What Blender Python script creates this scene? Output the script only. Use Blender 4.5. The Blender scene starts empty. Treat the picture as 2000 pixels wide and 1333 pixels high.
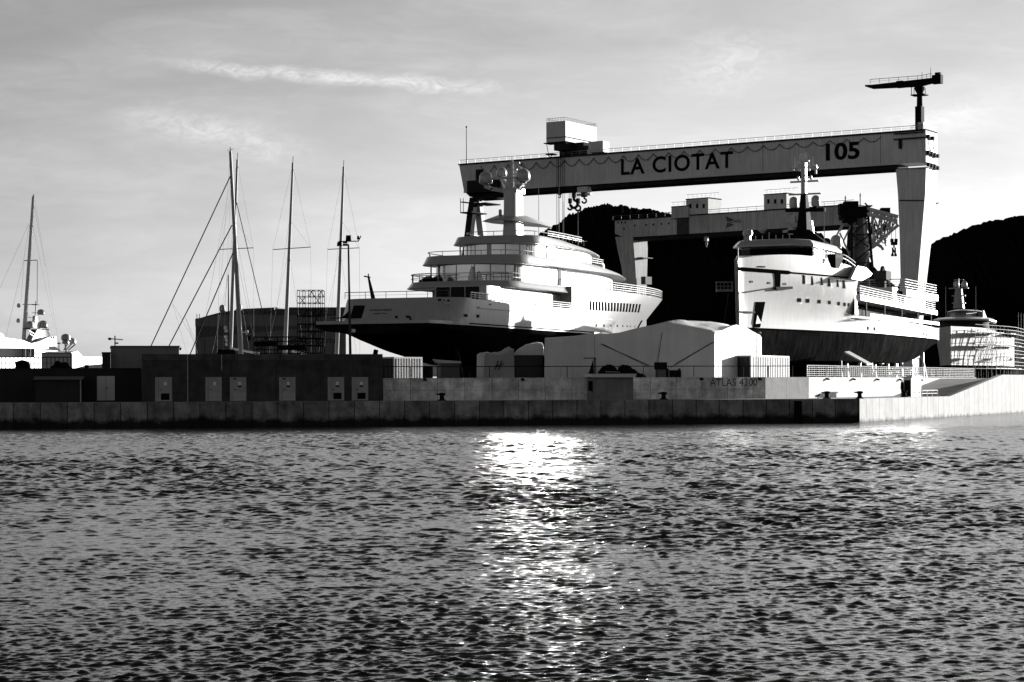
import bpy, bmesh, math, random
import numpy as np
from mathutils import Vector, Matrix
random.seed(7)
R = math.radians
sc = bpy.context.scene
COL = sc.collection
PI = math.pi

# ------------------------------------------------------------------ survey of the place
FOC, HC, ROLL = 3889.0, 3.2, -0.0034        # focal length in photo pixels, eye height, camera roll
def ray(px, py):
    a = (px - 1000.0) / FOC; b = (750.0 - py) / FOC
    return (math.cos(ROLL)*a - math.sin(ROLL)*b, 1.0, math.sin(ROLL)*a + math.cos(ROLL)*b)
def at(px, py, Y):
    d = ray(px, py); return (d[0]*Y, Y, HC + d[2]*Y)
class Frame:
    """a ground frame: x along phi, y to its left; world metres"""
    def __init__(s, ox, oy, deg):
        s.o = (ox, oy); s.phi = R(deg)
        s.ex = (math.cos(s.phi), math.sin(s.phi)); s.ey = (-math.sin(s.phi), math.cos(s.phi))
    def loc(s, P):
        dx, dy = P[0]-s.o[0], P[1]-s.o[1]
        return (dx*s.ex[0]+dy*s.ex[1], dx*s.ey[0]+dy*s.ey[1])
    def world(s, x, y, z=0):
        return (s.o[0]+x*s.ex[0]+y*s.ey[0], s.o[1]+x*s.ex[1]+y*s.ey[1], z)
    def side(s, px, py, yl):
        d = ray(px, py)
        t = (yl + s.o[0]*s.ey[0]+s.o[1]*s.ey[1]) / (d[0]*s.ey[0]+d[1]*s.ey[1])
        x, _ = s.loc((d[0]*t, t)); return (x, HC + d[2]*t)
    def end(s, px, py, xl):
        d = ray(px, py)
        t = (xl + s.o[0]*s.ex[0]+s.o[1]*s.ex[1]) / (d[0]*s.ex[0]+d[1]*s.ex[1])
        _, y = s.loc((d[0]*t, t)); return (y, HC + d[2]*t)
    def sx(s, px, yl): return s.side(px, 750, yl)[0]
    def sz(s, px, py, yl): return s.side(px, py, yl)[1]
    def ex_(s, px, xl): return s.end(px, 750, xl)[0]
    def ez(s, px, py, xl): return s.end(px, py, xl)[1]

# ------------------------------------------------------------------ mesh builder
class MB:
    def __init__(s): s.v = []; s.f = []; s.uv = {}
    def poly(s, pts, uv=None):
        n = len(s.v); s.v += [tuple(p) for p in pts]
        s.f.append(tuple(range(n, n+len(pts))))
        if uv: s.uv[len(s.f)-1] = uv
        return s
    def add(s, vs, fs):
        n = len(s.v); s.v += [tuple(p) for p in vs]; s.f += [tuple(i+n for i in f) for f in fs]; return s
    def box(s, x0, x1, y0, y1, z0, z1):
        v = [(x, y, z) for z in (z0, z1) for y in (y0, y1) for x in (x0, x1)]
        return s.add(v, [(0,2,3,1),(4,5,7,6),(0,1,5,4),(2,6,7,3),(0,4,6,2),(1,3,7,5)])
    def prism(s, pts, axis, a0, a1):
        n = len(pts)
        def m(p, a): return {'z': (p[0], p[1], a), 'y': (p[0], a, p[1]), 'x': (a, p[0], p[1])}[axis]
        v = [m(p, a0) for p in pts] + [m(p, a1) for p in pts]
        f = [tuple(range(n))[::-1], tuple(range(n, 2*n))] + [(i, (i+1) % n, n+(i+1) % n, n+i) for i in range(n)]
        return s.add(v, f)
    def loft(s, rings, cap=True, closed=True):
        n = len(rings[0]); v = [p for r in rings for p in r]; f = []
        for k in range(len(rings)-1):
            for i in range(n if closed else n-1):
                j = (i+1) % n
                f.append((k*n+i, k*n+j, (k+1)*n+j, (k+1)*n+i))
        if cap:
            f.append(tuple(range(n))[::-1]); f.append(tuple(range((len(rings)-1)*n, len(rings)*n)))
        return s.add(v, f)
    def tube(s, p, q, r, r2=None, n=6):
        p, q = Vector(p), Vector(q); d = q-p
        if d.length < 1e-6: return s
        d.normalize(); a = d.orthogonal().normalized(); b = d.cross(a)
        r2 = r if r2 is None else r2
        ring = lambda c, rr: [tuple(c + a*rr*math.cos(2*PI*i/n) + b*rr*math.sin(2*PI*i/n)) for i in range(n)]
        return s.loft([ring(p, r), ring(q, r2)])
    def path(s, pts, r, n=5):
        for p, q in zip(pts[:-1], pts[1:]): s.tube(p, q, r, None, n)
        return s
    def lathe(s, cx, cy, prof, n=16):
        return s.loft([[(cx+r*math.cos(2*PI*i/n), cy+r*math.sin(2*PI*i/n), z) for i in range(n)] for r, z in prof])
    def bar(s, p, q, w, h):                       # rectangular bar between two points
        p, q = Vector(p), Vector(q); d = (q-p).normalized()
        up = Vector((0,0,1)) if abs(d.z) < .95 else Vector((1,0,0))
        a = d.cross(up).normalized(); b = a.cross(d)
        ring = lambda c: [tuple(c+a*(i*w/2)+b*(j*h/2)) for i, j in ((-1,-1),(1,-1),(1,1),(-1,1))]
        return s.loft([ring(p), ring(q)])
    def build(s, name, mat, parent=None, label=None, smooth=35, loc=(0,0,0), rz=0, kind=None):
        me = bpy.data.meshes.new(name)
        me.from_pydata(s.v, [], s.f)
        if s.uv:
            ul = me.uv_layers.new(name='UVMap')
            for p in me.polygons:
                u = s.uv.get(p.index)
                if u:
                    for li, c in zip(p.loop_indices, u): ul.data[li].uv = c
        bm = bmesh.new(); bm.from_mesh(me)
        bmesh.ops.remove_doubles(bm, verts=bm.verts, dist=1e-5)
        bmesh.ops.recalc_face_normals(bm, faces=bm.faces)
        if smooth:
            lim = R(smooth)
            for f in bm.faces: f.smooth = True
            for e in bm.edges:
                e.smooth = len(e.link_faces) == 2 and e.calc_face_angle(0) < lim
        bm.to_mesh(me); bm.free()
        me.materials.append(mat)
        o = bpy.data.objects.new(name, me); COL.objects.link(o)
        o.location = loc; o.rotation_euler = (0, 0, rz)
        if parent: o.parent = parent
        if label: o['label'] = label
        if kind: o['kind'] = kind
        return o

def tag(o, label=None, cat=None, group=None, kind=None):
    if label: o['label'] = label
    if cat: o['category'] = cat
    if group: o['group'] = group
    if kind: o['kind'] = kind
    return o
def thing(name, label, cat, loc=(0,0,0), rz=0, group=None):
    o = bpy.data.objects.new(name, None); COL.objects.link(o)
    o.empty_display_size = .5
    o.location = loc; o.rotation_euler = (0, 0, rz)
    return tag(o, label, cat, group)
def dup(root, loc=None, rz=None, label=None):
    def cp(o, par):
        c = o.copy(); COL.objects.link(c)
        if par: c.parent = par
        for ch in [k for k in bpy.data.objects if k.parent == o and k != c]: cp(ch, c)
        return c
    c = cp(root, None)
    if loc is not None: c.location = loc
    if rz is not None: c.rotation_euler = (0, 0, rz)
    if label: c['label'] = label
    return c
def letters(body, size, mat, parent, name, loc, rot, depth=.02, bold=0.0, squeeze=1.0, align='CENTER', label=None, spacing=1.0):
    cu = bpy.data.curves.new(name, 'FONT'); cu.body = body; cu.size = size; cu.extrude = depth/2
    cu.align_x = align; cu.align_y = 'CENTER'; cu.offset = bold; cu.space_character = spacing; cu.resolution_u = 4
    t = bpy.data.objects.new(name, cu); COL.objects.link(t)
    bpy.context.view_layer.update()
    me = bpy.data.meshes.new_from_object(t.evaluated_get(bpy.context.evaluated_depsgraph_get()))
    bpy.data.objects.remove(t)
    if squeeze != 1.0:
        for v in me.vertices: v.co.x *= squeeze
    me.materials.clear(); me.materials.append(mat)
    o = bpy.data.objects.new(name, me); COL.objects.link(o)
    o.parent = parent; o.location = loc; o.rotation_euler = rot
    if label: o['label'] = label
    return o

# ------------------------------------------------------------------ materials
def nodes(name):
    m = bpy.data.materials.new(name); m.use_nodes = True
    nt = m.node_tree; b = nt.nodes['Principled BSDF']
    return m, nt, b
def N(nt, t, **kw):
    n = nt.nodes.new(t)
    for k, v in kw.items():
        if k.startswith('i_'):
            key = k[2:]; n.inputs[int(key) if key.isdigit() else key].default_value = v
        else: setattr(n, k, v)
    return n
def math_(nt, op, a, b=None, c=None):
    n = nt.nodes.new('ShaderNodeMath'); n.operation = op
    for i, v in enumerate((a, b, c)):
        if v is None: continue
        if isinstance(v, (int, float)): n.inputs[i].default_value = v
        else: nt.links.new(v, n.inputs[i])
    return n.outputs[0]
def mapped(nt, src, scale):
    mp = N(nt, 'ShaderNodeMapping'); mp.inputs['Scale'].default_value = scale
    nt.links.new(src, mp.inputs[0]); return mp.outputs[0]
def noise(nt, vec, scale, detail=4, rough=.55, dist=0):
    n = N(nt, 'ShaderNodeTexNoise', i_Scale=scale, i_Detail=detail, i_Roughness=rough, i_Distortion=dist)
    nt.links.new(vec, n.inputs['Vector']); return n.outputs[0]
def remap(nt, x, a, b, c, d, clamp=True):
    n = N(nt, 'ShaderNodeMapRange', clamp=clamp)
    nt.links.new(x, n.inputs[0])
    for i, v in enumerate((a, b, c, d)): n.inputs[i+1].default_value = v
    return n.outputs[0]
def mat(name, v, rough=.6, var=.2, scale=.8, bump=0, spec=.5, metal=0, streak=0, coat=0, bscale=None):
    """grey paint / metal / concrete with blotches, optional rain streaks and bump"""
    m, nt, b = nodes(name)
    tc = N(nt, 'ShaderNodeTexCoord').outputs['Object']
    n1 = noise(nt, tc, scale, 6, .6)
    f = remap(nt, n1, .3, .7, 1-var, 1+var)
    if streak:
        n2 = noise(nt, mapped(nt, tc, (2.2, 2.2, .12)), 1.0, 4, .6)
        f = math_(nt, 'MULTIPLY', f, remap(nt, n2, .35, .65, 1-streak, 1.0))
    g = math_(nt, 'MULTIPLY', f, v)
    nt.links.new(g, b.inputs['Base Color'])
    b.inputs['Roughness'].default_value = rough
    b.inputs['Specular IOR Level'].default_value = spec
    b.inputs['Metallic'].default_value = metal
    if coat:
        b.inputs['Coat Weight'].default_value = coat; b.inputs['Coat Roughness'].default_value = .26; b.inputs['Coat IOR'].default_value = 2.0
    if bump:
        nb = noise(nt, tc, bscale or scale*6, 4, .6)
        bp = N(nt, 'ShaderNodeBump', i_Distance=bump); bp.inputs['Strength'].default_value = .6
        nt.links.new(nb, bp.inputs['Height']); nt.links.new(bp.outputs[0], b.inputs['Normal'])
    return m
def concrete(name, v, period, joint=.022, zlow=None, var=.25, blk=.3, rows=None):
    """cast concrete laid in panels: joints, panel-to-panel tone, stains, tide mark below zlow. UV = (metres along, height)"""
    m, nt, b = nodes(name)
    uv = N(nt, 'ShaderNodeUVMap').outputs[0]
    sp = N(nt, 'ShaderNodeSeparateXYZ'); nt.links.new(uv, sp.inputs[0])
    u, w = sp.outputs[0], sp.outputs[1]
    up = math_(nt, 'DIVIDE', u, period)
    fr = math_(nt, 'FRACT', up)
    edge = math_(nt, 'ABSOLUTE', math_(nt, 'SUBTRACT', fr, .5))
    jm = math_(nt, 'GREATER_THAN', edge, .5-joint)
    wn = N(nt, 'ShaderNodeTexWhiteNoise', noise_dimensions='1D')
    nt.links.new(math_(nt, 'FLOOR', up), wn.inputs['W'])
    pan = remap(nt, wn.outputs[0], 0, 1, 1-blk, 1+blk)
    n1 = noise(nt, uv, .9, 7, .65)
    n2 = noise(nt, mapped(nt, uv, (1.6, .25, 1)), 1.0, 5, .65)
    n3 = noise(nt, uv, 7, 4, .6)
    f = math_(nt, 'MULTIPLY', remap(nt, n1, .3, .7, 1-var*1.5, 1+var), remap(nt, n2, .3, .65, 1-var, 1+var*.5))
    f = math_(nt, 'MULTIPLY', f, remap(nt, n3, .3, .7, .88, 1.1))
    f = math_(nt, 'MULTIPLY', f, pan)
    f = math_(nt, 'MULTIPLY', f, math_(nt, 'SUBTRACT', 1.0, math_(nt, 'MULTIPLY', jm, .85)))
    if rows:
        fr2 = math_(nt, 'FRACT', math_(nt, 'DIVIDE', w, rows))
        jr = math_(nt, 'GREATER_THAN', math_(nt, 'ABSOLUTE', math_(nt, 'SUBTRACT', fr2, .5)), .47)
        f = math_(nt, 'MULTIPLY', f, math_(nt, 'SUBTRACT', 1.0, math_(nt, 'MULTIPLY', jr, .25)))
    if zlow is not None:
        zz = math_(nt, 'ADD', w, remap(nt, n1, .3, .7, -.22, .22))
        f = math_(nt, 'MULTIPLY', f, remap(nt, zz, zlow-.12, zlow+.25, .07, 1.0))
    g = math_(nt, 'MULTIPLY', f, v)
    nt.links.new(g, b.inputs['Base Color'])
    b.inputs['Roughness'].default_value = .85
    b.inputs['Specular IOR Level'].default_value = .25
    bp = N(nt, 'ShaderNodeBump', i_Distance=.02); bp.inputs['Strength'].default_value = .5
    nt.links.new(noise(nt, uv, 12, 5, .6), bp.inputs['Height']); nt.links.new(bp.outputs[0], b.inputs['Normal'])
    return m

W_PAINT = mat('white_gloss_paint', .34, .32, .04, .25, spec=.35, coat=.4)
W_MATT = mat('white_matt_paint', .66, .45, .05, .4, streak=.06)
W_HULL = mat('white_hull_paint', .38, .34, .06, .3, spec=.35, streak=.12, coat=.1)
W_DIRTY = mat('weathered_white_paint', .27, .6, .2, .35, streak=.35)
GREY = mat('grey_paint', .22, .5, .15, .5)
DARK = mat('dark_paint', .045, .75, .3, .6, spec=.04)
BLACK = mat('black_steel', .010, .75, .3, .6, spec=.03)
ANTIFOUL = mat('antifouling_paint', .010, .85, .5, .5, streak=.3, spec=0)
ANTIFOUL_GREY = mat('worn_grey_antifouling', .028, .85, .4, .35, streak=.6, bump=.01, spec=0)
GLASS = mat('dark_window_glass', .004, .08, .1, .3, spec=.08)
STEEL = mat('galvanised_steel', .4, .45, .15, 1.5)
STEEL_DK = mat('dark_galvanised_steel', .07, .7, .2, 1.5)
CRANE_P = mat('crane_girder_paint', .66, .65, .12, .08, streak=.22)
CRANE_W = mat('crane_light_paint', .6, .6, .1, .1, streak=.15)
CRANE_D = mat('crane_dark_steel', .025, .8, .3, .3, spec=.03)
TARP = mat('white_tarpaulin', .78, .6, .10, .25, bump=.16, bscale=.8, streak=.1)
TARP_G = mat('grey_tarpaulin', .35, .7, .25, .5, bump=.1, bscale=1.2)
CANVAS = mat('mast_alloy', .28, .35, .06, .5)
RUBBER = mat('black_rubber', .01, .9, .3, 2, spec=0)
INK = mat('black_lettering_paint', .008, .85, .2, 1, spec=0)
PAPER = mat('white_notice_paper', .85, .7, .1, 6)
DOOR_P = mat('grey_door_paint', .36, .55, .12, 1.2, streak=.12)
ROOF_L = mat('pale_roof_sheet', .5, .6, .15, .8)
BUILD_W = mat('pale_render', .4, .8, .12, .4, streak=.12)
HANGAR_M = mat('hangar_cladding', .13, .7, .2, .12, streak=.25)
HANGAR_D = mat('hangar_dark_cladding', .05, .7, .2, .2, streak=.2)
SUN_E, SKY_STR, EXPO = 5.0, .10, 1.0
AIR, DUST, SKYMUL, CLOUD = 1.0, 1.0, .90, 1.7
SKY_DIM, SKYPOW, SKYK, SKY_LIFT = .48, .85, .95, 2.6
WAVE_A, WAVE_B, WAVE_C = .0086, .012, .004
WSC_B, WSC_C, LAM0, LAMR = (7, 7, 1), (16.0, 16.0, 1), .085, 12.0
WN, WSPREAD, CHOP = 130, .52, .85
DENOISE = True
# ------------------------------------------------------------------ camera, sun, sky
cam_d = bpy.data.cameras.new('camera'); cam = bpy.data.objects.new('camera', cam_d); COL.objects.link(cam)
cam_d.sensor_width = 36.0; cam_d.lens = FOC/2000*36; cam_d.shift_y = 83.5/2000
cam_d.clip_start = .5; cam_d.clip_end = 30000
c_, s_ = math.cos(ROLL), math.sin(ROLL)
cam.matrix_world = Matrix(((c_, -s_, 0, 0), (0, 0, -1, 0), (s_, c_, 0, HC), (0, 0, 0, 1)))
sc.camera = cam
SUN_AZ, SUN_EL = R(43), R(6.8)             # azimuth from +X towards +Y
S = Vector((math.cos(SUN_AZ)*math.cos(SUN_EL), math.sin(SUN_AZ)*math.cos(SUN_EL), math.sin(SUN_EL)))
sl = bpy.data.lights.new('sun', 'SUN'); sl.energy = SUN_E; sl.angle = R(.5); sl.color = (1, .985, .96)
so = bpy.data.objects.new('sun', sl); COL.objects.link(so)
so.rotation_euler = (-S).to_track_quat('-Z', 'Y').to_euler()
w = bpy.data.worlds.new('World'); sc.world = w; w.use_nodes = True
nt = w.node_tree; bg = nt.nodes['Background']
sky = nt.nodes.new('ShaderNodeTexSky'); sky.sky_type = 'NISHITA'; sky.sun_disc = False
sky.sun_elevation = SUN_EL; sky.sun_rotation = PI/2 - SUN_AZ
sky.air_density = AIR; sky.dust_density = DUST; sky.ozone_density = 1.0; sky.altitude = 0
sep = nt.nodes.new('ShaderNodeSeparateColor'); nt.links.new(sky.outputs[0], sep.inputs[0])
skyv = math_(nt, 'ADD', math_(nt, 'MULTIPLY', sep.outputs[0], .75), math_(nt, 'MULTIPLY', sep.outputs[1], .25))
skyv = math_(nt, 'MULTIPLY', math_(nt, 'POWER', skyv, SKYPOW), SKYK)
# clouds: thin high cirrus in azimuth / elevation (degrees)
gen = N(nt, 'ShaderNodeTexCoord').outputs['Generated']
sx = N(nt, 'ShaderNodeSeparateXYZ'); nt.links.new(gen, sx.inputs[0])
az = math_(nt, 'MULTIPLY', math_(nt, 'ARCTAN2', sx.outputs[0], sx.outputs[1]), 180/PI)
el = math_(nt, 'MULTIPLY', math_(nt, 'ARCSINE', sx.outputs[2]), 180/PI)
def comb(x, y):
    c = N(nt, 'ShaderNodeCombineXYZ'); nt.links.new(x, c.inputs[0]); nt.links.new(y, c.inputs[1]); return c.outputs[0]
ae = comb(az, el)
soft = noise(nt, mapped(nt, ae, (.085, .42, 1)), 1.0, 7, .58, .6)
fine = noise(nt, mapped(nt, ae, (.55, 1.9, 1)), 1.0, 6, .6, .8)
veil = math_(nt, 'MULTIPLY', remap(nt, soft, .36, .66, 0, 1), remap(nt, fine, .25, .75, .35, 1))
def streak(az0, el0, az1, el1, wid, edge):
    # distance from a line, faded at both ends, broken by fine noise
    L = math.hypot(az1-az0, el1-el0); tx, ty = (az1-az0)/L, (el1-el0)/L
    da, de = math_(nt, 'SUBTRACT', az, az0), math_(nt, 'SUBTRACT', el, el0)
    t = math_(nt, 'ADD', math_(nt, 'MULTIPLY', da, tx), math_(nt, 'MULTIPLY', de, ty))
    d = math_(nt, 'ADD', math_(nt, 'MULTIPLY', da, -ty), math_(nt, 'MULTIPLY', de, tx))
    wob = noise(nt, mapped(nt, ae, (.28, .5, 1)), 1.0, 4, .6)
    d = math_(nt, 'ADD', d, remap(nt, wob, .3, .7, -wid*.7, wid*.7))
    m1 = remap(nt, math_(nt, 'ABSOLUTE', d), wid*.15, wid, 1, 0)
    m2 = math_(nt, 'MULTIPLY', remap(nt, t, 0, edge, 0, 1), remap(nt, t, L-edge, L, 1, 0))
    rib = noise(nt, mapped(nt, ae, (1.5, 3.2, 1)), 1.0, 6, .7, 1.6)
    return math_(nt, 'MULTIPLY', math_(nt, 'MULTIPLY', m1, m2), remap(nt, rib, .32, .64, .12, 1))
def azel(px, py):
    d = ray(px, py); return math.degrees(math.atan2(d[0], d[1])), math.degrees(math.atan2(d[2], math.hypot(d[0], d[1])))
st1 = streak(*azel(310, 125), *azel(1010, 178), .24, 2.0)
st2 = streak(*azel(190, 218), *azel(640, 300), .62, 2.2)
st3 = streak(*azel(1250, 150), *azel(1600, 90), .9, 2.5)
st4 = streak(*azel(1640, 290), *azel(2010, 170), .7, 2.4)
st = math_(nt, 'ADD', math_(nt, 'ADD', math_(nt, 'MULTIPLY', st1, .95), math_(nt, 'MULTIPLY', st2, .55)), math_(nt, 'MULTIPLY', math_(nt, 'ADD', st3, st4), .5))
hi = remap(nt, el, 12, 40, 1, .25)
cl = math_(nt, 'ADD', math_(nt, 'MULTIPLY', math_(nt, 'MULTIPLY', veil, .52), hi), st)
# thin veil: denser in the middle of the view, thinning to the upper left and far right
v1 = math_(nt, 'MULTIPLY', remap(nt, az, -15, 3, 0, 1), remap(nt, az, 7, 14, 1, .05))
v1 = math_(nt, 'MULTIPLY', v1, remap(nt, el, 3, 12, .30, .11))
skyv = math_(nt, 'MULTIPLY', skyv, math_(nt, 'ADD', remap(nt, el, 2, 10, 1.07, .90), v1))
# added bright band in the unseen sky above the frame, lifting the water's highlights
sheet = math_(nt, 'MULTIPLY', remap(nt, el, 11, 14, 0, 1), remap(nt, el, 15, 27, 1, 0))
skyv = math_(nt, 'MULTIPLY', skyv, math_(nt, 'ADD', 1.0, math_(nt, 'MULTIPLY', sheet, SKY_LIFT)))
# unseen sky overhead, to the sides and behind the camera, dimmed to deepen shade
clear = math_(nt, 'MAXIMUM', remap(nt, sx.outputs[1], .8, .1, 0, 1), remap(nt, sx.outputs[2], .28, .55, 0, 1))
skyv = math_(nt, 'MULTIPLY', skyv, math_(nt, 'SUBTRACT', 1.0, math_(nt, 'MULTIPLY', clear, SKY_DIM)))
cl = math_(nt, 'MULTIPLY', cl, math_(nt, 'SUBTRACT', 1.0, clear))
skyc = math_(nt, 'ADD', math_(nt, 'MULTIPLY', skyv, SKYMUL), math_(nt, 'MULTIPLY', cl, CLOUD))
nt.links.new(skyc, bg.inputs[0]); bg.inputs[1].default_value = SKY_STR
sc.view_settings.view_transform = 'Standard'; sc.view_settings.look = 'None'
sc.view_settings.gamma = 1; sc.view_settings.exposure = EXPO
sc.cycles.max_bounces = 6; sc.cycles.glossy_bounces = 4; sc.cycles.diffuse_bounces = 2
sc.cycles.sample_clamp_indirect = 150; sc.cycles.blur_glossy = .3
sc.cycles.caustics_reflective = False
sc.cycles.use_denoising = DENOISE

# ------------------------------------------------------------------ water
m, nt, b = nodes('harbour_water')
b.inputs['Base Color'].default_value = (.004, .004, .004, 1)
b.inputs['Roughness'].default_value = .12; b.inputs['IOR'].default_value = 1.40
b.inputs['Specular IOR Level'].default_value = .5
tc = N(nt, 'ShaderNodeTexCoord').outputs['Object']
rot = N(nt, 'ShaderNodeMapping'); rot.inputs['Rotation'].default_value = (0, 0, R(-14)); nt.links.new(tc, rot.inputs[0])
r0 = rot.outputs[0]
nB = noise(nt, mapped(nt, r0, WSC_B), 1.0, 4, .58, .8)
nC = noise(nt, mapped(nt, r0, WSC_C), 1.0, 3, .55, .5)
def ridge(x): return math_(nt, 'SUBTRACT', 1.0, math_(nt, 'ABSOLUTE', math_(nt, 'MULTIPLY_ADD', x, 2.0, -1.0)))
h = math_(nt, 'ADD', math_(nt, 'MULTIPLY', nB, WAVE_B), math_(nt, 'MULTIPLY', nC, WAVE_C))
at_ = N(nt, 'ShaderNodeAttribute', attribute_name='open_water')
nD = noise(nt, mapped(nt, r0, (2.2, 1.6, 1)), 1.0, 5, .62, .6)
h = math_(nt, 'ADD', h, math_(nt, 'MULTIPLY', math_(nt, 'MULTIPLY', nD, at_.outputs['Fac']), .22))
bp = N(nt, 'ShaderNodeBump', i_Distance=1.0); bp.inputs['Strength'].default_value = 1.0
nt.links.new(h, bp.inputs['Height']); nt.links.new(bp.outputs[0], b.inputs['Normal'])
WATER = m
def wave_field(X, Y, spacing, seed=3):
    """short-crested wind chop: many trochoidal wavelets spread round one wind heading"""
    rg = np.random.RandomState(seed); Z = np.zeros_like(X); DX = np.zeros_like(X); DY = np.zeros_like(X)
    for k in range(WN):
        lam = LAM0*(LAMR ** rg.rand()); th = R(99) + rg.randn()*WSPREAD
        amp = WAVE_A*lam; k_ = 2*PI/lam; cx, cy = math.cos(th), math.sin(th)
        ph = ((k_*cx)*X + (k_*cy)*Y + rg.rand()*2*PI).astype('f4')
        g = (amp*np.clip((lam/spacing-2.2)/2.0, 0, 1)*(np.clip((Y-18)/75, .09, .8) if lam > .5 else (np.clip((Y-10)/40, .3, .95) if lam > .28 else 1))).astype('f4')
        s_, c_ = np.sin(ph), np.cos(ph)
        Z += g*s_; DX += CHOP*g*cx*c_; DY += CHOP*g*cy*c_
    # gusts: patches of rougher and smoother water
    gust = 1 + .28*np.sin(.21*X+.05*Y+1)*np.sin(.09*Y-.04*X+.5) + .18*np.sin(.5*X-.16*Y)*np.sin(.31*Y+.2*X)
    return Z*gust, DX*gust, DY*gust
def water_mesh():
    nx, ny = 900, 1300
    y0, y1 = 16.5, 150.0
    t = np.linspace(0, 1, ny); ys = y0*np.exp(t*math.log(y1/y0))
    # evenly fine across the basin in front, growing coarser to both sides
    side = 22.0*np.linspace(0, 1, 171)[1:]**1.25
    half = ys*.27+3.0
    mid = half[:, None]*np.linspace(-1, 1, nx)[None, :]
    X = np.concatenate([-half[:, None]-side[None, ::-1], mid, half[:, None]+side[None, :]], 1); nx = X.shape[1]
    Y = np.repeat(ys[:, None], nx, 1)
    spacing = np.maximum((ys*math.log(y1/y0)/ny*.8)[:, None], np.gradient(X, axis=1))
    u = np.concatenate([np.linspace(-1, -.9, 171)[:-1], np.linspace(-.9, .9, nx-340), np.linspace(.9, 1, 171)[1:]])
    Z, DX, DY = wave_field(X, Y, spacing)
    fade = np.clip((1-np.abs(u))/.03, 0, 1)[None, :]*np.clip((1-t)/.08, 0, 1)[:, None]*np.clip(t/.02, 0, 1)[:, None]
    v = np.stack([X+DX*fade, Y+DY*fade, Z*fade], -1).reshape(-1, 3)
    idx = np.arange(nx*ny).reshape(ny, nx)
    q = np.stack([idx[:-1, :-1], idx[:-1, 1:], idx[1:, 1:], idx[1:, :-1]], -1).reshape(-1, 4)
    # surrounding flat sea, joined to the rim of the chop
    rim = np.concatenate([idx[0, :], idx[1:, -1], idx[-1, -2::-1], idx[-2:0:-1, 0]])
    n0 = len(v); ctr = np.array([0, 60.0, 0]); out = []
    for i in rim:
        d = v[i]-ctr; d[2] = 0; d = d/np.linalg.norm(d); out.append(ctr+d*2500)
    v = np.vstack([v, np.array(out)]); nr = len(rim)
    k = np.arange(nr); rq = np.stack([rim, n0+k, n0+(k+1) % nr, np.roll(rim, -1)], -1)
    allq = np.vstack([q, rq])
    me = bpy.data.meshes.new('water')
    me.vertices.add(len(v)); me.vertices.foreach_set('co', v.astype('f4').ravel())
    me.loops.add(len(allq)*4); me.loops.foreach_set('vertex_index', allq.astype('i4').ravel())
    me.polygons.add(len(allq)); me.polygons.foreach_set('loop_start', np.arange(0, len(allq)*4, 4, dtype='i4'))
    me.polygons.foreach_set('use_smooth', np.ones(len(allq), bool))
    me.update(calc_edges=True); me.validate()
    ca = me.attributes.new('open_water', 'FLOAT', 'POINT'); f = np.ones(len(v), 'f4'); f[:nx*ny] = (1-fade).ravel(); ca.data.foreach_set('value', f)
    me.materials.append(WATER)
    o = bpy.data.objects.new('water', me); COL.objects.link(o); o['kind'] = 'structure'
    return o
water_mesh()

# ------------------------------------------------------------------ quay, yard, walls
QF = Frame(0, 155.03, 12.0)                 # the quay front: x along its edge, y inland
CORNER = (28.1, 161.0)
ZQ, ZY, ZW = 1.9, 3.42, 3.68                # quay deck, yard ground, wall top
RD = (math.sin(R(28)), math.cos(R(28)))     # direction of the lit right-hand quay edge
def rq(t, off=0): return (CORNER[0]+RD[0]*t - RD[1]*off, CORNER[1]+RD[1]*t + RD[0]*off)   # off = inland
qcx = QF.loc(CORNER)[0]
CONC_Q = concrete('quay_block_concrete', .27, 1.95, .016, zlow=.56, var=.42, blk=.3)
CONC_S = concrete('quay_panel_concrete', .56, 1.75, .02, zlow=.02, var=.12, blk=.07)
CONC_W = concrete('wall_panel_concrete', .8, 2.2, .008, var=.36, blk=.14, rows=.9)
CONC_R = concrete('sunlit_wall_concrete', .8, 3.1, .004, var=.10, blk=.04)
PAVE = mat('paving', .3, .9, .2, .4, bump=.01)
YARD = mat('yard_asphalt', .06, .9, .3, .3, bump=.01)
def wall_strip(name, pts, z0, z1, m, thick=None, kind=None, u0=0.0):
    """vertical faces over a plan polyline with metric UVs, plus a flat top reaching `thick` inland"""
    mb = MB(); u = u0
    zf = z1 if callable(z1) else (lambda p: z1)
    for p, q in zip(pts[:-1], pts[1:]):
        L = math.dist(p, q); a, b_ = zf(p), zf(q)
        mb.poly([(p[0], p[1], z0), (q[0], q[1], z0), (q[0], q[1], b_), (p[0], p[1], a)], [(u, z0), (u+L, z0), (u+L, b_), (u, a)])
        u += L
    return mb
pA = QF.world(-260, 0); c0 = CORNER
# quay body: front face blocks, right face panels, deck
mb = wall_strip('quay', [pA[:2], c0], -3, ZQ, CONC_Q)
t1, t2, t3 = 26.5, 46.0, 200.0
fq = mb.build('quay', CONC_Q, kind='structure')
zr = lambda p: ZQ if math.dist(p, CORNER) < t1+.1 else 3.95
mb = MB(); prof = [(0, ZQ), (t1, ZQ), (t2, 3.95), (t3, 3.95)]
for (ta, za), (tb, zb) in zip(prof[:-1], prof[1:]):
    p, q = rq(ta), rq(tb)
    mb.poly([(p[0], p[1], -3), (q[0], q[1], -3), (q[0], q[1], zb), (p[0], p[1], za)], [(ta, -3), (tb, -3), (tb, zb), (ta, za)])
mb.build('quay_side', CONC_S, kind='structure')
# deck
inner = QF.world(-260, 30); back = rq(200, 0); back2 = rq(200, 20)
MB().poly([(pA[0], pA[1], ZQ), (c0[0], c0[1], ZQ), (*rq(t1), ZQ), (*rq(t1, 14), ZQ), (*QF.world(qcx-2, 14)[:2], ZQ), (inner[0], inner[1], ZQ)]).build('quay_deck', PAVE, kind='structure')
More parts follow.
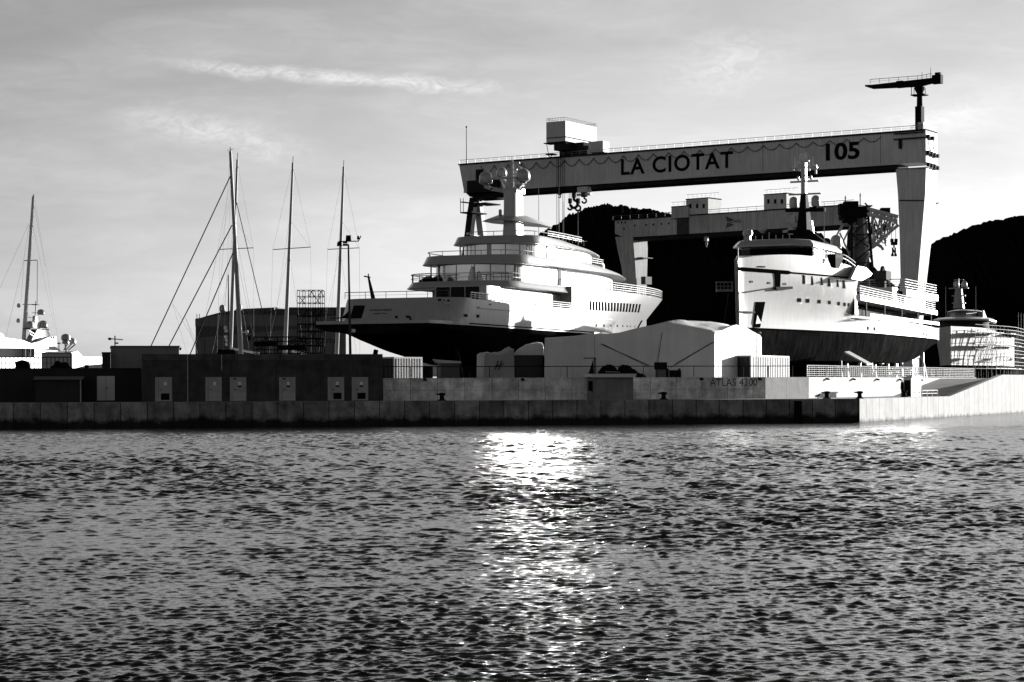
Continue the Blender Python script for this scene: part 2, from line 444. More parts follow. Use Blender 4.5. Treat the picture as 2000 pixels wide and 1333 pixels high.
# ramp: kerb wall on its outer edge and the sloping roadway behind it
mb = MB()
for (ta, za), (tb, zb) in zip(prof[1:-1], prof[2:]):
    mb.poly([(*rq(ta), za), (*rq(tb), zb), (*rq(tb, .5), zb), (*rq(ta, .5), za)])
    mb.poly([(*rq(ta, .5), za), (*rq(tb, .5), zb), (*rq(tb, .5), zb-.35), (*rq(ta, .5), za-.35)])
    mb.poly([(*rq(ta, .5), za-.35), (*rq(tb, .5), zb-.35), (*rq(tb, 7), zb-.35), (*rq(ta, 7), za-.35)])
mb.build('ramp', PAVE, kind='structure')
# retaining walls
w0 = QF.world(QF.sx(748, 5.0), 5.0)[:2]; w1 = QF.world(QF.sx(1495, 5.0), 5.0)[:2]
cd = (math.cos(R(48)), math.sin(R(48)))
def on_line(p, d, px):
    r = ray(px, 750)[0]; t = (r*p[1]-p[0])/(d[0]-r*d[1]); return (p[0]+d[0]*t, p[1]+d[1]*t)
w2 = on_line(w1, cd, 1580); w3 = on_line(w2, RD, 1907)
far = (w3[0]+RD[0]*140, w3[1]+RD[1]*140)
wl = QF.world(-260, 9)[:2]
MB().poly([(wl[0], wl[1], ZY), (*QF.world(QF.sx(748, 5.0)-1, 9.0)[:2], ZY), (w0[0], w0[1]+.3, ZY), (w1[0], w1[1]+.3, ZY), (w2[0]-.2, w2[1]+.2, ZY), (w3[0]-.2, w3[1], ZY),
           (far[0], far[1], ZY), (900, 900, ZY), (900, 2600, ZY), (-900, 2600, ZY), (-900, wl[1]-260, ZY)]).build('yard_ground', YARD, kind='structure')
def wall_thing(name, label, p, q, z0, z1, m, th=.3):
    t = thing(name, label, 'wall', (p[0], p[1], z0), math.atan2(q[1]-p[1], q[0]-p[0]))
    L = math.dist(p, q); h = z1-z0; b = MB()
    b.poly([(0,0,0),(L,0,0),(L,0,h),(0,0,h)], [(0,z0),(L,z0),(L,z1),(0,z1)])
    b.poly([(0,0,h),(L,0,h),(L,th,h),(0,th,h)], [(0,z1),(L,z1),(L,z1+th),(0,z1+th)])
    b.poly([(0,th,0),(L,th,0),(L,th,h),(0,th,h)], [(0,z0),(L,z0),(L,z1),(0,z1)])
    b.poly([(0,0,0),(0,th,0),(0,th,h),(0,0,h)], [(0,z0),(th,z0),(th,z1),(0,z1)])
    b.poly([(L,0,0),(L,th,0),(L,th,h),(L,0,h)], [(0,z0),(th,z0),(th,z1),(0,z1)])
    b.build('wall_panel', m, t, smooth=0)
    return t, L
RW, rwL = wall_thing('retaining_wall', 'long stained grey concrete wall on the quay painted ATLAS 4300', w0, w1, ZQ, ZW, CONC_W)
CW, _ = wall_thing('retaining_wall', 'short paler grey concrete wall panel angled between shaded and sunlit walls', w1, w2, ZQ, ZW, CONC_R)
SW, swL = wall_thing('retaining_wall', 'bright sunlit concrete wall running back along the quay beside the ramp', w2, w3, ZQ, ZW, CONC_R)
RWF = Frame(w0[0], w0[1], 12.0); SWF = Frame(w2[0], w2[1], 62.0)
x1 = RWF.sx(1387, 0); x2 = RWF.sx(1479, 0); zc = RWF.sz(1432, 748, 0)-ZQ
LET_G = mat('faded_outline_paint', .045, .8, .5, 1.5)
letters('ATLAS 4300', (RWF.sz(1432, 741, 0)-RWF.sz(1432, 756, 0))*1.40, LET_G, RW, 'lettering', ((x1+x2)/2, -.012, zc), (PI/2, 0, 0), depth=.006, squeeze=.86, spacing=1.05)

# ------------------------------------------------------------------ hills
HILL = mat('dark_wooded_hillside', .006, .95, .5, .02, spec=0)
def hill(name, ridge, Y, back, zb=-2, seed=1):
    """ridge: (px, py) silhouette; a rounded wooded mass whose crest lies at distance Y"""
    rg = random.Random(seed)
    P = [at(px, py, Y) for px, py in ridge]
    n = 280; xs = np.linspace(P[0][0], P[-1][0], n); X0 = np.array([p[0] for p in P]); Z0 = np.array([p[2] for p in P])
    zc = np.interp(xs, X0, Z0); k = np.array([.25, .5, .25]); zc = np.convolve(np.pad(zc, 1, 'edge'), k, 'valid')
    ph = [(rg.uniform(.006, .03), rg.uniform(.006, .03), rg.uniform(0, 6)) for _ in range(14)] + [(rg.uniform(.1, .6), rg.uniform(.1, .5), rg.uniform(0, 6)) for _ in range(12)]
    def bumpz(x, y): return sum((2.2 if a < .05 else .4)*math.sin(a*x+b*y+c) for a, b, c in ph)/2.2
    rings = []
    for j in range(27):
        s = j/26; ring = []
        for x, z in zip(xs, zc):
            h = z-zb
            if s < .75: f = s/.75; y = Y-back*(1-f); zz = zb+h*math.sin(f*PI/2)**1.1; w_ = math.sin(f*PI)
            else: f = (s-.75)/.25; y = Y+back*.7*f; zz = zb+h*(1-.8*f*f); w_ = f
            xx = x*(y/Y)**.25
            ring.append((xx, y, zz + bumpz(xx, y)*(.12+.9*w_)*min(1, h/30) + rg.uniform(-1.4, 1.4)))
        rings.append(ring)
    mb = MB(); mb.loft(rings, cap=False, closed=False)
    return mb.build(name, HILL, kind='structure', smooth=180)
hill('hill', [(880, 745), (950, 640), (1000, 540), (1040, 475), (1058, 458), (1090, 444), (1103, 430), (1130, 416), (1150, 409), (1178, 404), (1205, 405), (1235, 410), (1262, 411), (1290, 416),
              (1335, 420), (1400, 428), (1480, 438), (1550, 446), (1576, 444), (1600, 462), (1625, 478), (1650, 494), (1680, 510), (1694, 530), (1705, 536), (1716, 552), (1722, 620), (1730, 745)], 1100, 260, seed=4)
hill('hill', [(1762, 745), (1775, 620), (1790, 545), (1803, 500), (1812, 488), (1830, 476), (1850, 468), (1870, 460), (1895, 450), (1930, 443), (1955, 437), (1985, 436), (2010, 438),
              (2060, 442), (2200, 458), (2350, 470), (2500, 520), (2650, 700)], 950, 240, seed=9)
# ================================================================== things on the quay and along its walls
QR = QF.phi
def qloc(px, yl, z=0.0):                   # a point on the quay frame seen at photo column px
    return QF.world(QF.sx(px, yl), yl, z)
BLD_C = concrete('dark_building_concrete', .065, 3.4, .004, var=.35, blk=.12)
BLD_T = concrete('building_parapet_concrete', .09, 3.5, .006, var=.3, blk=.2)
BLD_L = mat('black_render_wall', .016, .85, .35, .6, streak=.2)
def uvbox(mb, x0, x1, y0, y1, z0, z1):
    for a, b, L in (((x0,y0),(x1,y0),x1-x0), ((x1,y0),(x1,y1),y1-y0), ((x1,y1),(x0,y1),x1-x0), ((x0,y1),(x0,y0),y1-y0)):
        mb.poly([(*a,z0),(*b,z0),(*b,z1),(*a,z1)], [(a[0],z0),(a[0]+L,z0),(a[0]+L,z1),(a[0],z1)])
    mb.poly([(x0,y0,z1),(x1,y0,z1),(x1,y1,z1),(x0,y1,z1)], [(x0,0),(x1,0),(x1,1),(x0,1)])
# --- the long building with six grey doors
YB = 3.0
xb0, xb1 = QF.sx(278, YB), QF.sx(747, YB); zb1 = QF.sz(520, 692, YB); zb0 = QF.sz(520, 704.5, YB)
ub = thing('utility_building', 'long dark concrete building with a row of small grey doors on the quay', 'building', QF.world(xb0, YB, ZQ), QR)
Lb = xb1-xb0
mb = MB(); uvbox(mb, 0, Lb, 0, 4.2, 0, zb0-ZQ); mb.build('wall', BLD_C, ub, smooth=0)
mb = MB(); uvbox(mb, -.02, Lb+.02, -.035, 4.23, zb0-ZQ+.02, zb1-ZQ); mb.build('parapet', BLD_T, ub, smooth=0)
VENT_L = mat('pale_vent_frame', .5, .6, .1, 3)
def door(pxa, pxb, py0, py1, vent, notice, extra):
    x0, x1 = QF.sx(pxa, YB)-xb0, QF.sx(pxb, YB)-xb0
    z1 = QF.sz((pxa+pxb)/2, py0, YB)-ZQ; z0 = .04; wd = x1-x0; h = z1-z0
    mb = MB(); mb.box(x0+.20*wd, x1, -.05, .02, z0, z1)
    d = mb.build('door', DOOR_P, ub, smooth=0)
    MB().box(x0, x0+.19*wd, -.04, .02, z0, z1).build('side_panel', DOOR_P, d, smooth=0)
    mb = MB(); mb.box(x0+.28*wd, x0+.33*wd, -.10, -.05, z0+.46*h, z0+.50*h); mb.box(x0+.28*wd, x0+.42*wd, -.10, -.075, z0+.475*h, z0+.49*h)
    mb.build('handle', BLACK, d, smooth=0)
    va, vb, zc0, zc1 = x0+.24*wd, x0+.96*wd, z0+.03*h, z0+.33*h
    if vent == 'pale':
        mb = MB()
        for a in (va, vb-.05): mb.box(a, a+.05, -.08, -.05, zc0, zc1)
        for a in (zc0, zc1-.05): mb.box(va+.05, vb-.05, -.08, -.05, a, a+.05)
        for k in range(6):
            zz = zc0+.07+k*(zc1-zc0-.12)/6; mb.box(va+.05, vb-.05, -.065, -.05, zz, zz+.03)
        mb.build('vent', VENT_L, d, smooth=0)
    else:
        va, vb = x0+.34*wd, x0+.84*wd
        mb = MB(); mb.box(va, vb, -.056, -.05, zc0+.03*h, zc1)
        for k in range(7):
            zz = zc0+.05*h+k*(zc1-zc0-.08)/7; mb.box(va+.02, vb-.02, -.075, -.056, zz, zz+.04)
        mb.build('vent', BLACK, d, smooth=0)
    if notice:
        a = x0+(.42+.1*notice[0])*wd
        MB().box(a, a+.17*wd, -.058, -.05, z0+.66*h, z0+.80*h).build('notice', PAPER, d, smooth=0)
        if notice[1]: MB().box(a-.01, a+.2*wd, -.057, -.05, z0+.58*h, z0+.65*h).build('sticker', BLACK, d, smooth=0)
    if extra: MB().box(x0+.22*wd, x0+.40*wd, -.056, -.05, z0+.90*h, z0+.955*h).build('number_plate', BLACK, d, smooth=0)
    return d
PAPER2 = PAPER
door(303, 336, 737, 784, 'dark', (1.0, 0), 0)
door(401, 433, 737, 784, 'pale', (.6, 0), 0)
door(449, 481, 737, 784, 'pale', (.8, 1), 1)
door(545, 577, 737, 784, 'pale', (.5, 1), 1)
door(640, 672, 737, 784, 'dark', (.8, 1), 0)
door(687, 719, 737, 784, 'dark', (.8, 1), 0)
def pipe(px, py0, py1, m):
    x = QF.sx(px, YB)-xb0; a, b = QF.sz(px, py0, YB)-ZQ, QF.sz(px, py1, YB)-ZQ
    mb = MB(); mb.tube((x, -.08, max(b, 0)), (x, -.08, a), .035, n=8)
    for zz in np.linspace(max(b, 0)+.2, a-.2, 3): mb.box(x-.06, x+.06, -.11, -.035, zz, zz+.04)
    mb.build('drainpipe', m, ub)
pipe(366.5, 692, 785, STEEL); pipe(433, 693, 724, STEEL); pipe(278.5, 735, 760, STEEL_DK)
# --- low black building to its left, with a white door
x0 = QF.sx(-160, 6); x1 = QF.sx(281, 6); zt = QF.sz(120, 722, 6)-ZQ
lb = thing('service_building', 'low black building at the left with one pale double door', 'building', QF.world(x0, 6, ZQ), QR)
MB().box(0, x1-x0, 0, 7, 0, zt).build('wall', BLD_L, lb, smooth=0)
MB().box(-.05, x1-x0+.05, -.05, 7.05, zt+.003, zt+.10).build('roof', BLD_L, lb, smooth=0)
a, b_ = QF.sx(189.5, 6)-x0, QF.sx(224, 6)-x0; z1 = QF.sz(206, 735, 6)-ZQ
WD = mat('pale_double_door_paint', .6, .55, .08, 1)
mb = MB(); mb.box(a, (a+b_)/2-.01, -.05, -.005, .12, z1); mb.box((a+b_)/2+.01, b_, -.05, -.005, .12, z1)
d = mb.build('double_door', WD, lb, smooth=0)
MB().box((a+b_)/2+.03, (a+b_)/2+.1, -.1, -.05, 1.0, 1.14).build('handle', BLACK, d, smooth=0)
# --- shed in front of it
a, b_ = QF.sx(69, 3.2), QF.sx(159, 3.2); z1 = QF.sz(110, 742, 3.2)-ZQ
sd = thing('shed', 'dark wooden shed with pale flat roof edge beside the white double door', 'shed', QF.world(a, 3.2, ZQ), QR)
Ls = b_-a
MB().box(0, Ls-.12, 0, 2.4, 0, z1).build('wall', mat('black_shed_boards', .02, .8, .35, .8, streak=.3), sd, smooth=0)
MB().prism([(-.15, z1+.002), (Ls+.1, z1+.002), (Ls+.22, z1+.24), (-.05, z1+.24)], 'y', -.25, 2.5).build('roof', mat('shed_roof_sheet', .13, .6, .2, 1), sd, smooth=0)
MB().box(Ls-.1, Ls-.02, -.06, .02, 0, z1).build('corner_post', STEEL, sd, smooth=0)
# --- pale box building behind, and the dark lift shaft beside it
a, b_ = QF.sx(218, 15), QF.sx(350, 15); z1 = QF.sz(280, 678.5, 15)-ZY
bx = thing('box_building', 'plain grey flat roofed box building rising behind the low black one', 'building', QF.world(a, 15, ZY), QR)
MB().box(0, b_-a, 0, 7, 0, z1).build('wall', mat('grey_box_render', .2, .8, .2, .25, streak=.15), bx, smooth=0)
MB().box(-.06, b_-a+.06, -.06, 7.06, z1+.002, z1+.12).build('roof', STEEL_DK, bx, smooth=0)
c = QF.sx(225, 15)-a
mb = MB(); mb.tube((c, .6, z1+.12), (c, .6, z1+.95), .05); mb.tube((c-.55, .6, z1+.72), (c+.65, .6, z1+.62), .04); mb.tube((c-.55, .6, z1+.72), (c-.3, .6, z1+.66), .1)
mb.box(c, c+.28, .5, .7, z1+.28, z1+.4); mb.build('antenna', BLACK, bx)
MB().lathe(QF.sx(353, 15)-a, .5, [(.09, z1-.02), (.09, z1-.2), (.03, z1-.25)], 8).build('lamp', BLACK, bx)
a, b_ = QF.sx(200, 14), QF.sx(217.5, 14); z1 = QF.sz(208, 690, 14)-ZY
sh = thing('equipment_cabin', 'narrow black cabin standing against the grey box building', 'cabin', QF.world(a, 14, ZY), QR)
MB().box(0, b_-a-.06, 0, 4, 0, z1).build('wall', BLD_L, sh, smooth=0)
MB().box(-.04, b_-a-.03, -.05, 4, z1+.002, z1+.08).build('roof', BLACK, sh, smooth=0)

# --- kiosk on the quay against the long wall
a, b_ = QF.sx(1159, 2.6), QF.sx(1237, 2.6); z1 = QF.sz(1198, 737.5, 2.6)-ZQ; z2 = QF.sz(1198, 730.5, 2.6)-ZQ
ks = thing('kiosk', 'grey flat fronted kiosk with white roof slab against the long concrete wall', 'kiosk', QF.world(a, 2.6, ZQ), QR)
MB().box(0, b_-a, 0, 2.1, 0, z1).build('wall', mat('kiosk_grey_render', .22, .8, .25, .7, streak=.25), ks, smooth=0)
MB().prism([(-.3, z1+.04), (-.22, z1+.002), (b_-a+.12, z1+.002), (b_-a+.2, z2), (-.16, z2)], 'y', -.28, 2.2).build('roof', W_MATT, ks, smooth=0)
MB().box(-.28, -.03, .2, .6, .7, 1.5).build('meter_box', BLACK, ks, smooth=0)
# --- narrow shed beside the ramp, sunlit along its right flank
def rqpx(px, off):
    r = ray(px, 750)[0]; p = rq(0, off); t = (r*p[1]-p[0])/(RD[0]-r*RD[1]); return t
ts = rqpx(1780, 2.0); P = rq(ts, 2.0)
ns = thing('shed', 'narrow white shed with overhanging roof standing by the sunlit ramp wall', 'shed', (P[0], P[1], ZQ), R(62))
hs = at(1770, 738.5, P[1])[2]-ZQ
MB().box(0, 3.0, 0, .74, 0, hs).build('wall', W_MATT, ns, smooth=0)
MB().prism([(-.12, hs+.002), (.86, hs+.002), (.84, hs+.11), (-.14, hs+.2)], 'x', -.22, 3.1).build('roof', ROOF_L, ns, smooth=0)
MB().box(-.03, .0, .1, .64, .05, hs-.2).build('door', BLACK, ns, smooth=0)
mb = MB(); mb.lathe(-.14, .82, [(.08, .0), (.1, .5), (.16, .8), (.13, 1.25), (.05, 1.45)], 8); mb.build('hose_bundle', RUBBER, ns)

# --- bollards and the gull
def bollard(P, rz, sc_=1.0):
    t = thing('bollard', '', 'bollard', (P[0], P[1], ZQ), rz, 'mooring bollards along the quay edge')
    MB().lathe(0, 0, [(.34, 0), (.34, .06), (.2, .1), (.16, .38)], 12).build('base', BLACK, t)
    mb = MB(); ring = []
    mb.lathe(0, 0, [(.15, .38), (.27, .44), (.29, .54), (.2, .6), (.02, .62)], 12)
    mb.box(-.44, .05, -.1, .1, .45, .56); mb.build('head', BLACK, t)
    t.scale = (sc_,)*3
    return t
bl = bollard(qloc(863, 1.1), QR); bl['label'] = 'black mooring bollard before the long wall below the small roofed kiosk'
for (px, lab) in ((1296, 'black mooring bollard just right of the grey kiosk with white roof'),
                  (1615, 'black hooked bollard beside the seagull'),
                  (1679, 'black hooked bollard at the corner of the quay')):
    c = dup(bl, Vector(qloc(px, 1.0 if px < 1650 else .8, ZQ)), QR, lab)
P = rq(rqpx(1766, 1.2), 1.2); dup(bl, (P[0], P[1], ZQ), R(62), 'black hooked bollard at the foot of the narrow white shed')
# gull: body facing right, head up
P = qloc(1597, .7)
mb = MB(); prof = [(-.26, .0, .0), (-.2, .012, .025), (-.1, .055, .05), (.0, .085, .075), (.08, .085, .085), (.14, .055, .06), (.17, .045, .045)]
rings = []
for x, ry, rz_ in prof:
    zc = .2 + .10*(x+.2)/.37
    rings.append([(x, max(ry, .004)*math.cos(2*PI*i/10), zc+max(rz_, .004)*math.sin(2*PI*i/10)) for i in range(10)])
mb.loft(rings)
rings = [[(x, ry*math.cos(2*PI*i/10), zc+ry*math.sin(2*PI*i/10)) for i in range(10)] for x, zc, ry in ((.12, .29, .05), (.16, .34, .05), (.19, .39, .052), (.225, .405, .045), (.25, .40, .02), (.30, .39, .008))]
mb.loft(rings)
for s in (-1, 1): mb.tube((.0, .03*s, 0), (.0, .03*s, .16), .008); mb.tube((-.02, .03*s, .004), (.06, .03*s, .004), .008)
gu = mb.build('seagull', mat('gull_plumage', .1, .8, .3, 6), None, smooth=60, loc=(P[0], P[1], ZQ), rz=QR+R(10))
tag(gu, 'small seagull standing on the quay edge with its tail towards the wall', 'bird')
# black block stands in for the shade of a ladder recess in the quay
a, b_ = QF.sx(1553, -.25), QF.sx(1566, -.25)
mb = MB(); mb.box(0, b_-a, 0, .24, -.5, 1.75)
f = mb.build('recess_shade', RUBBER, None, smooth=0, loc=QF.world(a, -.25, 0), rz=QR); tag(f, 'tall black strip standing in for a shaded ladder recess in the quay face', 'recess_shade')
# bulkhead lamps along the wall tops
def wall_lamp(host, x, z):
    Fh = host
    t = thing('wall_lamp', '', 'lamp', Fh.world(x, 0, z), Fh.phi, 'lamps under the wall tops')
    MB().box(-.1, .1, -.09, 0, -.06, .1).build('housing', BLACK, t)
    MB().prism([(-.32, -.1), (-.09, -.1), (-.09, .08), (-.26, .04)], 'x', -.13, .13).build('shade', BLACK, t)
    return t
lamps = [(RWF, 829, 741.5, 'black lamp on the long wall, first one right of the dark door building'), (RWF, 1020, 741.5, 'black lamp on the long wall midway between door building and grey kiosk'),
         (RWF, 1369, 740.5, 'black lamp on the long wall just left of the ATLAS lettering'), (RWF, 1483, 740.5, 'black lamp on the long wall at its shaded corner right of the lettering'),
         (SWF, 1614, 740.5, 'black lamp on the sunlit wall, nearest to its shaded end'), (SWF, 1665, 741, 'black lamp on the sunlit wall above the second hooked bollard'),
         (SWF, 1712, 741.5, 'black lamp on the sunlit wall between quay corner and narrow shed'), (SWF, 1756, 742, 'black lamp on the sunlit wall just left of the narrow white shed'), (SWF, 1797, 742.5, 'black lamp on the sunlit wall just right of the narrow white shed')]
proto = None
for Fh, px, py, lab in lamps:
    x, z = Fh.side(px, py, 0)
    if proto is None: proto = wall_lamp(Fh, x, z); proto['label'] = lab
    else: dup(proto, Fh.world(x, 0, z), Fh.phi, lab)
bpy.context.view_layer.update()

# ================================================================== railings on the wall tops
def rail_run(mb_rail, mb_post, p, q, h, n, wires, rp=.035, rr=.03):
    for k in range(n+1):
        f = k/n; x, y, z = [p[i]+(q[i]-p[i])*f for i in range(3)]
        mb_post.tube((x, y, z), (x, y, z+h), rp, n=6)
    mb_rail.tube((p[0], p[1], p[2]+h), (q[0], q[1], q[2]+h), rr*1.25, n=6)
    for wv in wires: mb_rail.tube((p[0], p[1], p[2]+h*wv), (q[0], q[1], q[2]+h*wv), rr*.55, n=5)
rl = thing('railing', 'thin black handrail along the top of the long shaded wall', 'railing', QF.world(0, 5.25, ZW), QR)
a, b_ = QF.sx(750, 5.25), QF.sx(1548, 5.25); hr = QF.sz(1100, 716, 5.25)-ZW
mr = MB(); rail_run(mr, mr, (a, 0, 0), (b_, 0, 0), hr, 16, (), .028, .028); mr.build('handrail', BLACK, rl)
rl2 = thing('railing', 'pale mesh railing along the top of the sunlit wall below the support ship', 'railing', (w2[0], w2[1], ZW), R(62))
hr = 1.0
mr = MB(); rail_run(mr, mr, (-.1, .15, 0), (swL-.3, .15, 0), hr, 22, (.12, .3, .48, .66, .84), .04, .035)
for k in range(90): mr.tube((k*swL/90, .15, .1), (k*swL/90, .15, hr), .012, n=4)
mr.build('mesh_panel', STEEL, rl2)
# rail on the ramp's foot
P = rq(23, 1.6)
gr = thing('barrier', 'low white tubular barrier at the foot of the ramp', 'barrier', (P[0], P[1], ZQ), R(62))
mr = MB(); rail_run(mr, mr, (0, 0, 0), (5, 0, 0), .55, 3, (.5,), .05, .05); mr.build('rail', W_MATT, gr)
# ================================================================== things on the yard just behind the wall
def corrugated(x0, x1, z0, z1, y, pitch, depth, axis='y'):
    """a sheet of trapezoid corrugation between x0..x1"""
    n = int((x1-x0)/pitch); pts = []
    for k in range(n):
        a = x0+(x1-x0)*k/n; w_ = (x1-x0)/n
        pts += [(a, y), (a+w_*.36, y), (a+w_*.5, y-depth), (a+w_*.86, y-depth)]
    pts.append((x1, y)); mb = MB()
    for p, q in zip(pts[:-1], pts[1:]):
        mb.poly([(p[0], p[1], z0), (q[0], q[1], z0), (q[0], q[1], z1), (p[0], p[1], z1)])
    return mb
def container(name, label, loc, deg, L, Wd, H, m_side, m_end, pitch=.28, depth=.09):
    t = thing(name, label, 'container', loc, R(deg))
    mb = MB()                                          # frame: corner posts, rails, roof, floor
    for x in (0, L-.12):
        for y in (0, Wd-.12): mb.box(x, x+.12, y, y+.12, 0, H)
    for z in (0, H-.14):
        mb.box(.12, L-.12, 0, .1, z, z+.14); mb.box(.12, L-.12, Wd-.1, Wd, z, z+.14)
        mb.box(0, .1, .12, Wd-.12, z, z+.14); mb.box(L-.1, L, .12, Wd-.12, z, z+.14)
    mb.box(.05, L-.05, .05, Wd-.05, H-.04, H-.01); mb.build('frame', m_side, t, smooth=0)
    corrugated(.12, L-.12, .14, H-.14, .1, pitch, depth).build('side_panel', m_side, t, smooth=0)
    mb = MB(); mb.box(.02, .06, .12, Wd/2-.01, .14, H-.14); mb.box(.02, .06, Wd/2+.01, Wd-.12, .14, H-.14)
    d = mb.build('end_doors', m_end, t, smooth=0)
    mb = MB()
    for y in (.35, Wd/2-.25, Wd/2+.25, Wd-.35): mb.tube((-.02, y, .1), (-.02, y, H-.1), .025, n=6)
    mb.build('locking_bars', STEEL_DK, d)
    MB().poly([(L-.05, .1, .1), (L-.05, Wd-.1, .1), (L-.05, Wd-.1, H-.1), (L-.05, .1, H-.1)]).build('far_end', m_side, t, smooth=0)
    MB().poly([(.1, Wd-.05, .1), (L-.1, Wd-.05, .1), (L-.1, Wd-.05, H-.1), (.1, Wd-.05, H-.1)]).build('rear_panel', m_side, t, smooth=0)
    return t
C_WHITE = mat('white_container_paint', .62, .5, .08, .8, streak=.15)
C_RUST = mat('scuffed_white_container_paint', .55, .6, .14, .7, streak=.3)
C_BLACK = mat('black_container_paint', .012, .5, .3, .8, streak=.2)
P = at(770, 738, 169); h = at(798, 697.5, 170)[2]-ZY
container('shipping_container', 'small white corrugated container under the stern of the big yacht', (P[0], P[1], ZY), 50, 3.55, 2.2, h, C_WHITE, C_BLACK, .31, .13)
P = at(1467, 738, 173); h = at(1467, 694, 173)[2]-ZY
ct = container('shipping_container', 'long container with black end doors and pale corrugated side beside the white shelter', (P[0], P[1], ZY), 62, 9.6, 2.2, h, C_RUST, C_BLACK, .42, .07)
MB().box(-.005, .02, 1.75, 2.0, h-.42, h-.26).build('label_plate', STEEL, ct, smooth=0)
# roofed pump kiosk
P = QF.world(QF.sx(861, 11), 11, ZY); Lk = QF.sx(898, 11)-QF.sx(861, 11); hk = QF.sz(880, 710, 11)-ZY
kk = thing('pump_house', 'small grey pump house with pale sloping lid behind the wall railing', 'hut', P, QR)
MB().box(0, Lk, 0, 1.8, 0, hk).build('wall', mat('pump_house_panel', .085, .7, .2, .8), kk, smooth=0)
MB().loft([[(-.15, -.15, hk+.003), (Lk+.1, -.15, hk+.003), (Lk+.1, 1.9, hk+.003), (-.15, 1.9, hk+.003)], [(-.75, -.1, hk+.34), (Lk+.08, -.15, hk+.16), (Lk+.08, 1.9, hk+.2), (-.3, 1.9, hk+.36)]]).build('roof', ROOF_L, kk, smooth=0)

# --- tarpaulin shelters
def tarp_top(px, py, yl): x, z = QF.side(px, py, yl); return (x, z)
YS = 10.0; DX, DY = .642, .766                       # depth runs parallel to the right-hand quay edge
def shelter(name, label, front, depth_rings, m, seam=None):
    """front: px,py outline of the front face from left foot over the top to right foot; the body runs back along the sunlit flank"""
    t = thing(name, label, 'shelter', QF.world(QF.sx(front[0][0], YS), YS, ZY), QR)
    x00 = QF.sx(front[0][0], YS)
    rings = []
    base = [tarp_top(px, py, YS) for px, py in front]
    base = [(x-x00, max(z-ZY, 0.0)) for x, z in base]
    for dep, dz in depth_rings:
        rings.append([(x + DX*dep, DY*dep, 0 if z < .3 else max(z+dz(x), .3)) for x, z in base])
    return t, rings, base, x00
def densify(pts, step):
    out = []
    for (a, b), (c, d) in zip(pts[:-1], pts[1:]):
        k = max(1, int(math.hypot(c-a, d-b)/step))
        for i in range(k): out.append((a+(c-a)*i/k, b+(d-b)*i/k))
    return out+[pts[-1]]
# main shelter
front = densify([(1162, 740), (1162, 652.5), (1180, 653.5), (1205, 651), (1240, 642), (1270, 636), (1299, 629), (1330, 635), (1365, 641.5), (1395, 648), (1395, 740)], 8)
rg = random.Random(5)
def bulge(k): return lambda x: (.16*math.sin(x*1.1+k)+.10*math.sin(x*2.7+2*k)) - .05*k + (.26*k if x > 5.5 else 0)*max(0, min(1, (x-5.5)/2))
t, rings, base, x00 = shelter('tarpaulin_shelter', 'big white tarpaulin shelter with peaked roof, sunlit on its right flank', front,
    [(0, lambda x: -.16), (.10, lambda x: -.05), (.3, lambda x: .03), (.7, lambda x: .07), (1.6, bulge(1)), (3.2, bulge(1.6)), (5, bulge(2.2)), (7, bulge(2.0)), (9, bulge(1.2)), (10.8, bulge(.4)), (11.2, lambda x: -.3)], TARP)
MB().loft(rings).build('cover', TARP, t, smooth=75)
mb = MB()
def sp(px, py): x, z = QF.side(px, py, YS); return (x-x00, -.05, z-ZY)
for p, q in (((1172, 672), (1268, 714)), ((1176, 672), (1266, 716)), ((1293, 650), (1284, 708)), ((1395, 668), (1310, 718)), ((1392, 669), (1318, 712))): mb.tube(sp(*p), sp(*q), .022, n=5)
mb.build('ropes', INK, t)
mb = MB(); mb.tube((base[-1][0]+DX*2, DY*2-.05, .2), (base[-1][0]+DX*2, DY*2-.05, 2.6), .02)
# left wing
front = densify([(1063, 740), (1064, 661), (1090, 659.5), (1120, 657.5), (1145, 654), (1161, 649.5), (1161, 740)], 8)
t2_, rings, base2, x02 = shelter('tarpaulin_shelter', 'lower grey tarpaulin shelter with flat sagging top, left of the peaked one', front,
    [(0, lambda x: 0), (.2, lambda x: .04), (3, lambda x: -.1), (6, lambda x: -.2), (9, lambda x: .1), (9.4, lambda x: -.3)], TARP)
MB().loft(rings).build('cover', TARP, t2_, smooth=40)
for px in (1095, 1120): a = QF.side(px, 718, YS); MB().box(a[0]-x02-.01, a[0]-x02+.01, -.012, 0, 0, a[1]-ZY).build('seam', GREY, t2_, smooth=0)
# tarped stack to the left: black container with pale cover, grey draped pile
a, b_ = QF.sx(1004, YS+1), QF.sx(1060, YS+1); z1 = QF.sz(1030, 694, YS+1)-ZY
cb = thing('container', 'black box container under a pale humped cover, left of the tarpaulin shelters', 'container', QF.world(a, YS+1, ZY), QR)
MB().box(0, b_-a, 0, 2.4, 0, z1).build('body', C_BLACK, cb, smooth=0)
cov = [(1003, 694), (1006, 688), (1014, 680), (1026, 673), (1034, 671), (1048, 668), (1058, 669), (1062, 676), (1062, 694)]
cl = [(QF.sz(px, py, YS+1), QF.sx(px, YS+1)) for px, py in cov]
rings = []
for dep, k in ((0, .75), (.2, .95), (1.2, 1.0), (2.2, .9), (2.5, .5)):
    rings.append([(x-a+.25*dep, dep, z1+.003+(z-ZY-z1)*k) for z, x in cl])
MB().loft(rings).build('cover', W_MATT, cb, smooth=50)
gp = [(945, 740), (946, 690), (950, 686), (962, 688), (978, 688), (990, 684), (1002, 676), (1003, 740)]
x0 = QF.sx(945, YS); base = [(QF.sx(px, YS)-x0, max(QF.sz(px, py, YS)-ZY, 0)) for px, py in densify(gp, 7)]
dp = thing('draped_pile', 'pile of goods draped in a creased grey tarpaulin beside the black container', 'pile', QF.world(x0, YS, ZY), QR)
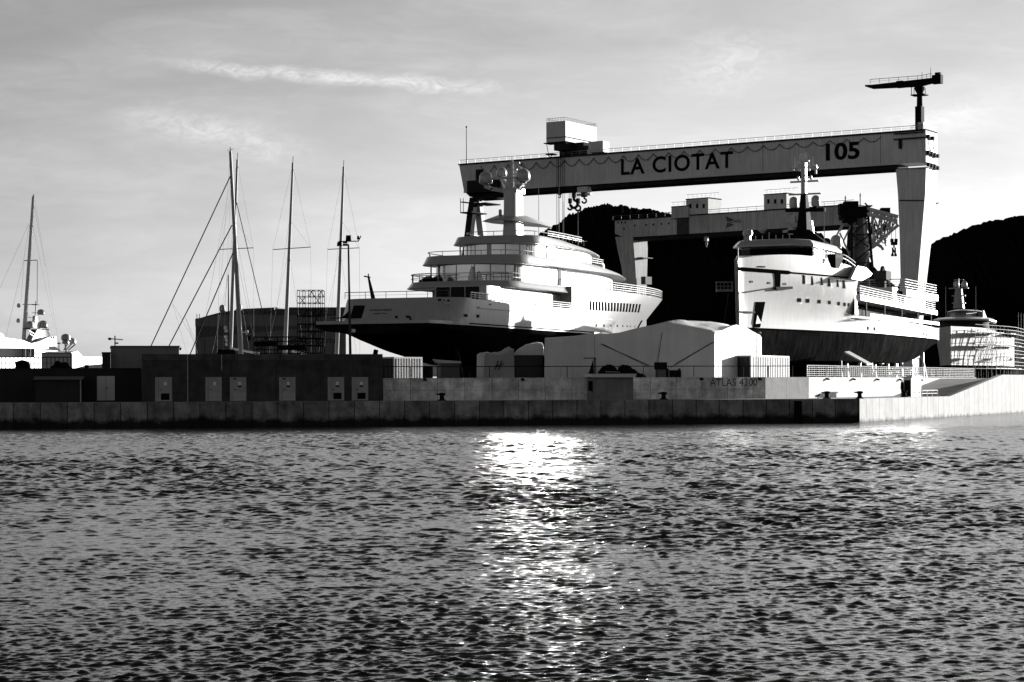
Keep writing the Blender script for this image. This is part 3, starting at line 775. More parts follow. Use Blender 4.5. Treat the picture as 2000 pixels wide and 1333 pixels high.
rings = [[(x+.15*math.sin(d*2+x), d, z*(1-.06*abs(d-1.2))+ (.06*math.sin(x*4+d*3) if z > .5 else 0)) for x, z in base] for d in (0, .4, 1, 1.7, 2.4)]
MB().loft(rings).build('tarpaulin', TARP_G, dp, smooth=50)
mb = MB()
for px in (970, 977): p = QF.side(px+3, 705, YS); q = QF.side(px-3, 722, YS); mb.tube((p[0]-x0, -.05, p[1]-ZY), (q[0]-x0, -.05, q[1]-ZY), .035)
p = QF.side(965, 716, YS); q = QF.side(984, 711, YS); mb.tube((p[0]-x0, -.06, p[1]-ZY), (q[0]-x0, -.06, q[1]-ZY), .03)
mb.build('rope', INK, dp)
# triangular frame with a pole
x0 = QF.sx(1146, 7.5); g = lambda px, py: (QF.sx(px, 7.5)-x0, 0, QF.sz(px, py, 7.5)-ZY)
tf = thing('folded_sail', 'black triangular folded sail hung from a pole before the shelters', 'sail', QF.world(x0, 7.5, ZY), QR)
MB().prism([(g(1145, 739)[0], 0), (g(1160, 739)[0], 0), (g(1159, 702)[0], g(1159, 702)[2])], 'y', -.04, .04).build('sail', BLACK, tf, smooth=0)
mb = MB(); mb.tube((g(1160, 738)[0]+.05, 0, 0), (g(1160, 738)[0]+.05, 0, g(1160, 699)[2]), .04); mb.tube(g(1140, 700), g(1164, 700), .04); mb.tube(g(1163.5, 700), (g(1163.5, 738)[0], 0, 0), .03); mb.build('pole', BLACK, tf)
# covered inflatable boats
def lump(name, label, cat, pts, yl, dep, m, cre=.05):
    x0 = QF.sx(pts[0][0], yl); base = [(QF.sx(px, yl)-x0, max(QF.sz(px, py, yl)-ZY, 0)) for px, py in densify(pts, 4)]
    t = thing(name, label, cat, QF.world(x0, yl, ZY), QR)
    xm = sum(b[0] for b in base)/len(base); rings = []
    for f, k in ((0, .55), (.12, .86), (.35, 1), (.65, 1), (.88, .86), (1, .55)):
        rings.append([(xm+(x-xm)*(.75+.25*k), f*dep, z*k + (cre*math.sin(x*9+f*7) if z > .2 else 0)) for x, z in base])
    MB().loft(rings).build('cover', m, t, smooth=50); return t
lm = lump('inflatable_boat', 'black inflatable boat under covers behind the wall, left of the kiosk roof end', 'boat', [(1174, 740), (1176, 724), (1184, 716), (1190, 712.5), (1199, 713), (1206, 719), (1212, 726), (1216, 740)], 7.5, 1.6, RUBBER)
mb = MB(); a = QF.side(1180, 722, 7.4); mb.tube((.35, -.02, .75), (1.6, -.02, .7), .03); mb.build('grab_line', STEEL, lm)
lump('inflatable_boat', 'black covered inflatable boat with flat tail, beside the shelter ropes', 'boat', [(1215, 740), (1216, 716), (1222, 713), (1234, 715), (1242, 722), (1250, 728), (1262, 732), (1266, 740)], 7.6, 1.6, RUBBER)
a, b_ = QF.sx(1283, 7.6), QF.sx(1303, 7.6)
wb = thing('winch_box', 'black winch box on a grey stand in front of the peaked shelter', 'winch', QF.world(a, 7.6, ZY), QR)
z1 = QF.sz(1293, 708, 7.6)-ZY; z0 = QF.sz(1293, 722, 7.6)-ZY
MB().box(0, b_-a, 0, .8, z0, z1).build('box', BLACK, wb, smooth=0)
mb = MB(); mb.box(.08, b_-a-.08, .06, .7, .1, z0-.003); mb.box(-.1, b_-a+.1, 0, .8, 0, .1); mb.build('stand', STEEL_DK, wb, smooth=0)
a, b_ = QF.sx(1306, 7.6), QF.sx(1331, 7.6); z1 = QF.sz(1318, 720, 7.6)-ZY
rl_ = thing('cable_reel', 'dark cable reel lying beside the black winch box', 'reel', QF.world((a+b_)/2, 8.1, ZY), QR)
W2 = (b_-a)/2
for x in (-W2, W2-.06):
    mb = MB(); mb.loft([[(x+d, r_*math.cos(2*PI*i/16), z1/2+z1/2*math.sin(2*PI*i/16)) for i in range(16)] for d, r_ in ((0, z1/2), (.06, z1/2))]); mb.build('flange', DARK, rl_)
MB().loft([[(x, .36*z1*math.cos(2*PI*i/16), z1/2+.36*z1*math.sin(2*PI*i/16)) for i in range(16)] for x in np.linspace(-W2+.061, W2-.061, 6)]).build('cable', RUBBER, rl_)
# lamp pole before the container
P = QF.world(QF.sx(1478.5, 5.6), 5.6, ZW); zt = QF.sz(1478, 652, 5.6)-ZW
lp = thing('lamp_post', 'slim black lamp post standing in front of the long container', 'lamp post', P, QR)
MB().tube((0, 0, 0), (0, 0, zt), .055, .045, 8).build('pole', BLACK, lp)
mb = MB(); mb.tube((0, 0, zt-.02), (.22, 0, zt+.06), .035); mb.lathe(.26, 0, [(.1, zt-.02), (.12, zt+.06), (.08, zt+.14), (.02, zt+.17)], 10); mb.build('lamp_head', W_MATT, lp)
# floodlight mast behind the dark building
Y0 = 172; P = at(685, 740, Y0); zt = at(680.5, 478, Y0)[2]-ZY; lean = at(680.5, 478, Y0)[0]-P[0]
fm = thing('floodlight_mast', 'tall slim black floodlight mast rising behind the dark door building', 'light mast', (P[0], P[1], ZY))
MB().tube((0, 0, 0), (lean, 0, zt), .13, .075, 8).build('pole', DARK, fm)
mp_ = lambda px, py: (at(px, py, Y0)[0]-P[0], 0, at(px, py, Y0)[2]-ZY)
mb = MB(); mb.tube(mp_(661, 472), mp_(700, 471.5), .045); mb.tube(mp_(700, 471.5), mp_(705, 461), .05); mb.tube(mp_(672, 478), mp_(681, 478), .05); mb.build('crossarm', BLACK, fm)
for (a, b, c, d) in ((675, 460, 686, 472), (658, 473, 668, 481), (669, 472.5, 679, 475.5), (669, 476.5, 679, 480.5), (697, 461, 702, 468)):
    p, q = mp_(a, d), mp_(c, b)
    MB().loft([[(p[0], -.15, p[2]), (q[0], -.15, p[2]), (q[0], .2, p[2]), (p[0], .2, p[2])], [(p[0]+.05, -.1, q[2]), (q[0]-.05, -.1, q[2]), (q[0]-.05, .2, q[2]), (p[0]+.05, .2, q[2])]]).build('floodlight', BLACK, fm, smooth=0)
p = mp_(684, 651); mb = MB(); mb.tube(p, mp_(688, 648), .04); mb.loft([[(mp_(687, 650)[0]+dx, .17*math.cos(2*PI*i/8), mp_(687, 647)[2]+.17*math.sin(2*PI*i/8)) for i in range(8)] for dx in (0, .28)]); mb.build('small_lamp', W_MATT, fm)
# ================================================================== the big white yacht on the yard
def smooth_step(a, b, x):
    t = max(0, min(1, (x-a)/(b-a))); return t*t*(3-2*t)
BY = Frame(-11.6, 190.3, 69.0)
ZB = 8.85
class YHull:
    L0, XM, B = 0.0, 36.0, 6.5
    def xstem(s, z): return 75.5 + (z-8.85)*2.52 if z > 8.85 else 75.5 - (8.85-z)*1.6
    def zs(s, x):
        if x < 34: return 11.42 + .12*smooth_step(6, 0, x)
        return 13.95 + .75*((x-34)/56)**1.5
    def half(s, x, z):
        b = s.B
        if x < 3.2: b = s.B-3.2+math.sqrt(max(0, 3.2**2-(3.2-max(x, 0))**2))
        xs = s.xstem(z)
        if x > s.XM:
            t = min(1, (x-s.XM)/(xs-s.XM)); p = 1.75 + .95*smooth_step(8.85, 14.5, z)
            b *= max(0, 1-t**p)
        return max(b, .02)
YH = YHull()
def on_hull(F, H, px, py, y0=-6.0, off=.0):
    y = y0
    for _ in range(25):
        x, z = F.side(px, py, y); y = .5*y + .5*(-H.half(x, z))
    return (x, y-off, z)
def rake(x, z): return x + 2.1*(z-ZB)/2.6*max(0, 1-x/7.0) if z > ZB else x
yt = thing('motor_yacht', 'large white multi-deck motor yacht standing on land, satellite domes on its mast', 'yacht', BY.world(0, 0, ZY), BY.phi)
G = lambda P: (P[0], P[1], P[2]-ZY)
# topsides: two skins with thickness closed by transom
def topsides():
    xs = list(np.concatenate([[0, .15, .4, .8, 1.3, 1.9, 2.6, 3.2], np.linspace(4, 33.95, 22), [34.0, 34.02], np.linspace(35, 89.9, 44)]))
    mb = MB(); nz = 9; rings = []
    for x in xs:
        zt = YH.zs(x if x != 34.0 else 33.9); ring = []
        levels = [ZB + (zt-ZB)*k/nz for k in range(nz+1)]
        for z in levels:
            xe = min(x, YH.xstem(z)-.01); ring.append((rake(xe, z), -YH.half(xe, z), z-ZY))
        for z in levels[::-1]:
            xe = min(x, YH.xstem(z)-.01); ring.append((rake(xe, z), YH.half(xe, z), z-ZY))
        rings.append(ring)
    mb.loft(rings)
    return mb
topsides().build('hull', W_HULL, yt, smooth=40)
def bottom():
    mb = MB(); rings = []
    for x in list(np.linspace(-4.4, 0, 5)) + list(np.linspace(2, 70, 40)) + [73, 75.2]:
        xc = max(x, 0); b = YH.half(max(xc, 3.2), ZB-.01) if x < 3.2 else YH.half(min(x, 75.2), ZB-.01)
        if x < 0: b = 5.9
        elif x < 3.2: b = max(YH.half(x, ZB), 5.9)
        kz = 7.9 - 2.9*smooth_step(-3, 16, x) + max(0, (x-64)/11)**2*3.0
        kz = min(kz, ZB-.25)
        rings.append([(x, -b, ZB-ZY-.006), (x, -b*.97, ZB-ZY-(ZB-kz)*.35), (x, -b*.78, ZB-ZY-(ZB-kz)*.72), (x, -b*.3, kz+.1-ZY), (x, 0, kz-ZY),
                      (x, b*.3, kz+.1-ZY), (x, b*.78, ZB-ZY-(ZB-kz)*.72), (x, b*.97, ZB-ZY-(ZB-kz)*.35), (x, b, ZB-ZY-.006)])
    mb.loft(rings); return mb
bottom().build('hull_bottom', ANTIFOUL, yt, smooth=40)
# boot stripe and rubbing strakes
mb = MB()
def strake(mb, z0, x0, x1, n, out, hgt, H=YH):
    for s in (-1, 1):
        rings = []
        for k in range(n+1):
            x = x0+(x1-x0)*k/n; z = z0(x) if callable(z0) else z0; b = H.half(x, z)
            rings.append([(x, s*(b-.05), z-ZY-hgt/2), (x, s*(b+out), z-ZY-hgt/2), (x, s*(b+out), z-ZY+hgt/2), (x, s*(b-.05), z-ZY+hgt/2)])
        mb.loft(rings)
strake(mb, ZB+.18, 4, 72, 40, .03, .12); mb.build('boot_stripe', INK, yt, smooth=0)
mb = MB(); strake(mb, lambda x: 10.55+.004*x, 6, 50, 30, .06, .07); mb.build('rubbing_strake', GREY, yt, smooth=0)
# swim platform
mb = MB(); pl = [(-4.5, -5.2), (-4.2, -5.8), (-3.5, -6.1), (.3, -6.3), (.3, 6.3), (-3.5, 6.1), (-4.2, 5.8), (-4.5, 5.2)]
mb.prism(pl, 'z', ZB-ZY+.003, ZB-ZY+.30); mb.build('swim_platform', W_HULL, yt, smooth=30)
# main deck
mb = MB(); dk = [(3, -5.6), (5, -6.3), (34, -6.3), (34, 6.3), (5, 6.3), (3, 5.6)]; mb.prism(dk, 'z', 10.75-ZY, 10.85-ZY); mb.build('main_deck', mat('teak_deck', .22, .7, .2, .6), yt)
# garage opening, lettering, fittings on the transom: the raked plane
def on_transom(px, py, off=.03):
    x = 0.0
    for _ in range(20):
        y, z = BY.end(px, py, x); x = .5*x + .5*2.1*(z-ZB)/2.6
    return (x-off, y, z-ZY)
def patch(mb, pts, depth=.06, ax=0):
    """a thin plate through pts, thickened towards the inside along axis ax"""
    n = len(pts); q = []
    for p in pts:
        p = list(p); p[ax] += depth; q.append(tuple(p))
    mb.add(list(pts)+q, [tuple(range(n)), tuple(range(n, 2*n))[::-1]] + [(i, (i+1) % n, n+(i+1) % n, n+i) for i in range(n)])
mb = MB(); patch(mb, [on_transom(*p) for p in ((691, 597), (713, 597), (706, 622), (684, 622))]); mb.build('garage_opening', BLACK, yt, smooth=0)  # flat black plate stands in for the shaded recess
mb = MB(); patch(mb, [on_transom(*p) for p in ((645, 621.5), (668, 620), (684, 606), (686, 622), (645, 623))], .04); mb.build('stern_recess', INK, yt, smooth=0)
p = on_transom(744, 606); q = on_transom(743, 612.5)
dirx = Matrix(((0, -1, 0), (0, 0, 1), (-1, 0, 0)))
rt = math.atan2(2.1, 2.6)
NAME_INK = mat('grey_name_paint', .07, .6, .2, 2)
for txt, P, sz in (('ANDROMEDA', p, .30), ('George Town', q, .2)):
    o = letters(txt, sz, NAME_INK, yt, 'lettering', (P[0]-.0, P[1], P[2]), (PI/2-rt*1.0, 0, -PI/2), depth=.03, squeeze=1.25)
mb = MB()
for (a, b, c, d) in ((772, 617, 777, 622), (793, 617, 800, 621)): patch(mb, [on_transom(*pp) for pp in ((a, b), (c, b), (c, d), (a, d))], .05)
a = on_transom(800, 619); b = on_transom(804, 628, .1); mb.tube(a, b, .09); mb.build('mooring_fitting', BLACK, yt)
# portholes on the quarter, row forward, hawse slots
def hull_window(px, py, w_, h_, lean=0, m=GLASS, name='porthole', F=BY, H=YH, root=None):
    pts = [G(on_hull(F, H, px+dx+lean*dy, py+dy, off=.03)) for dx, dy in ((-w_/2, -h_/2), (w_/2, -h_/2), (w_/2, h_/2), (-w_/2, h_/2))]
    mb = MB(); patch(mb, pts, .08, 1); return mb.build(name, m, root or yt, smooth=0)
for px, py in ((910.5, 616.5), (933, 618)): hull_window(px, py, 5.2, 5.4)
for k, px in enumerate((1164.5, 1179.5, 1193, 1205.5, 1216.5, 1225, 1231, 1240)): hull_window(px, 636+.35*k, (2.6, 2.8, 2, 2, 1.6, 1.6, 1.2, 1.2)[k], (5, 4.6, 4, 4, 3.4, 3.4, 3, 3)[k])
for k in range(17):
    f = k/16; hull_window(1153+95*f, 597.3+5.5*f, 3.3, 18.0-1.8*f, lean=.02-.34*max(0, f-.3), m=INK, name='air_slot')
for (px, py, w_, h_) in ((845, 586.5, 3.5, 4), (860, 587, 18, 3), (876, 587.5, 3.5, 4), (957, 595, 4, 2.4), (1076, 608, 6, 1.8), (1094, 608, 2.6, 2.4), (1037, 603, 2.5, 2)): hull_window(px, py, w_, h_, m=INK, name='fairlead')
hull_window(872, 593, 46, 2.0, lean=0, m=GREY, name='fender_bar') if False else None
mb = MB(); a = G(on_hull(BY, YH, 848, 592, off=.05)); b = G(on_hull(BY, YH, 935, 601, off=.05)); mb.bar(a, b, .12, .14); mb.build('fender_bar', GREY, yt)
mb = MB(); patch(mb, [G(on_hull(BY, YH, *p, off=.05)) for p in ((1252, 627), (1255, 626), (1246, 643), (1243, 644))], .1, 1); mb.build('anchor_pocket', INK, yt, smooth=0)

# --- deck bands: overhanging fascias with rounded stern quarters and tapering bows
def plan(xa, xf, hb, ra, Lf, n=9, p=2.1):
    pts = []
    for k in range(n+1):                                     # starboard stern quarter
        t = PI/2*k/n; pts.append((xa+ra*(1-math.sin(t)) if False else xa+ra-ra*math.cos(t), -(hb-ra+ra*math.sin(t))))
    for k in range(1, 15):
        t = k/14; x = xf-Lf+Lf*t; pts.append((x, -hb*max(1-t**p, .004)))
    return pts + [(x, -y) for x, y in pts[::-1]]
def band(name, xa, xf, hb, ra, Lf, z0, h, slope, inset, brow, m=W_PAINT):
    mb = MB(); rings = []
    zf = lambda x, z: z + slope*(x-xa) - ZY
    for dz, ins, br in ((0, .12, .2), (.06, 0, 0), (h*.45, inset*.5, brow*.25), (h-.05, inset, brow), (h, inset+.08, brow+.1)):
        P = plan(xa+ins, xf-br, hb-ins*.55, ra, Lf)
        rings.append([(x, y, zf(x, z0+dz)) for x, y in P])
    mb.loft(rings); return mb.build(name, m, yt, smooth=45)
def house(name, xa, xf, hb, ra, Lf, z0, z1, slope, m=W_PAINT):
    P = plan(xa, xf, hb, ra, Lf, 8)
    mb = MB(); mb.loft([[(x, y, z0+slope*(x-xa)-ZY) for x, y in P], [(x, y, z1+slope*(x-xa)-ZY) for x, y in P]])
    return mb.build(name, m, yt, smooth=45)
SLP = .011
band('deck_fascia', 15.2, 70, 6.25, 3.4, 34, 13.08, .72, .004, .55, .1)
band('deck_fascia', 18.9, 72.4, 6.0, 3.2, 28, 15.72, .98, SLP, .5, 8)
band('deck_fascia', 25.4, 62.3, 5.0, 2.8, 24, 18.25, .92, SLP, .45, 10)
mb = MB(); mb.prism([(12.2, .6), (12.2, -4.4), (12.5, -4.9), (13.2, -5.1), (34.2, -5.1), (34.2, 5.1), (22, 5.1), (22, .6)], 'z', 10.86-ZY, 13.1-ZY); mb.build('deckhouse', W_PAINT, yt, smooth=20)
house('deckhouse', 18.9, 67.5, 4.9, 4.7, 24, 13.8, 15.75, SLP)
house('deckhouse', 25.7, 58.8, 4.2, 4.0, 18, 16.66, 18.28, SLP)
# dark glazing facing the stern on each deck, as separate panes
def panes(xa, hb, z0, z1, ys, off=.05):
    for a, b in zip(ys[:-1], ys[1:]):
        mb = MB(); mb.box(xa-off, xa-.004, a+.06, b-.06, z0-ZY, z1-ZY); mb.build('window', GLASS, yt, smooth=0)
panes(12.2, 5.1, 10.95, 13.0, [-4.3, -2.7, -1.1, .5])
# side glazing: silvered glass that mirrors the sky, and two dark slots per deck
SILVER = mat('silvered_window_glass', .8, .18, .04, .3, metal=.9)
def side_panes(hb, z0, z1, xs, xa0, slope, m, name='window'):
    for a, b in zip(xs[:-1], xs[1:]):
        toe = .042 if m is SILVER else 0            # silvered panes toed out to throw the sun's glint onto the water
        mb = MB(); mb.add([(x, -hb-d-toe*(x-a), z+slope*(x-xa0)-ZY) for d in (-.02, .03) for x, z in ((a+.07, z0), (b-.07, z0), (b-.07, z1), (a+.07, z1))],
                          [(0,1,2,3), (7,6,5,4), (0,1,5,4), (1,2,6,5), (2,3,7,6), (3,0,4,7)])
        mb.build(name, m, yt, smooth=0)
side_panes(5.1, 11.0, 12.95, [14, 16.4, 18.8, 21.2, 23.6], 12.2, 0, SILVER)
side_panes(5.1, 11.0, 12.95, [23.8, 26.2, 28.6, 31, 33.4], 12.2, 0, SILVER)
side_panes(4.9, 14.05, 15.6, [23.7, 26.1, 28.5, 31, 33.2], 18.9, SLP, SILVER)
side_panes(4.2, 16.9, 18.2, [29.8, 31.6, 33.4, 35.2], 25.7, SLP, SILVER)
def round_panes(xa, hb, ra, z0, z1, n):
    """tall curved panes round the aft end of a deckhouse"""
    for k in range(n):
        t0, t1 = -PI/2+PI*(k+.04)/n, -PI/2+PI*(k+.96)/n; rings = []
        for r in (ra-.02, ra+.05):
            arc = [(xa+ra-r*math.cos(t), (hb-ra)*math.copysign(1, t) + r*math.sin(t)) for t in np.linspace(t0, t1, 7)]
            rings.append(arc)
        P = rings[0] + rings[1][::-1]
        mb = MB(); mb.prism(P, 'z', z0-ZY, z1-ZY); mb.build('window', SILVER, yt, smooth=40)
round_panes(18.9, 4.9, 4.7, 14.0, 15.65, 9)
round_panes(25.7, 4.2, 4.0, 16.85, 18.2, 8)
for px0, px1, hb, z0, z1, xa0 in ((1077, 1083, 4.9, 13.95, 15.65, 24), (1090, 1096.5, 4.9, 13.95, 15.65, 24), (1065.5, 1071, 4.2, 16.8, 18.25, 29.5), (1078.5, 1083.5, 4.2, 16.8, 18.25, 29.5)):
    a, b = BY.sx(px0, -hb), BY.sx(px1, -hb); side_panes(hb+.03, z0, z1, [a-.07, b+.07], xa0, SLP, GLASS)
# dark open passage forward of the main deckhouse
a, b = BY.sx(1083, -6.5), BY.sx(1117, -6.5)
mb = MB(); mb.box(34.05, 34.35, -6.32, 6.32, 10.9-ZY, 13.05-ZY); mb.build('bulkhead', W_PAINT, yt, smooth=0)
# pillars
def pillar(F, root, px, yl, z0, z1, r=.09, m=W_MATT, x=None):
    xx = F.sx(px, yl) if x is None else x
    MB().tube((xx, yl, z0-ZY), (xx, yl, z1-ZY), r, n=8).build('pillar', m, root)
for (x, y, z0, z1) in ((19.6, 4.2, 13.75, 15.75), (20.2, 3.6, 13.75, 15.75), (19.4, -1.2, 13.75, 15.75), (21.6, -4.6, 13.75, 15.75), (26.2, 3.6, 16.65, 18.3), (26.8, 3.0, 16.65, 18.3), (26.0, -1.4, 16.65, 18.3), (27.6, -3.9, 16.65, 18.3)):
    pillar(BY, yt, 0, y, z0, z1, x=x)
# railings
def deck_rail(name, pts, h, step, wires, m, r=.035):
    """pts in local metres; posts every step, wires at given height shares"""
    mb = MB(); acc = 0; last = None
    for p, q in zip(pts[:-1], pts[1:]):
        mb.tube((p[0], p[1], p[2]+h), (q[0], q[1], q[2]+h), r*1.2, n=5)
        for wv in wires: mb.tube((p[0], p[1], p[2]+h*wv), (q[0], q[1], q[2]+h*wv), r*.55, n=4)
        L = math.dist(p, q); s = (step-acc) if last is not None else 0
        while s <= L:
            f = s/L; x, y, z = [p[i]+(q[i]-p[i])*f for i in range(3)]; mb.tube((x, y, z), (x, y, z+h), r, n=5); s += step
        acc = (L-(s-step)); last = q
    return mb
pr = plan(15.7, 66, 5.85, 3.2, 32)
deck_rail('railing', [(x, y, 13.78-ZY) for x, y in pr if x < 20] , .85, 1.7, (.5,), STEEL).build('railing', STEEL_DK, yt)
stern_pts = lambda P, lim, z: [(x, y, z) for x, y in ([p for p in P[len(P)//2:] if p[0] < lim] + [p for p in P[:len(P)//2] if p[0] < lim])]
def stern_rail(xa, hb, ra, lim, z, h, step, wires, m):
    P = plan(xa, 60, hb, ra, 20); pts = stern_pts(P, lim, z-ZY)
    pts = [(lim, hb, z-ZY)] + pts + [(lim, -hb, z-ZY)]
    deck_rail('railing', pts, h, step, wires, m).build('railing', m, yt)
stern_rail(15.7, 5.9, 3.2, 30, 13.75, .85, 1.9, (.5,), STEEL)
stern_rail(19.6, 5.6, 3.0, 27, 16.66, .5, 2.2, (), STEEL)
stern_rail(27.5, 4.2, 2.4, 46, 19.2, .55, 2.4, (), STEEL)
# low aft bulwark rail (white, solid capping) along the starboard side deck, and the transom rail
pts = [(x, -YH.half(x, 11.4), 11.42-ZY) for x in np.linspace(4.5, 33.9, 22)]
mb = deck_rail('railing', pts, .62, 1.05, (.33, .66), W_MATT, .05); mb.build('railing', W_MATT, yt)
tp = [(2.3+.2, y, 11.55-ZY) for y in np.linspace(6.0, -5.2, 10)]
deck_rail('railing', tp, .62, 2.2, (.5,), STEEL, .03).build('railing', STEEL_DK, yt)
# bow rail on the raised hull
pts = [(x-.4, -YH.half(x-.5, YH.zs(x))+.05, YH.zs(x)-ZY) for x in np.linspace(36, 89.6, 40)]
pts += [(x-.4, YH.half(x-.5, YH.zs(x))-.05, YH.zs(x)-ZY) for x in np.linspace(89.4, 70, 16)]
deck_rail('railing', pts, 1.0, 1.25, (.25, .5, .75), W_MATT, .045).build('railing', W_MATT, yt)
# upper forward side rails
for (hb, z, xa, x0, x1) in ((5.5, 16.72, 18.9, 32, 50), (4.4, 19.2, 25.4, 32, 45)):
    pts = []
    for x in np.linspace(x0, x1, 14):
        y = hb*(1-max(0, (x-(x1-14))/40)**2.0); pts.append((x, -y, z+SLP*(x-xa)-ZY))
    deck_rail('railing', pts, .7, 1.3, (.33, .66), W_MATT, .04).build('railing', W_MATT, yt)
# mast: broad column with brow platform, arms and four domes
xm = 32.4
zp = lambda py, y=0, x=xm: BY.ez(1000, py, x)-ZY
def col(z): k = 1+.12*smooth_step(19, 18.6, z); return k
mb = MB(); rr = []
for z, sx_, sy_ in ((15.6, 1.75, .95), (17.7, 1.6, .8), (18.4, 1.6, .8), (21.1, 1.5, .78)):
    rr.append([(xm+.6+sx_*math.copysign(abs(math.cos(a))**.55, math.cos(a)), sy_*math.copysign(abs(math.sin(a))**.55, math.sin(a)), z) for a in np.linspace(0, 2*PI, 25)[:-1]])
mb.loft(rr); mb.build('mast', W_PAINT, yt, smooth=40)
# brow platform: a swept wing, broad aft, pointing forward to starboard
brow = [(xm-1.6, 2.9), (xm-2.2, 2.3), (xm-2.3, -.6), (xm-1.2, -1.4), (xm+4.0, -1.9), (xm+9.5, -1.4), (xm+9.8, -.9), (xm+5, 1.6), (xm+1.5, 2.8)]
z0 = zp(434); mb = MB(); cx_, cy_ = xm+1.2, .2
mb.loft([[(x, y, z0+.02) for x, y in brow], [(x+(cx_-x)*.08, y+(cy_-y)*.08, z0+.2) for x, y in brow], [(x+(cx_-x)*.55, y+(cy_-y)*.45, z0+.8) for x, y in brow], [(x+(cx_-x)*.8, y+(cy_-y)*.65, z0+.9) for x, y in brow]])
mb.build('mast_brow', W_PAINT, yt, smooth=25)
def dome(root, F, px, py0, py1, xl, wpx, m=W_PAINT, name='satellite_dome'):
    """domed radome whose bottom is at py1, top py0, placed in the plane x = xl"""
    y, z1 = F.end(px, py0, xl); _, z0 = F.end(px, py1, xl); r = abs(F.ex_(px+wpx/2, xl)-F.ex_(px-wpx/2, xl))/2
    h = z1-z0; ca = max(h-r, .25*h); prof = [(r*.7, z0-ZY), (r*.93, z0+.06*h-ZY), (r, z0+.15*h-ZY), (r, z0+ca-ZY)]
    for k in range(1, 7):
        t = PI/2*k/6; prof.append((r*math.cos(t)+.001, z0+ca+(h-ca)*math.sin(t)-ZY))
    mb = MB(); mb.lathe(xl, y, prof, 20); return mb.build(name, m, root, smooth=60), (xl, y, z0-ZY, r)
arms = MB()
for px, a, b, xl, wd in ((949, 335, 360, xm-.6, 25), (979.5, 327, 346, xm+2.2, 19.5), (1010.5, 325, 352, xm+2.4, 24), (1021.5, 329, 355, xm-.4, 26)):
    d_, (x_, y_, z_, r_) = dome(yt, BY, px, a, b, xl, wd)
    MB().lathe(x_, y_, [(r_*.45, z_-.22), (r_*.5, z_-.02)], 12).build('dome_foot', GREY, d_)
    ye = y_; zt = zp(378)
    for (p, q) in (((xm+.4, ye*.15, zp(374)), (x_, ye*.75, z_-.55)), ((x_, ye*.75, z_-.55), (x_, ye, z_-.3))): arms.bar(p, q, .9, .34)
arms.box(xm-.6, xm+1.9, -.9, .9, zp(377), zp(368)); arms.build('mast_arms', W_PAINT, yt)
mb = MB(); zt = zp(312); mb.tube((xm+.5, .1, zp(368)), (xm+.5, .1, zt), .28, .16, 8); mb.tube((xm+.5, .1, zt), (xm+.5, .1, zp(305)), .04)
for py in (318, 331, 340, 352): mb.tube((xm+.5, .9 if py < 330 else .5, zp(py)), (xm+.5, -.8 if py < 330 else -.5, zp(py)), .07); mb.lathe(xm+.5, .35, [(.12, zp(py)-.14), (.16, zp(py)), (.1, zp(py)+.16)], 8)
mb.build('antenna_mast', STEEL, yt)
mb = MB(); mb.box(xm-1.8, xm-1.0, -1.1, 1.9, zp(351)-.05, zp(351)+.12); mb.build('radar_scanner', W_PAINT, yt, smooth=0)
d_, q = dome(yt, BY, 977, 409, 421, xm-.4, 6)
for px, py0, py1, xl in ((1052, 353, 468, 46), (1092, 353, 470, 53), (1129, 415, 484, 58), (1100, 395, 478, 50)):
    y, z1 = BY.end(px, py0, xl); _, z0 = BY.end(px, py1, xl); MB().tube((xl, y, z0-ZY-1), (xl, y, z1-ZY), .05, .02, 5).build('whip_antenna', W_MATT, yt)
# dome box on the forward coach roof
yb, zb_ = BY.end(1166, 540, 62); zt_ = BY.ez(1166, 514, 62); mb = MB()
mb.lathe(62, yb, [(.95, zb_-ZY-.4), (.95, zt_-ZY-.35), (.85, zt_-ZY-.05), (.2, zt_-ZY)], 16); mb.build('navigation_dome', W_PAINT, yt)
# stern crane post
a = BY.end(731, 586, 3.0); b = BY.end(719.5, 541, 3.0)
mb = MB(); mb.tube((3, a[0], a[1]-ZY-.4), (3, b[0], b[1]-ZY), .26, .1, 8); c = BY.end(711, 540, 3); d = BY.end(723, 542, 3); mb.tube((3, c[0], c[1]-ZY), (3, d[0], d[1]-ZY), .07); mb.tube((3, b[0], b[1]-ZY), (3, b[0], b[1]-ZY+.3), .06); mb.build('crane_post', BLACK, yt)
# deck furniture standing on the upper aft deck
def on_deck(px, x, z): return BY.world(x, BY.ex_(px, x), z)
for px, lab in ((833, 'dark covered lounger on the upper aft deck of the yacht, by its corner pillar'), (851, 'dark covered lounger in the middle of the yacht upper aft deck')):
    P = on_deck(px, 18.2, 13.72); t = thing('lounger', lab, 'lounger', P, BY.phi, 'covered loungers on the yacht')
    MB().loft([[(-.5, -.7, 0), (.5, -.7, 0), (.5, .7, 0), (-.5, .7, 0)], [(-.45, -.65, .35), (.45, -.65, .55), (.45, .65, .55), (-.45, .65, .3)], [(-.2, -.4, .5), (.4, -.4, .85), (.4, .2, .8), (-.2, .3, .45)]]).build('cover', BLACK, t)
for px, s_, lab in ((922, 1.75, 'tall white folded parasol on the yacht upper aft deck'), (936, 1.2, 'short white folded parasol beside the taller one on the yacht deck')):
    P = on_deck(px, 18.6, 13.72); t = thing('parasol', lab, 'parasol', P, BY.phi, 'folded parasols on the yacht')
    MB().lathe(0, 0, [(.42, .05), (.36, .4*s_), (.16, .8*s_), (.05, s_)], 10).build('canopy', W_MATT, t); MB().tube((0, 0, 0), (0, 0, s_*1.05), .03).build('pole', STEEL, t)
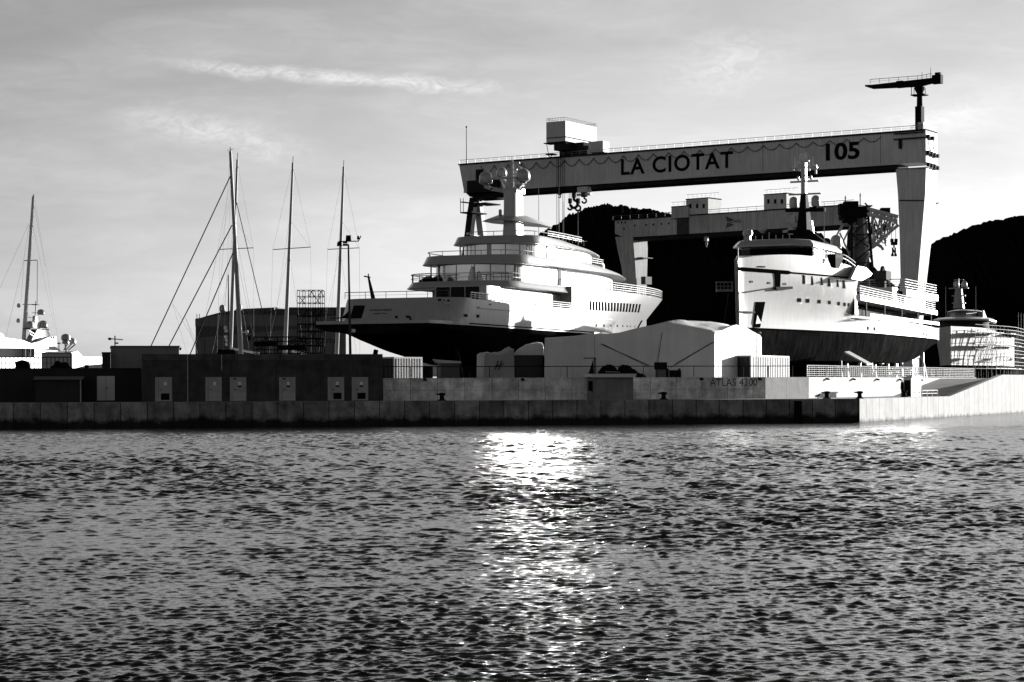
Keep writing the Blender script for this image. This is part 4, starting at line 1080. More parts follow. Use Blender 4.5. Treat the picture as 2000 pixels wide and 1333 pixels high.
# supports under the keel
sup = thing('boat_cradle', 'dark steel cradle carrying the big white yacht on the yard', 'cradle', BY.world(0, 0, ZY), BY.phi)
for x in (6, 16, 26, 36, 46, 56, 64):
    MB().box(x-.5, x+.5, -1.6, 1.6, 0, 1.55).build('keel_block', BLACK, sup, smooth=0)
    mb = MB()
    for s in (-1, 1): mb.bar((x, s*5.0, 0), (x, s*4.3, 3.2), .35, .35)
    mb.box(x-.2, x+.2, -5.2, 5.2, .02, .3); mb.build('cradle_arm', BLACK, sup, smooth=0)
# ================================================================== the support ship on the yard
SP = Frame(22.8, 202.0, 66.2)
XB = 25.0                                   # where the high forward block ends
class SHull:
    B, ZBT = 6.6, 8.78
    def stem(s, z): return .55 - (z-8.78)*.075 if z > 8.78 else .55 + (8.78-z)*.5
    def zs(s, x):
        if x < XB: return 15.75 + 1.0*math.sin(PI*min(1, max(0, x)/XB))**.8
        return 10.75 - .01*(x-XB)
    def half(s, x, z):
        t0 = smooth_step(8.5, 15.2, z); Lf = 36 - 9*t0; p = 1.4 - .1*t0
        t = max(0, min(1, (x-s.stem(z))/Lf)); b = s.B*(1-(1-t)**p)
        if x > 52: b *= 1-.09*((x-52)/18)**2
        return max(b, .2)
SH = SHull()
sh_t = thing('support_ship', 'white support ship with upright bow and tall radar mast standing on land', 'ship', SP.world(0, 0, ZY), SP.phi)
def sh_skin(xs, zfun0, zfun1, nz, m, name):
    mb = MB(); rings = []
    for x in xs:
        z0, z1 = zfun0(x), zfun1(x); lv = [z0+(z1-z0)*k/nz for k in range(nz+1)]; r = []
        for z in lv: r.append((max(x, SH.stem(z)), -SH.half(x, z), z-ZY))
        for z in lv[::-1]: r.append((max(x, SH.stem(z)), SH.half(x, z), z-ZY))
        rings.append(r)
    mb.loft(rings); return mb.build(name, m, sh_t, smooth=40)
xs = [0, .3, .6, 1, 1.6, 2.4, 3.4] + list(np.linspace(4.5, XB-.1, 20)) + [XB] + list(np.linspace(XB+1, 70, 28))
sh_skin([x for x in xs if x <= XB-.05] + [XB-.04], lambda x: SH.ZBT, SH.zs, 10, W_HULL, 'hull')
sh_skin([XB-.1] + [x for x in xs if x > XB], lambda x: SH.ZBT+.002, lambda x: 10.75-.01*(x-XB), 5, W_HULL, 'aft_hull')
mb = MB(); rings = []
for x in [.8, 1.5, 3, 5] + list(np.linspace(8, 54, 22)) + [58, 62, 66, 69.5]:
    b = SH.half(x, 8.77); kz = 4.9 + max(0, (x-50)/20)**1.6*3.0 + max(0, (4-x)/4)*.8
    fb = .55 + .4*smooth_step(4, 24, x)
    rings.append([(x, -b, 8.775-ZY), (x, -b*(.5+.47*fb), 8.77-ZY-(8.77-kz)*.45), (x, -b*fb*.86, 8.77-ZY-(8.77-kz)*.82), (x, -b*.2, kz-ZY),
                  (x, b*.2, kz-ZY), (x, b*fb*.86, 8.77-ZY-(8.77-kz)*.82), (x, b*(.5+.47*fb), 8.77-ZY-(8.77-kz)*.45), (x, b, 8.775-ZY)])
mb.loft(rings); mb.build('hull_bottom', ANTIFOUL_GREY, sh_t, smooth=40)
GS = lambda P: (P[0], P[1], P[2]-ZY)
mb = MB(); strake(mb, 8.80, 1.0, 69, 50, .03, .16, SH); mb.build('boot_stripe', INK, sh_t, smooth=0)
def stripe(z0, z1, x0, x1, m, name, out=.035, n=40):
    mb = MB()
    for s in (-1, 1):
        rings = []
        for k in range(n+1):
            x = x0+(x1-x0)*k/n; a, b = (f(x) if callable(f) else f for f in (z0, z1))
            hb = SH.half(x, (a+b)/2)
            xx = lambda z: max(x, SH.stem(z)-.03)
            rings.append([(xx(a), s*(hb-.1), a-ZY), (xx(a), s*(SH.half(x, a)+out), a-ZY), (xx(b), s*(SH.half(x, b)+out), b-ZY), (xx(b), s*(hb-.1), b-ZY)])
        mb.loft(rings)
    return mb.build(name, m, sh_t, smooth=0)
stripe(lambda x: 14.6 if x < 9.5 else 14.72, lambda x: 15.0 if x < 9.5 else 14.88, .0, XB-.2, INK, 'hull_stripe')
def sw(px, py, w_, h_, lean=0, m=GLASS, name='porthole', taper=1.0):
    tp = lambda dy: (1 if dy > 0 else taper)
    pts = [GS(on_hull(SP, SH, px+dx*tp(dy)+lean*dy, py+dy, off=.04)) for dx, dy in ((-w_/2, -h_/2), (w_/2, -h_/2), (w_/2, h_/2), (-w_/2, h_/2))]
    mb = MB(); patch(mb, pts, .1, 1); return mb.build(name, m, sh_t, smooth=0)
for px, py, w_, h_ in ((1569.5, 546, 2.2, 17), (1586, 548.5, 4, 17), (1605, 550, 3, 15), (1619, 552, 4.6, 16), (1636, 553.5, 3, 15), (1648, 556, 5, 16)): sw(px, py, w_, h_, .08, name='window', taper=.55)
sw(1577.5, 547, 11, 17, 0, GREY, 'shutter')
for px, py, w_, h_ in ((1561, 586.5, 6.4, 7.4), (1577.5, 588, 5.8, 7.4), (1600, 589.5, 5, 7), (1620, 591.5, 4.4, 7), (1638, 593.5, 4, 7), (1649.5, 595, 3.6, 7), (1657.5, 596, 3, 7)): sw(px, py, w_, h_)
for px, py, w_, h_ in ((1695, 641.5, 2.6, 7), (1707.5, 643, 2.6, 7), (1803, 653, 2, 6), (1810, 654, 2, 6), (1717, 626.5, 5, 1.8), (1770, 634, 5, 1.8), (1484, 521.3, 8, 2.4), (1492, 521.6, 5, 2.4)): sw(px, py, w_, h_, m=INK, name='freeing_port')
# anchor recess with ledge and fairleads on the bow
mb = MB(); patch(mb, [GS(on_hull(SP, SH, *p, off=.06)) for p in ((1512, 530), (1524, 531), (1523, 565), (1514, 566))], .12, 1); mb.build('anchor_recess', INK, sh_t, smooth=0)
mb = MB(); patch(mb, [GS(on_hull(SP, SH, *p, off=.25)) for p in ((1511, 561), (1544, 560), (1544, 565), (1513, 567))], .3, 1); mb.build('rubbing_ledge', DARK, sh_t, smooth=0)
for px, py in ((1468, 550.5), (1502, 553), (1533, 555)): sw(px, py, 4, 4, m=STEEL_DK, name='fairlead'); sw(px+.6, py+.4, 2.2, 2.4, m=INK, name='fairlead_hole')
mb = MB(); mb.path([(SH.stem(z)-.16, 0, z-ZY) for z in (8.8, 12, 15.6)], .16, 8); mb.build('stem_bar', GREY, sh_t)
mb = MB()
for py, px1 in ((574, 1514), (608.5, 1473)):
    a = GS(on_hull(SP, SH, 1440, py, off=.05)); b = GS(on_hull(SP, SH, px1, py+2 if py > 600 else py-12, off=.06)); mb.bar(a, b, .1, .13)
mb.build('dark_hull_line', DARK, sh_t)  # upper bar paints in the shadow line of the bow knuckle
# big dark recess low on the bow with a lit flap
mb = MB(); patch(mb, [GS(on_hull(SP, SH, *p, off=.05)) for p in ((1476, 590), (1494, 590), (1484, 640), (1471, 640))], .12, 1); mb.build('thruster_recess', INK, sh_t, smooth=0)
mb = MB(); patch(mb, [GS(on_hull(SP, SH, *p, off=.13)) for p in ((1477, 616), (1485, 632), (1474, 633))], .05, 1); mb.build('recess_flap', W_MATT, sh_t, smooth=0)
zp_ = lambda px, py, x: SP.ez(px, py, x)-ZY
MB().tube((.6, 0, SH.zs(.5)-ZY), (.6, 0, zp_(1439, 484, .6)), .07, .05, 6).build('jackstaff', W_MATT, sh_t)
# foredeck, wheelhouse and roof
xw = SP.sx(1571, -3.6)
def wplan(x0, x1, hb, ch): return [(x0, hb-ch), (x0, -(hb-ch)), (x0+ch*.8, -hb), (x1, -hb), (x1, hb), (x0+ch*.8, hb)]
zr0, zr1 = zp_(1571, 481, xw), zp_(1571, 466.5, xw); zd = SH.zs(12)-ZY
P0 = wplan(xw+1.2, xw+11.5, 3.9, 1.3)
mb = MB(); mb.loft([[(x, y, zd-.5) for x, y in P0], [(x-.15, y*1.01, zr0) for x, y in P0]]); mb.build('wheelhouse', W_PAINT, sh_t, smooth=0)
zb0_, zb1_ = zd+.12, zr0-.06
mb = MB(); q = wplan(xw+1.1, xw+2.9, 3.99, 1.3)
mb.loft([[(x, y, zb0_) for x, y in q], [(x-.16, y*1.012, zb1_) for x, y in q]]); mb.build('wheelhouse_window', GLASS, sh_t, smooth=0)
for k, (a, b) in enumerate(((4.1, 5.0), (5.3, 6.6), (7.6, 8.0), (9.6, 10.9))):
    mb = MB(); mb.box(xw+a, xw+b, -4.02, -3.88, zb0_, zb1_-.05); mb.build('window' if k != 2 else 'side_door', SILVER if k != 2 else GLASS, sh_t, smooth=0)  # windows silvered to throw a second glint on the water
R0 = [(xw-1.3, 3.4), (xw-1.5, 2.9), (xw-1.5, -2.6), (xw-.9, -3.3), (xw+1.0, -4.4), (xw+12.8, -4.4), (xw+12.8, 4.4), (xw+.5, 4.4)]
mb = MB(); cxx = xw+5
mb.loft([[(x, y, zr0+.01) for x, y in R0], [(x, y, zr0+.18) for x, y in R0], [(cxx+(x-cxx)*.93, y*.9, zr1-.08) for x, y in R0], [(cxx+(x-cxx)*.9, y*.86, zr1) for x, y in R0]])
mb.build('wheelhouse_roof', W_PAINT, sh_t, smooth=20)
# raised forward house below the wheelhouse: covering deck and its bulwark wing
mb = MB(); pts = [(x, -SH.half(x, 15)+.25) for x in np.linspace(2, XB-.4, 14)]; mb.prism(pts + [(x, -y) for x, y in pts[::-1]], 'z', 14.9-ZY, 15.0-ZY); mb.build('fore_deck', GREY, sh_t)
w_ = [SP.side(px, py, -6.5) for px, py in ((1680, 549), (1660, 545), (1672, 520), (1689, 523), (1701, 535), (1697, 540))]
MB().prism([(a, z-ZY) for a, z in w_], 'y', -6.66, -6.3).build('bulwark_wing', W_PAINT, sh_t, smooth=0)
# slanting aft end of the forward block
hbx = SH.half(XB, 13)-.05
MB().add([(XB-.03, -hbx, 14.9-ZY), (XB-.03, hbx, 14.9-ZY), (XB+1.4, hbx, 10.8-ZY), (XB+1.4, -hbx, 10.8-ZY), (XB-.08, -hbx, 10.8-ZY), (XB-.08, hbx, 10.8-ZY)], [(0,1,2,3), (3,2,5,4), (0,3,4), (1,5,2)]).build('aft_bulkhead', W_PAINT, sh_t, smooth=0)
# aft upper deck slab over the dark open work deck
sl = [(XB+1.2, 12.45), (67.5, 12.0), (67.5, 12.6), (XB+.9, 13.1)]
MB().prism([(x, z-ZY) for x, z in sl], 'y', -6.35, 6.35).build('upper_deck', W_MATT, sh_t, smooth=0)
MB().box(XB+2, 66, -4.3, 4.3, 10.7-ZY, 12.0-ZY).build('deckhouse', BLACK, sh_t, smooth=0)  # black block put in for the shade inside the open deck
mb = MB(); mb.box(XB+.1, 69.5, -6.3, 6.3, 10.3-ZY, 10.4-ZY); mb.build('work_deck', DARK, sh_t, smooth=0)
a0, _ = SP.side(1708, 612, -6.62)
mb = MB(); mb.box(a0, 69.6, -6.16, -6.05, 10.74-ZY, 11.12-ZY); mb.box(a0, 69.6, 6.05, 6.16, 10.74-ZY, 11.12-ZY); mb.build('bulwark', W_MATT, sh_t, smooth=0)
mb = MB(); mb.box(69.4, 71, -5.6, 5.6, 8.7-ZY, 9.35-ZY); mb.build('stern_platform', W_PAINT, sh_t, smooth=0)
for x in (30, 39, 48, 57, 65): MB().tube((x, -6.0, 10.5-ZY), (x, -6.0, 12.3-ZY), .1, n=6).build('pillar', STEEL_DK, sh_t)
# aft house and helideck
xa, za = SP.side(1766, 600, -5.4); xb, _ = SP.side(1808, 600, -5.4)
MB().box(xa, xb, -5.4, 5.0, 12.5-ZY, SP.ez(1780, 581, xa)-ZY).build('aft_house', W_MATT, sh_t, smooth=0)
zh0, zh1 = SP.ez(1766, 580, xa)-ZY, SP.ez(1766, 565, xa)-ZY
xe, _ = SP.side(1831, 572, -5.6)
MB().loft([[(xa, -5.6, zh0), (xe-1.4, -5.6, zh0), (xe-1.4, 5.6, zh0), (xa, 5.6, zh0)], [(xa, -5.7, zh1-.8), (xe, -5.7, zh1-.8), (xe, 5.7, zh1-.8), (xa, 5.7, zh1-.8)], [(xa, -5.7, zh1), (xe, -5.7, zh1), (xe, 5.7, zh1), (xa, 5.7, zh1)]]).build('helideck', W_MATT, sh_t, smooth=0)
MB().box(xa-.06, xa-.003, -5.2, 2.5, zh0+.1, zh1-.25).build('hangar_opening', BLACK, sh_t, smooth=0)
hp = [(xa+.1, 5.5, zh1), (xa+.1, -5.5, zh1), (xe-.1, -5.5, zh1), (xe-.1, 5.5, zh1)]
deck_rail('railing', hp, 1.25, 1.3, (.25, .5, .75), W_MATT, .05).build('railing', W_MATT, sh_t)
up = [(x, -6.15, 13.1-.0118*(x-XB-1)-ZY) for x in np.linspace(XB+1.5, 67, 24)]
deck_rail('railing', up, 1.0, 1.5, (.25, .5, .75), W_MATT, .045).build('railing', W_MATT, sh_t)
fp = [(x, -3.9-.9*0-2.2*smooth_step(xw+2, xw+8, x), SH.zs(x)-ZY) for x in np.linspace(xw+3, XB-.3, 12)]
deck_rail('railing', fp, .75, 1.4, (.5,), W_MATT, .045).build('railing', W_MATT, sh_t)
# deck crane and funnel amid the aft deck
x0, z0 = SP.side(1722, 600, -3.0)
mb = MB(); zt = SP.sz(1722, 522, -3.0)-ZY; mb.box(x0-.5, x0+.5, -3.5, -2.5, 13-ZY, zt-1.2); mb.box(x0-.9, x0+1.8, -3.8, -2.2, zt-1.6, zt-.5); mb.tube((x0, -3, zt-.6), (x0+.6, -3, zt), .25); mb.tube((x0+.4, -3, zt), (x0+3.6, -3.2, zt-2.6), .22); mb.tube((x0+1.4, -2.7, zt-.3), (x0+1.6, -2.9, 13.2-ZY), .12)
mb.lathe(x0+3.4, -3.2, [(.5, zt-3.6), (.8, zt-3.2), (.75, zt-2.2), (.3, zt-1.8)], 10); mb.build('deck_crane', DARK, sh_t)
x0, _ = SP.side(1740, 600, -4.6); x1_, _ = SP.side(1752, 600, -4.6)
zt = SP.sz(1742, 562, -4.6)-ZY
MB().loft([[(x0, -4.9, 13-ZY), (x1_+.9, -4.9, 13-ZY), (x1_+.9, -2.6, 13-ZY), (x0, -2.6, 13-ZY)], [(x0, -4.8, zt), (x1_-.5, -4.8, zt), (x1_-.5, -2.8, zt), (x0, -2.8, zt)]]).build('funnel', W_PAINT, sh_t, smooth=0)
# radar mast: black raked fin, white aft edge, cross-trees, domes
xm2 = SP.sx(1572, 0); zq = lambda px, py: SP.ez(px, py, xm2)-ZY; yq = lambda px: SP.ex_(px, xm2)
zr = zr1
mb = MB(); mb.loft([[(xm2-1.5, -.75, zr), (xm2+2.4, -.75, zr), (xm2+2.4, .75, zr), (xm2-1.5, .75, zr)], [(xm2-.9, -.5, zq(1572, 430)), (xm2+1.2, -.5, zq(1572, 430)), (xm2+1.2, .5, zq(1572, 430)), (xm2-.9, .5, zq(1572, 430))],
                    [(xm2-.45, -.28, zq(1572, 380)), (xm2+.35, -.28, zq(1572, 380)), (xm2+.35, .28, zq(1572, 380)), (xm2-.45, .28, zq(1572, 380))]])
mf = mb.build('radar_mast', BLACK, sh_t, smooth=0)
mb = MB(); mb.loft([[(xm2+2.41, -.76, zr), (xm2+2.9, -.76, zr), (xm2+2.9, .76, zr), (xm2+2.41, .76, zr)], [(xm2+1.21, -.51, zq(1572, 430)), (xm2+1.6, -.51, zq(1572, 430)), (xm2+1.6, .51, zq(1572, 430)), (xm2+1.21, .51, zq(1572, 430))]])
mb.build('mast_edge', W_PAINT, sh_t, smooth=0)
mb = MB(); mb.loft([[(xm2+dx, dy, z) for dx, dy in ((-.4, -.26), (.4, -.26), (.4, .26), (-.4, .26))] for z in (zq(1572, 380)+.002, zq(1572, 316))]); mb.build('upper_mast', W_PAINT, sh_t, smooth=0)
def xtree(pxa, pxb, py, th, m, root, name='crosstree', slope=3):
    a, b = yq(pxa), yq(pxb); mb = MB(); mb.bar((xm2, a, zq(pxa, py+slope/2)), (xm2, b, zq(pxb, py-slope/2)), th, th); return mb.build(name, m, root)
xtree(1536, 1613, 410.5, .42, BLACK, sh_t, slope=1); xtree(1542, 1606, 379.5, .18, W_PAINT, sh_t); xtree(1545, 1602, 354.8, .2, W_PAINT, sh_t); xtree(1547, 1598, 328.5, .2, W_PAINT, sh_t)
for px, a, b, wd in ((1550, 384.5, 407, 16.5), (1593, 381.5, 403.5, 16.5), (1559, 344, 352, 4.5), (1584, 342.5, 351, 4.5)):
    d_, (x_, y_, z_, r_) = dome(sh_t, SP, px, a, b, xm2, wd)
    MB().lathe(x_, y_, [(r_*.35, z_-.28), (r_*.4, z_-.01)], 10).build('dome_foot', BLACK, d_)
mb = MB()
for px, a, b in ((1554, 308, 328), (1559, 314, 328), (1565, 301, 318), (1569, 299, 318), (1574, 298, 318), (1578, 297, 316), (1584, 312, 328), (1590, 307, 327), (1595, 326, 322)):
    mb.tube((xm2, yq(px), zq(px, b)), (xm2, yq(px), zq(px, a)), .13, .10, 5)
mb.bar((xm2, yq(1560), zq(1570, 318)), (xm2, yq(1582), zq(1570, 316)), .25, .25)
for px, py in ((1551, 333), (1563, 335), (1582, 334), (1595, 340)): mb.tube((xm2, yq(px), zq(px, py)), (xm2, yq(px), zq(px, py-8)), .12, n=6)
mb.build('antenna_cluster', W_MATT, sh_t)
for px, py, w1_, fw in ((1556, 428, 13, 1.2), (1553, 451, 16, 1.4), (1572, 459, 12, -1.0)):
    mb = MB(); mb.bar((xm2-fw, yq(px-w1_), zq(px, py+3)), (xm2-fw, yq(px+w1_*.5), zq(px, py)), .3, .28); mb.box(xm2-fw-.35, xm2-fw+.35, yq(px+5), yq(px-5), zq(px, py+1)-.5, zq(px, py-5)); mb.bar((xm2-fw, yq(px), zq(px, py)-.4), (xm2, 0, zq(px, py)-.5), .3, .3); mb.build('radar_scanner', W_PAINT, sh_t)
xs2 = xw-.5
mb = MB(); z_ = zr1; mb.box(xs2, xs2+.5, 2.2, 2.9, z_, z_+.5); mb.lathe(xs2+.2, 2.5, [(.5, z_+.5), (.55, z_+.8), (.45, z_+1.1), (.1, z_+1.15)], 10); mb.build('searchlight', STEEL, sh_t)
mb = MB()
for k in range(6): mb.tube((xw+.3, 1.8-.75*k, zr1), (xw+.3, 1.8-.75*k, zr1+.5+.3*(k == 2)), .05, n=5)
mb.build('roof_fittings', STEEL, sh_t)
xd = SP.sx(1633, -2.6)
d_, (x_, y_, z_, r_) = dome(sh_t, SP, 1633, 459, 489, xd, 21.5)
MB().loft([[(xd-2.5, -3.2, zr1-.3), (xd-1.0, -3.2, zr1-.3), (xd-1.0, 3.2, zr1-.3), (xd-2.5, 3.2, zr1-.3)], [(xd-6.2, -1.2, zq(1572, 452)), (xd-5.9, -1.2, zq(1572, 452)), (xd-5.9, 1.2, zq(1572, 452)), (xd-6.2, 1.2, zq(1572, 452))]]).build('mast_fairing', BLACK, sh_t, smooth=0)
mb = MB(); a = SP.side(1610, 495, -3); mb.tube((a[0], -3, zr1-.3), (a[0], -3, SP.sz(1609, 405, -3)-ZY), .05, .025, 5); mb.build('whip_antenna', W_MATT, sh_t)
# bridge wing control box and life raft
x0, z0 = SP.side(1620, 507, -6.3)
MB().loft([[(x0-.5, -7.1, z0-ZY-.9), (x0+1.0, -7.1, z0-ZY-.9), (x0+1.0, -6.6, z0-ZY-.9), (x0-.5, -6.6, z0-ZY-.9)], [(x0-1.3, -7.3, z0-ZY+.1), (x0+1.8, -7.3, z0-ZY+.1), (x0+1.8, -6.4, z0-ZY+.1), (x0-1.3, -6.4, z0-ZY+.1)], [(x0-1.3, -7.3, z0-ZY+.5), (x0+1.8, -7.3, z0-ZY+.5), (x0+1.8, -6.4, z0-ZY+.5), (x0-1.3, -6.4, z0-ZY+.5)]]).build('bridge_wing_console', BLACK, sh_t, smooth=0)
# stabiliser fin, stern rudder props
x0, z0 = SP.side(1672, 687, -6.9); x1_, z1_ = SP.side(1692, 711, -8.6)
MB().loft([[(x0, -5.6, z0-ZY), (x0+2.2, -5.6, z0-ZY+.1), (x0+2.2, -5.6, z0-ZY-.25), (x0, -5.6, z0-ZY-.2)], [(x0+.5, -8.0, z0-ZY-1.35), (x0+2.7, -8.0, z0-ZY-1.3), (x0+2.7, -8.0, z0-ZY-1.45), (x0+.5, -8.0, z0-ZY-1.5)]]).build('stabiliser_fin', W_MATT, sh_t, smooth=0)
sup2 = thing('boat_cradle', 'steel cradle with props and stands under the white support ship', 'cradle', SP.world(0, 0, ZY), SP.phi)
for x in (6, 14, 22, 30, 38, 46, 54):
    MB().box(x-.5, x+.5, -1.4, 1.4, 0, 1.5).build('keel_block', BLACK, sup2, smooth=0)
rgs = random.Random(11)
for x in (24, 29, 33, 37, 41, 45, 49, 53, 57, 61, 65):
    mb = MB(); y = -4.6+rgs.uniform(-.6, .6); zt = 2.2 + max(0, x-50)*.12 + rgs.uniform(-.2, .2)
    mb.bar((x, y, 0), (x, y+.1, zt), .3, .3); mb.box(x-.6, x+.6, y-.6, y+.6, 0, .2); mb.bar((x-.5, y-.6, .1), (x, y, zt*.7), .1, .1)
    mb.build('prop', W_MATT if x % 2 else STEEL_DK, sup2, smooth=0)
# work basket by the bow
P = at(1415, 720, 213)
wk = thing('work_platform', 'raised work basket on a boom to the left of the support ship bow', 'access platform', (P[0], P[1], ZY))
Wq = lambda px, py: (at(px, py, 213)[0]-P[0], 0, at(px, py, 213)[2]-ZY)
a, b = Wq(1399, 568), Wq(1431, 566)
mb = MB(); mb.box(a[0], b[0], -.5, .5, a[2]-.12, a[2]+.12); mb.build('platform_floor', W_DIRTY, wk, smooth=0)
deck_rail('railing', [(a[0], -.5, a[2]), (b[0], -.5, a[2]), (b[0], .5, a[2]), (a[0], .5, a[2]), (a[0], -.5, a[2])], .9, .8, (.5,), W_MATT, .035).build('railing', W_DIRTY, wk)
mb = MB(); mb.bar((b[0]-.3, .2, a[2]-.2), (b[0]-1.2, 4, 1.0), .25, .3); mb.bar((b[0]-1.2, 4, 1.0), (b[0]+1.5, 5, .8), .3, .3); mb.build('boom', BLACK, wk); MB().box(b[0]-2, b[0]+2.5, 3.4, 6, .35, 1.1).build('chassis', BLACK, wk, smooth=0)
mb = MB()
for x in (b[0]-1.3, b[0]+1.8):
    for y in (3.5, 5.7): mb.loft([[(x+.4*math.cos(2*PI*i/12), y+d, .4+.4*math.sin(2*PI*i/12)) for i in range(12)] for d in (0, .3)])
mb.build('wheel', RUBBER, wk)
# lit clutter on the yard beneath the ships
for k in range(7):
    px = (1705, 1722, 1740, 1753, 1777, 1796, 1818)[k]; Y = 225+k*4; P = at(px, 720, Y)
    t = thing('boat_stand', ('small white boat stand under the ship, beneath its fin', 'white boat stand with a tall post, second right of the fin', 'low white boat stand below the bottom curve of the ship', 'white boat stand before the black post under the ship',
               'pale boat stand with square top under the stern of the ship', 'tall pale post stand near the ship stern', 'white boat stand furthest back under the ship stern')[k], 'stand', (P[0], P[1], ZY), R(20+k*31), 'boat stands under the support ship')
    h = (1.3, 1.9, 1.1, 1.5, 1.2, 2.7, 1.4)[k]
    mb = MB()
    for s in (0, 2.1, 4.2): mb.bar((.6*math.cos(s), .6*math.sin(s), 0), (0, 0, h*.7), .09, .09)
    mb.build('legs', W_DIRTY, t); mb = MB(); mb.tube((0, 0, h*.5), (0, 0, h), .07); mb.box(-.25, .25, -.2, .2, h, h+.09); mb.build('head', W_MATT, t)

# ================================================================== the yacht under scaffolding at the far right
RY = Frame(60.6, 275, 70.0)
ry = thing('motor_yacht', 'white yacht shrouded in scaffolding at the right, twin domes on its mast', 'yacht', RY.world(0, 0, ZY), RY.phi)
class RHull:
    def half(s, x, z):
        t0 = smooth_step(5.5, 10.8, z); Lf = 27-4*t0; t = max(0, min(1, x/Lf)); return max(4.9*(1-(1-t)**(1.45+.25*t0)), .06)
RH = RHull()
rzs = lambda x: 10.95 - .9*smooth_step(9, 24, x)
mb = MB(); rings = []
for x in [0, .2, .5, 1, 1.8, 3] + list(np.linspace(4.5, 36, 24)):
    lv = [5.6+(rzs(x)-5.6)*k/8 for k in range(9)]
    rings.append([(x, -RH.half(x, z), z-ZY) for z in lv] + [(x, RH.half(x, z), z-ZY) for z in lv[::-1]])
mb.loft(rings); mb.build('hull', W_DIRTY, ry, smooth=40)
mb = MB(); rings = []
for x in [.3, 1, 3, 6] + list(np.linspace(9, 35, 12)):
    b = RH.half(x, 5.58); rings.append([(x, -b, 5.59-ZY), (x, -b*.5, 4.5-ZY), (x, 0, 4.3-ZY), (x, b*.5, 4.5-ZY), (x, b, 5.59-ZY)])
mb.loft(rings); mb.build('hull_bottom', ANTIFOUL, ry, smooth=40)
zR = lambda px, py, x: RY.ez(px, py, x)-ZY
for (xa_, xf_, hb, z0, z1, nm) in ((9, 23, 3.7, 10.2, 12.0, 'deckhouse'), (10.5, 15, 2.2, 12.55, 13.4, 'wheelhouse')):
    P = [(xa_, -hb*.35), (xa_+2.5, -hb*.85), (xa_+5, -hb), (xf_, -hb), (xf_, hb), (xa_+5, hb), (xa_+2.5, hb*.85), (xa_, hb*.35)]
    mb = MB(); mb.loft([[(x, y, z0-ZY) for x, y in P], [(x+(.9 if x < xa_+4 else 0), y*.96, z1-ZY) for x, y in P]]); mb.build(nm, DARK if nm == 'deckhouse' else W_DIRTY, ry, smooth=25)
for (xa_, xf_, hb, z0, h) in ((6.5, 20, 4.0, 12.0, .5), (10.2, 15.5, 2.4, 13.4, .25)):
    P = [(xa_, -hb*.12), (xa_+1.0, -hb*.5), (xa_+4.5, -hb), (xf_, -hb), (xf_, hb), (xa_+4.5, hb), (xa_+1.0, hb*.5), (xa_, hb*.12)]
    mb = MB(); mb.loft([[(x, y, z0+.003-ZY) for x, y in P], [(x+.2, y*.99, z0+h*.4-ZY) for x, y in P], [(x+(1.6 if x < xa_+5 else .1), y*.86, z0+h-ZY) for x, y in P]]); mb.build('deck_fascia', W_PAINT, ry, smooth=25)
def rwin(x0, x1, z0, z1, hb, nm='window'):
    mb = MB(); mb.box(x0, x1, -hb-.03, -hb+.06, z0-ZY, z1-ZY); mb.build(nm, GLASS, ry, smooth=0)
rwin(14.5, 16.8, 10.95, 11.8, 3.7); rwin(17, 19.5, 10.95, 11.8, 3.7); rwin(19.8, 22.5, 10.95, 11.8, 3.7)
rwin(13.2, 14.6, 12.65, 13.3, 2.18)
mb = MB(); mb.prism([(15.5, 12.5-ZY), (20.5, 12.5-ZY), (16.5, 13.6-ZY), (15.5, 13.6-ZY)], 'y', -2.6, 2.6); mb.build('mast_arch', W_DIRTY, ry, smooth=0)
xk = RY.sx(1873, 0); zk = lambda py: zR(1873, py, xk)
mb = MB(); mb.loft([[(xk-.9, -.7, 13.7-ZY), (xk+1.2, -.7, 13.7-ZY), (xk+1.2, .7, 13.7-ZY), (xk-.9, .7, 13.7-ZY)], [(xk-.5, -.4, zk(562)), (xk+.6, -.4, zk(562)), (xk+.6, .4, zk(562)), (xk-.5, .4, zk(562))]]); mb.build('mast', W_DIRTY, ry, smooth=0)
for py, hw in ((563.5, 1.35), (578, .95), (592.5, .95)): MB().box(xk-.3, xk+.3, -hw, hw, zk(py+1), zk(py-1)).build('crosstree', W_DIRTY, ry, smooth=0)
for px in (1868, 1883.5): dome(ry, RY, px, 549.5, 562.4, xk+.2*(px > 1870), 11.5)
mb = MB(); mb.tube((xk, 0, zk(562)), (xk, 0, zk(545)), .07); mb.tube((xk, .7, zk(547)), (xk, -.7, zk(547)), .05); mb.build('antenna', STEEL, ry)
for px, a, b in ((1847, 560, 612), (1906, 560, 622)):
    y, z1 = RY.end(px, a, 16); MB().tube((16, y, 12.7-ZY), (16, y, z1-ZY), .05, .03, 5).build('whip_antenna', STEEL, ry)
# scaffolding along its sunlit side
rs = thing('scaffolding', 'pale tube scaffolding wrapped round the far right yacht', 'scaffolding', RY.world(0, 0, ZY), RY.phi)
rgs = random.Random(3)
mb = MB()
lev = [1.7, 3.4, 5.1, 6.8]
for x in np.arange(4, 38, 1.9):
    yb_ = -RH.half(x, 9)-.5; zt = 7.4+rgs.uniform(-.4, .5)
    mb.tube((x, yb_, 0), (x, yb_, zt), .04, n=4); mb.tube((x, yb_-1.1, 0), (x, yb_-1.1, zt), .04, n=4)
    for z in lev: mb.tube((x, yb_, z), (x, yb_-1.1, z), .035, n=4)
    x2_ = x+1.9; y2_ = -RH.half(x2_, 9)-.5
    for z in [l+d for l in lev for d in (0, .55, 1.05)]: mb.tube((x, yb_-1.1, z), (x2_, y2_-1.1, z), .035, n=4)
    if rgs.random() < .5: mb.tube((x, yb_-1.1, lev[0]), (x2_, y2_-1.1, lev[1]), .035, n=4)
for x in (27, 31, 35): mb.tube((x, -6.4, 7), (x, -6.4, 10.2), .04, n=4)
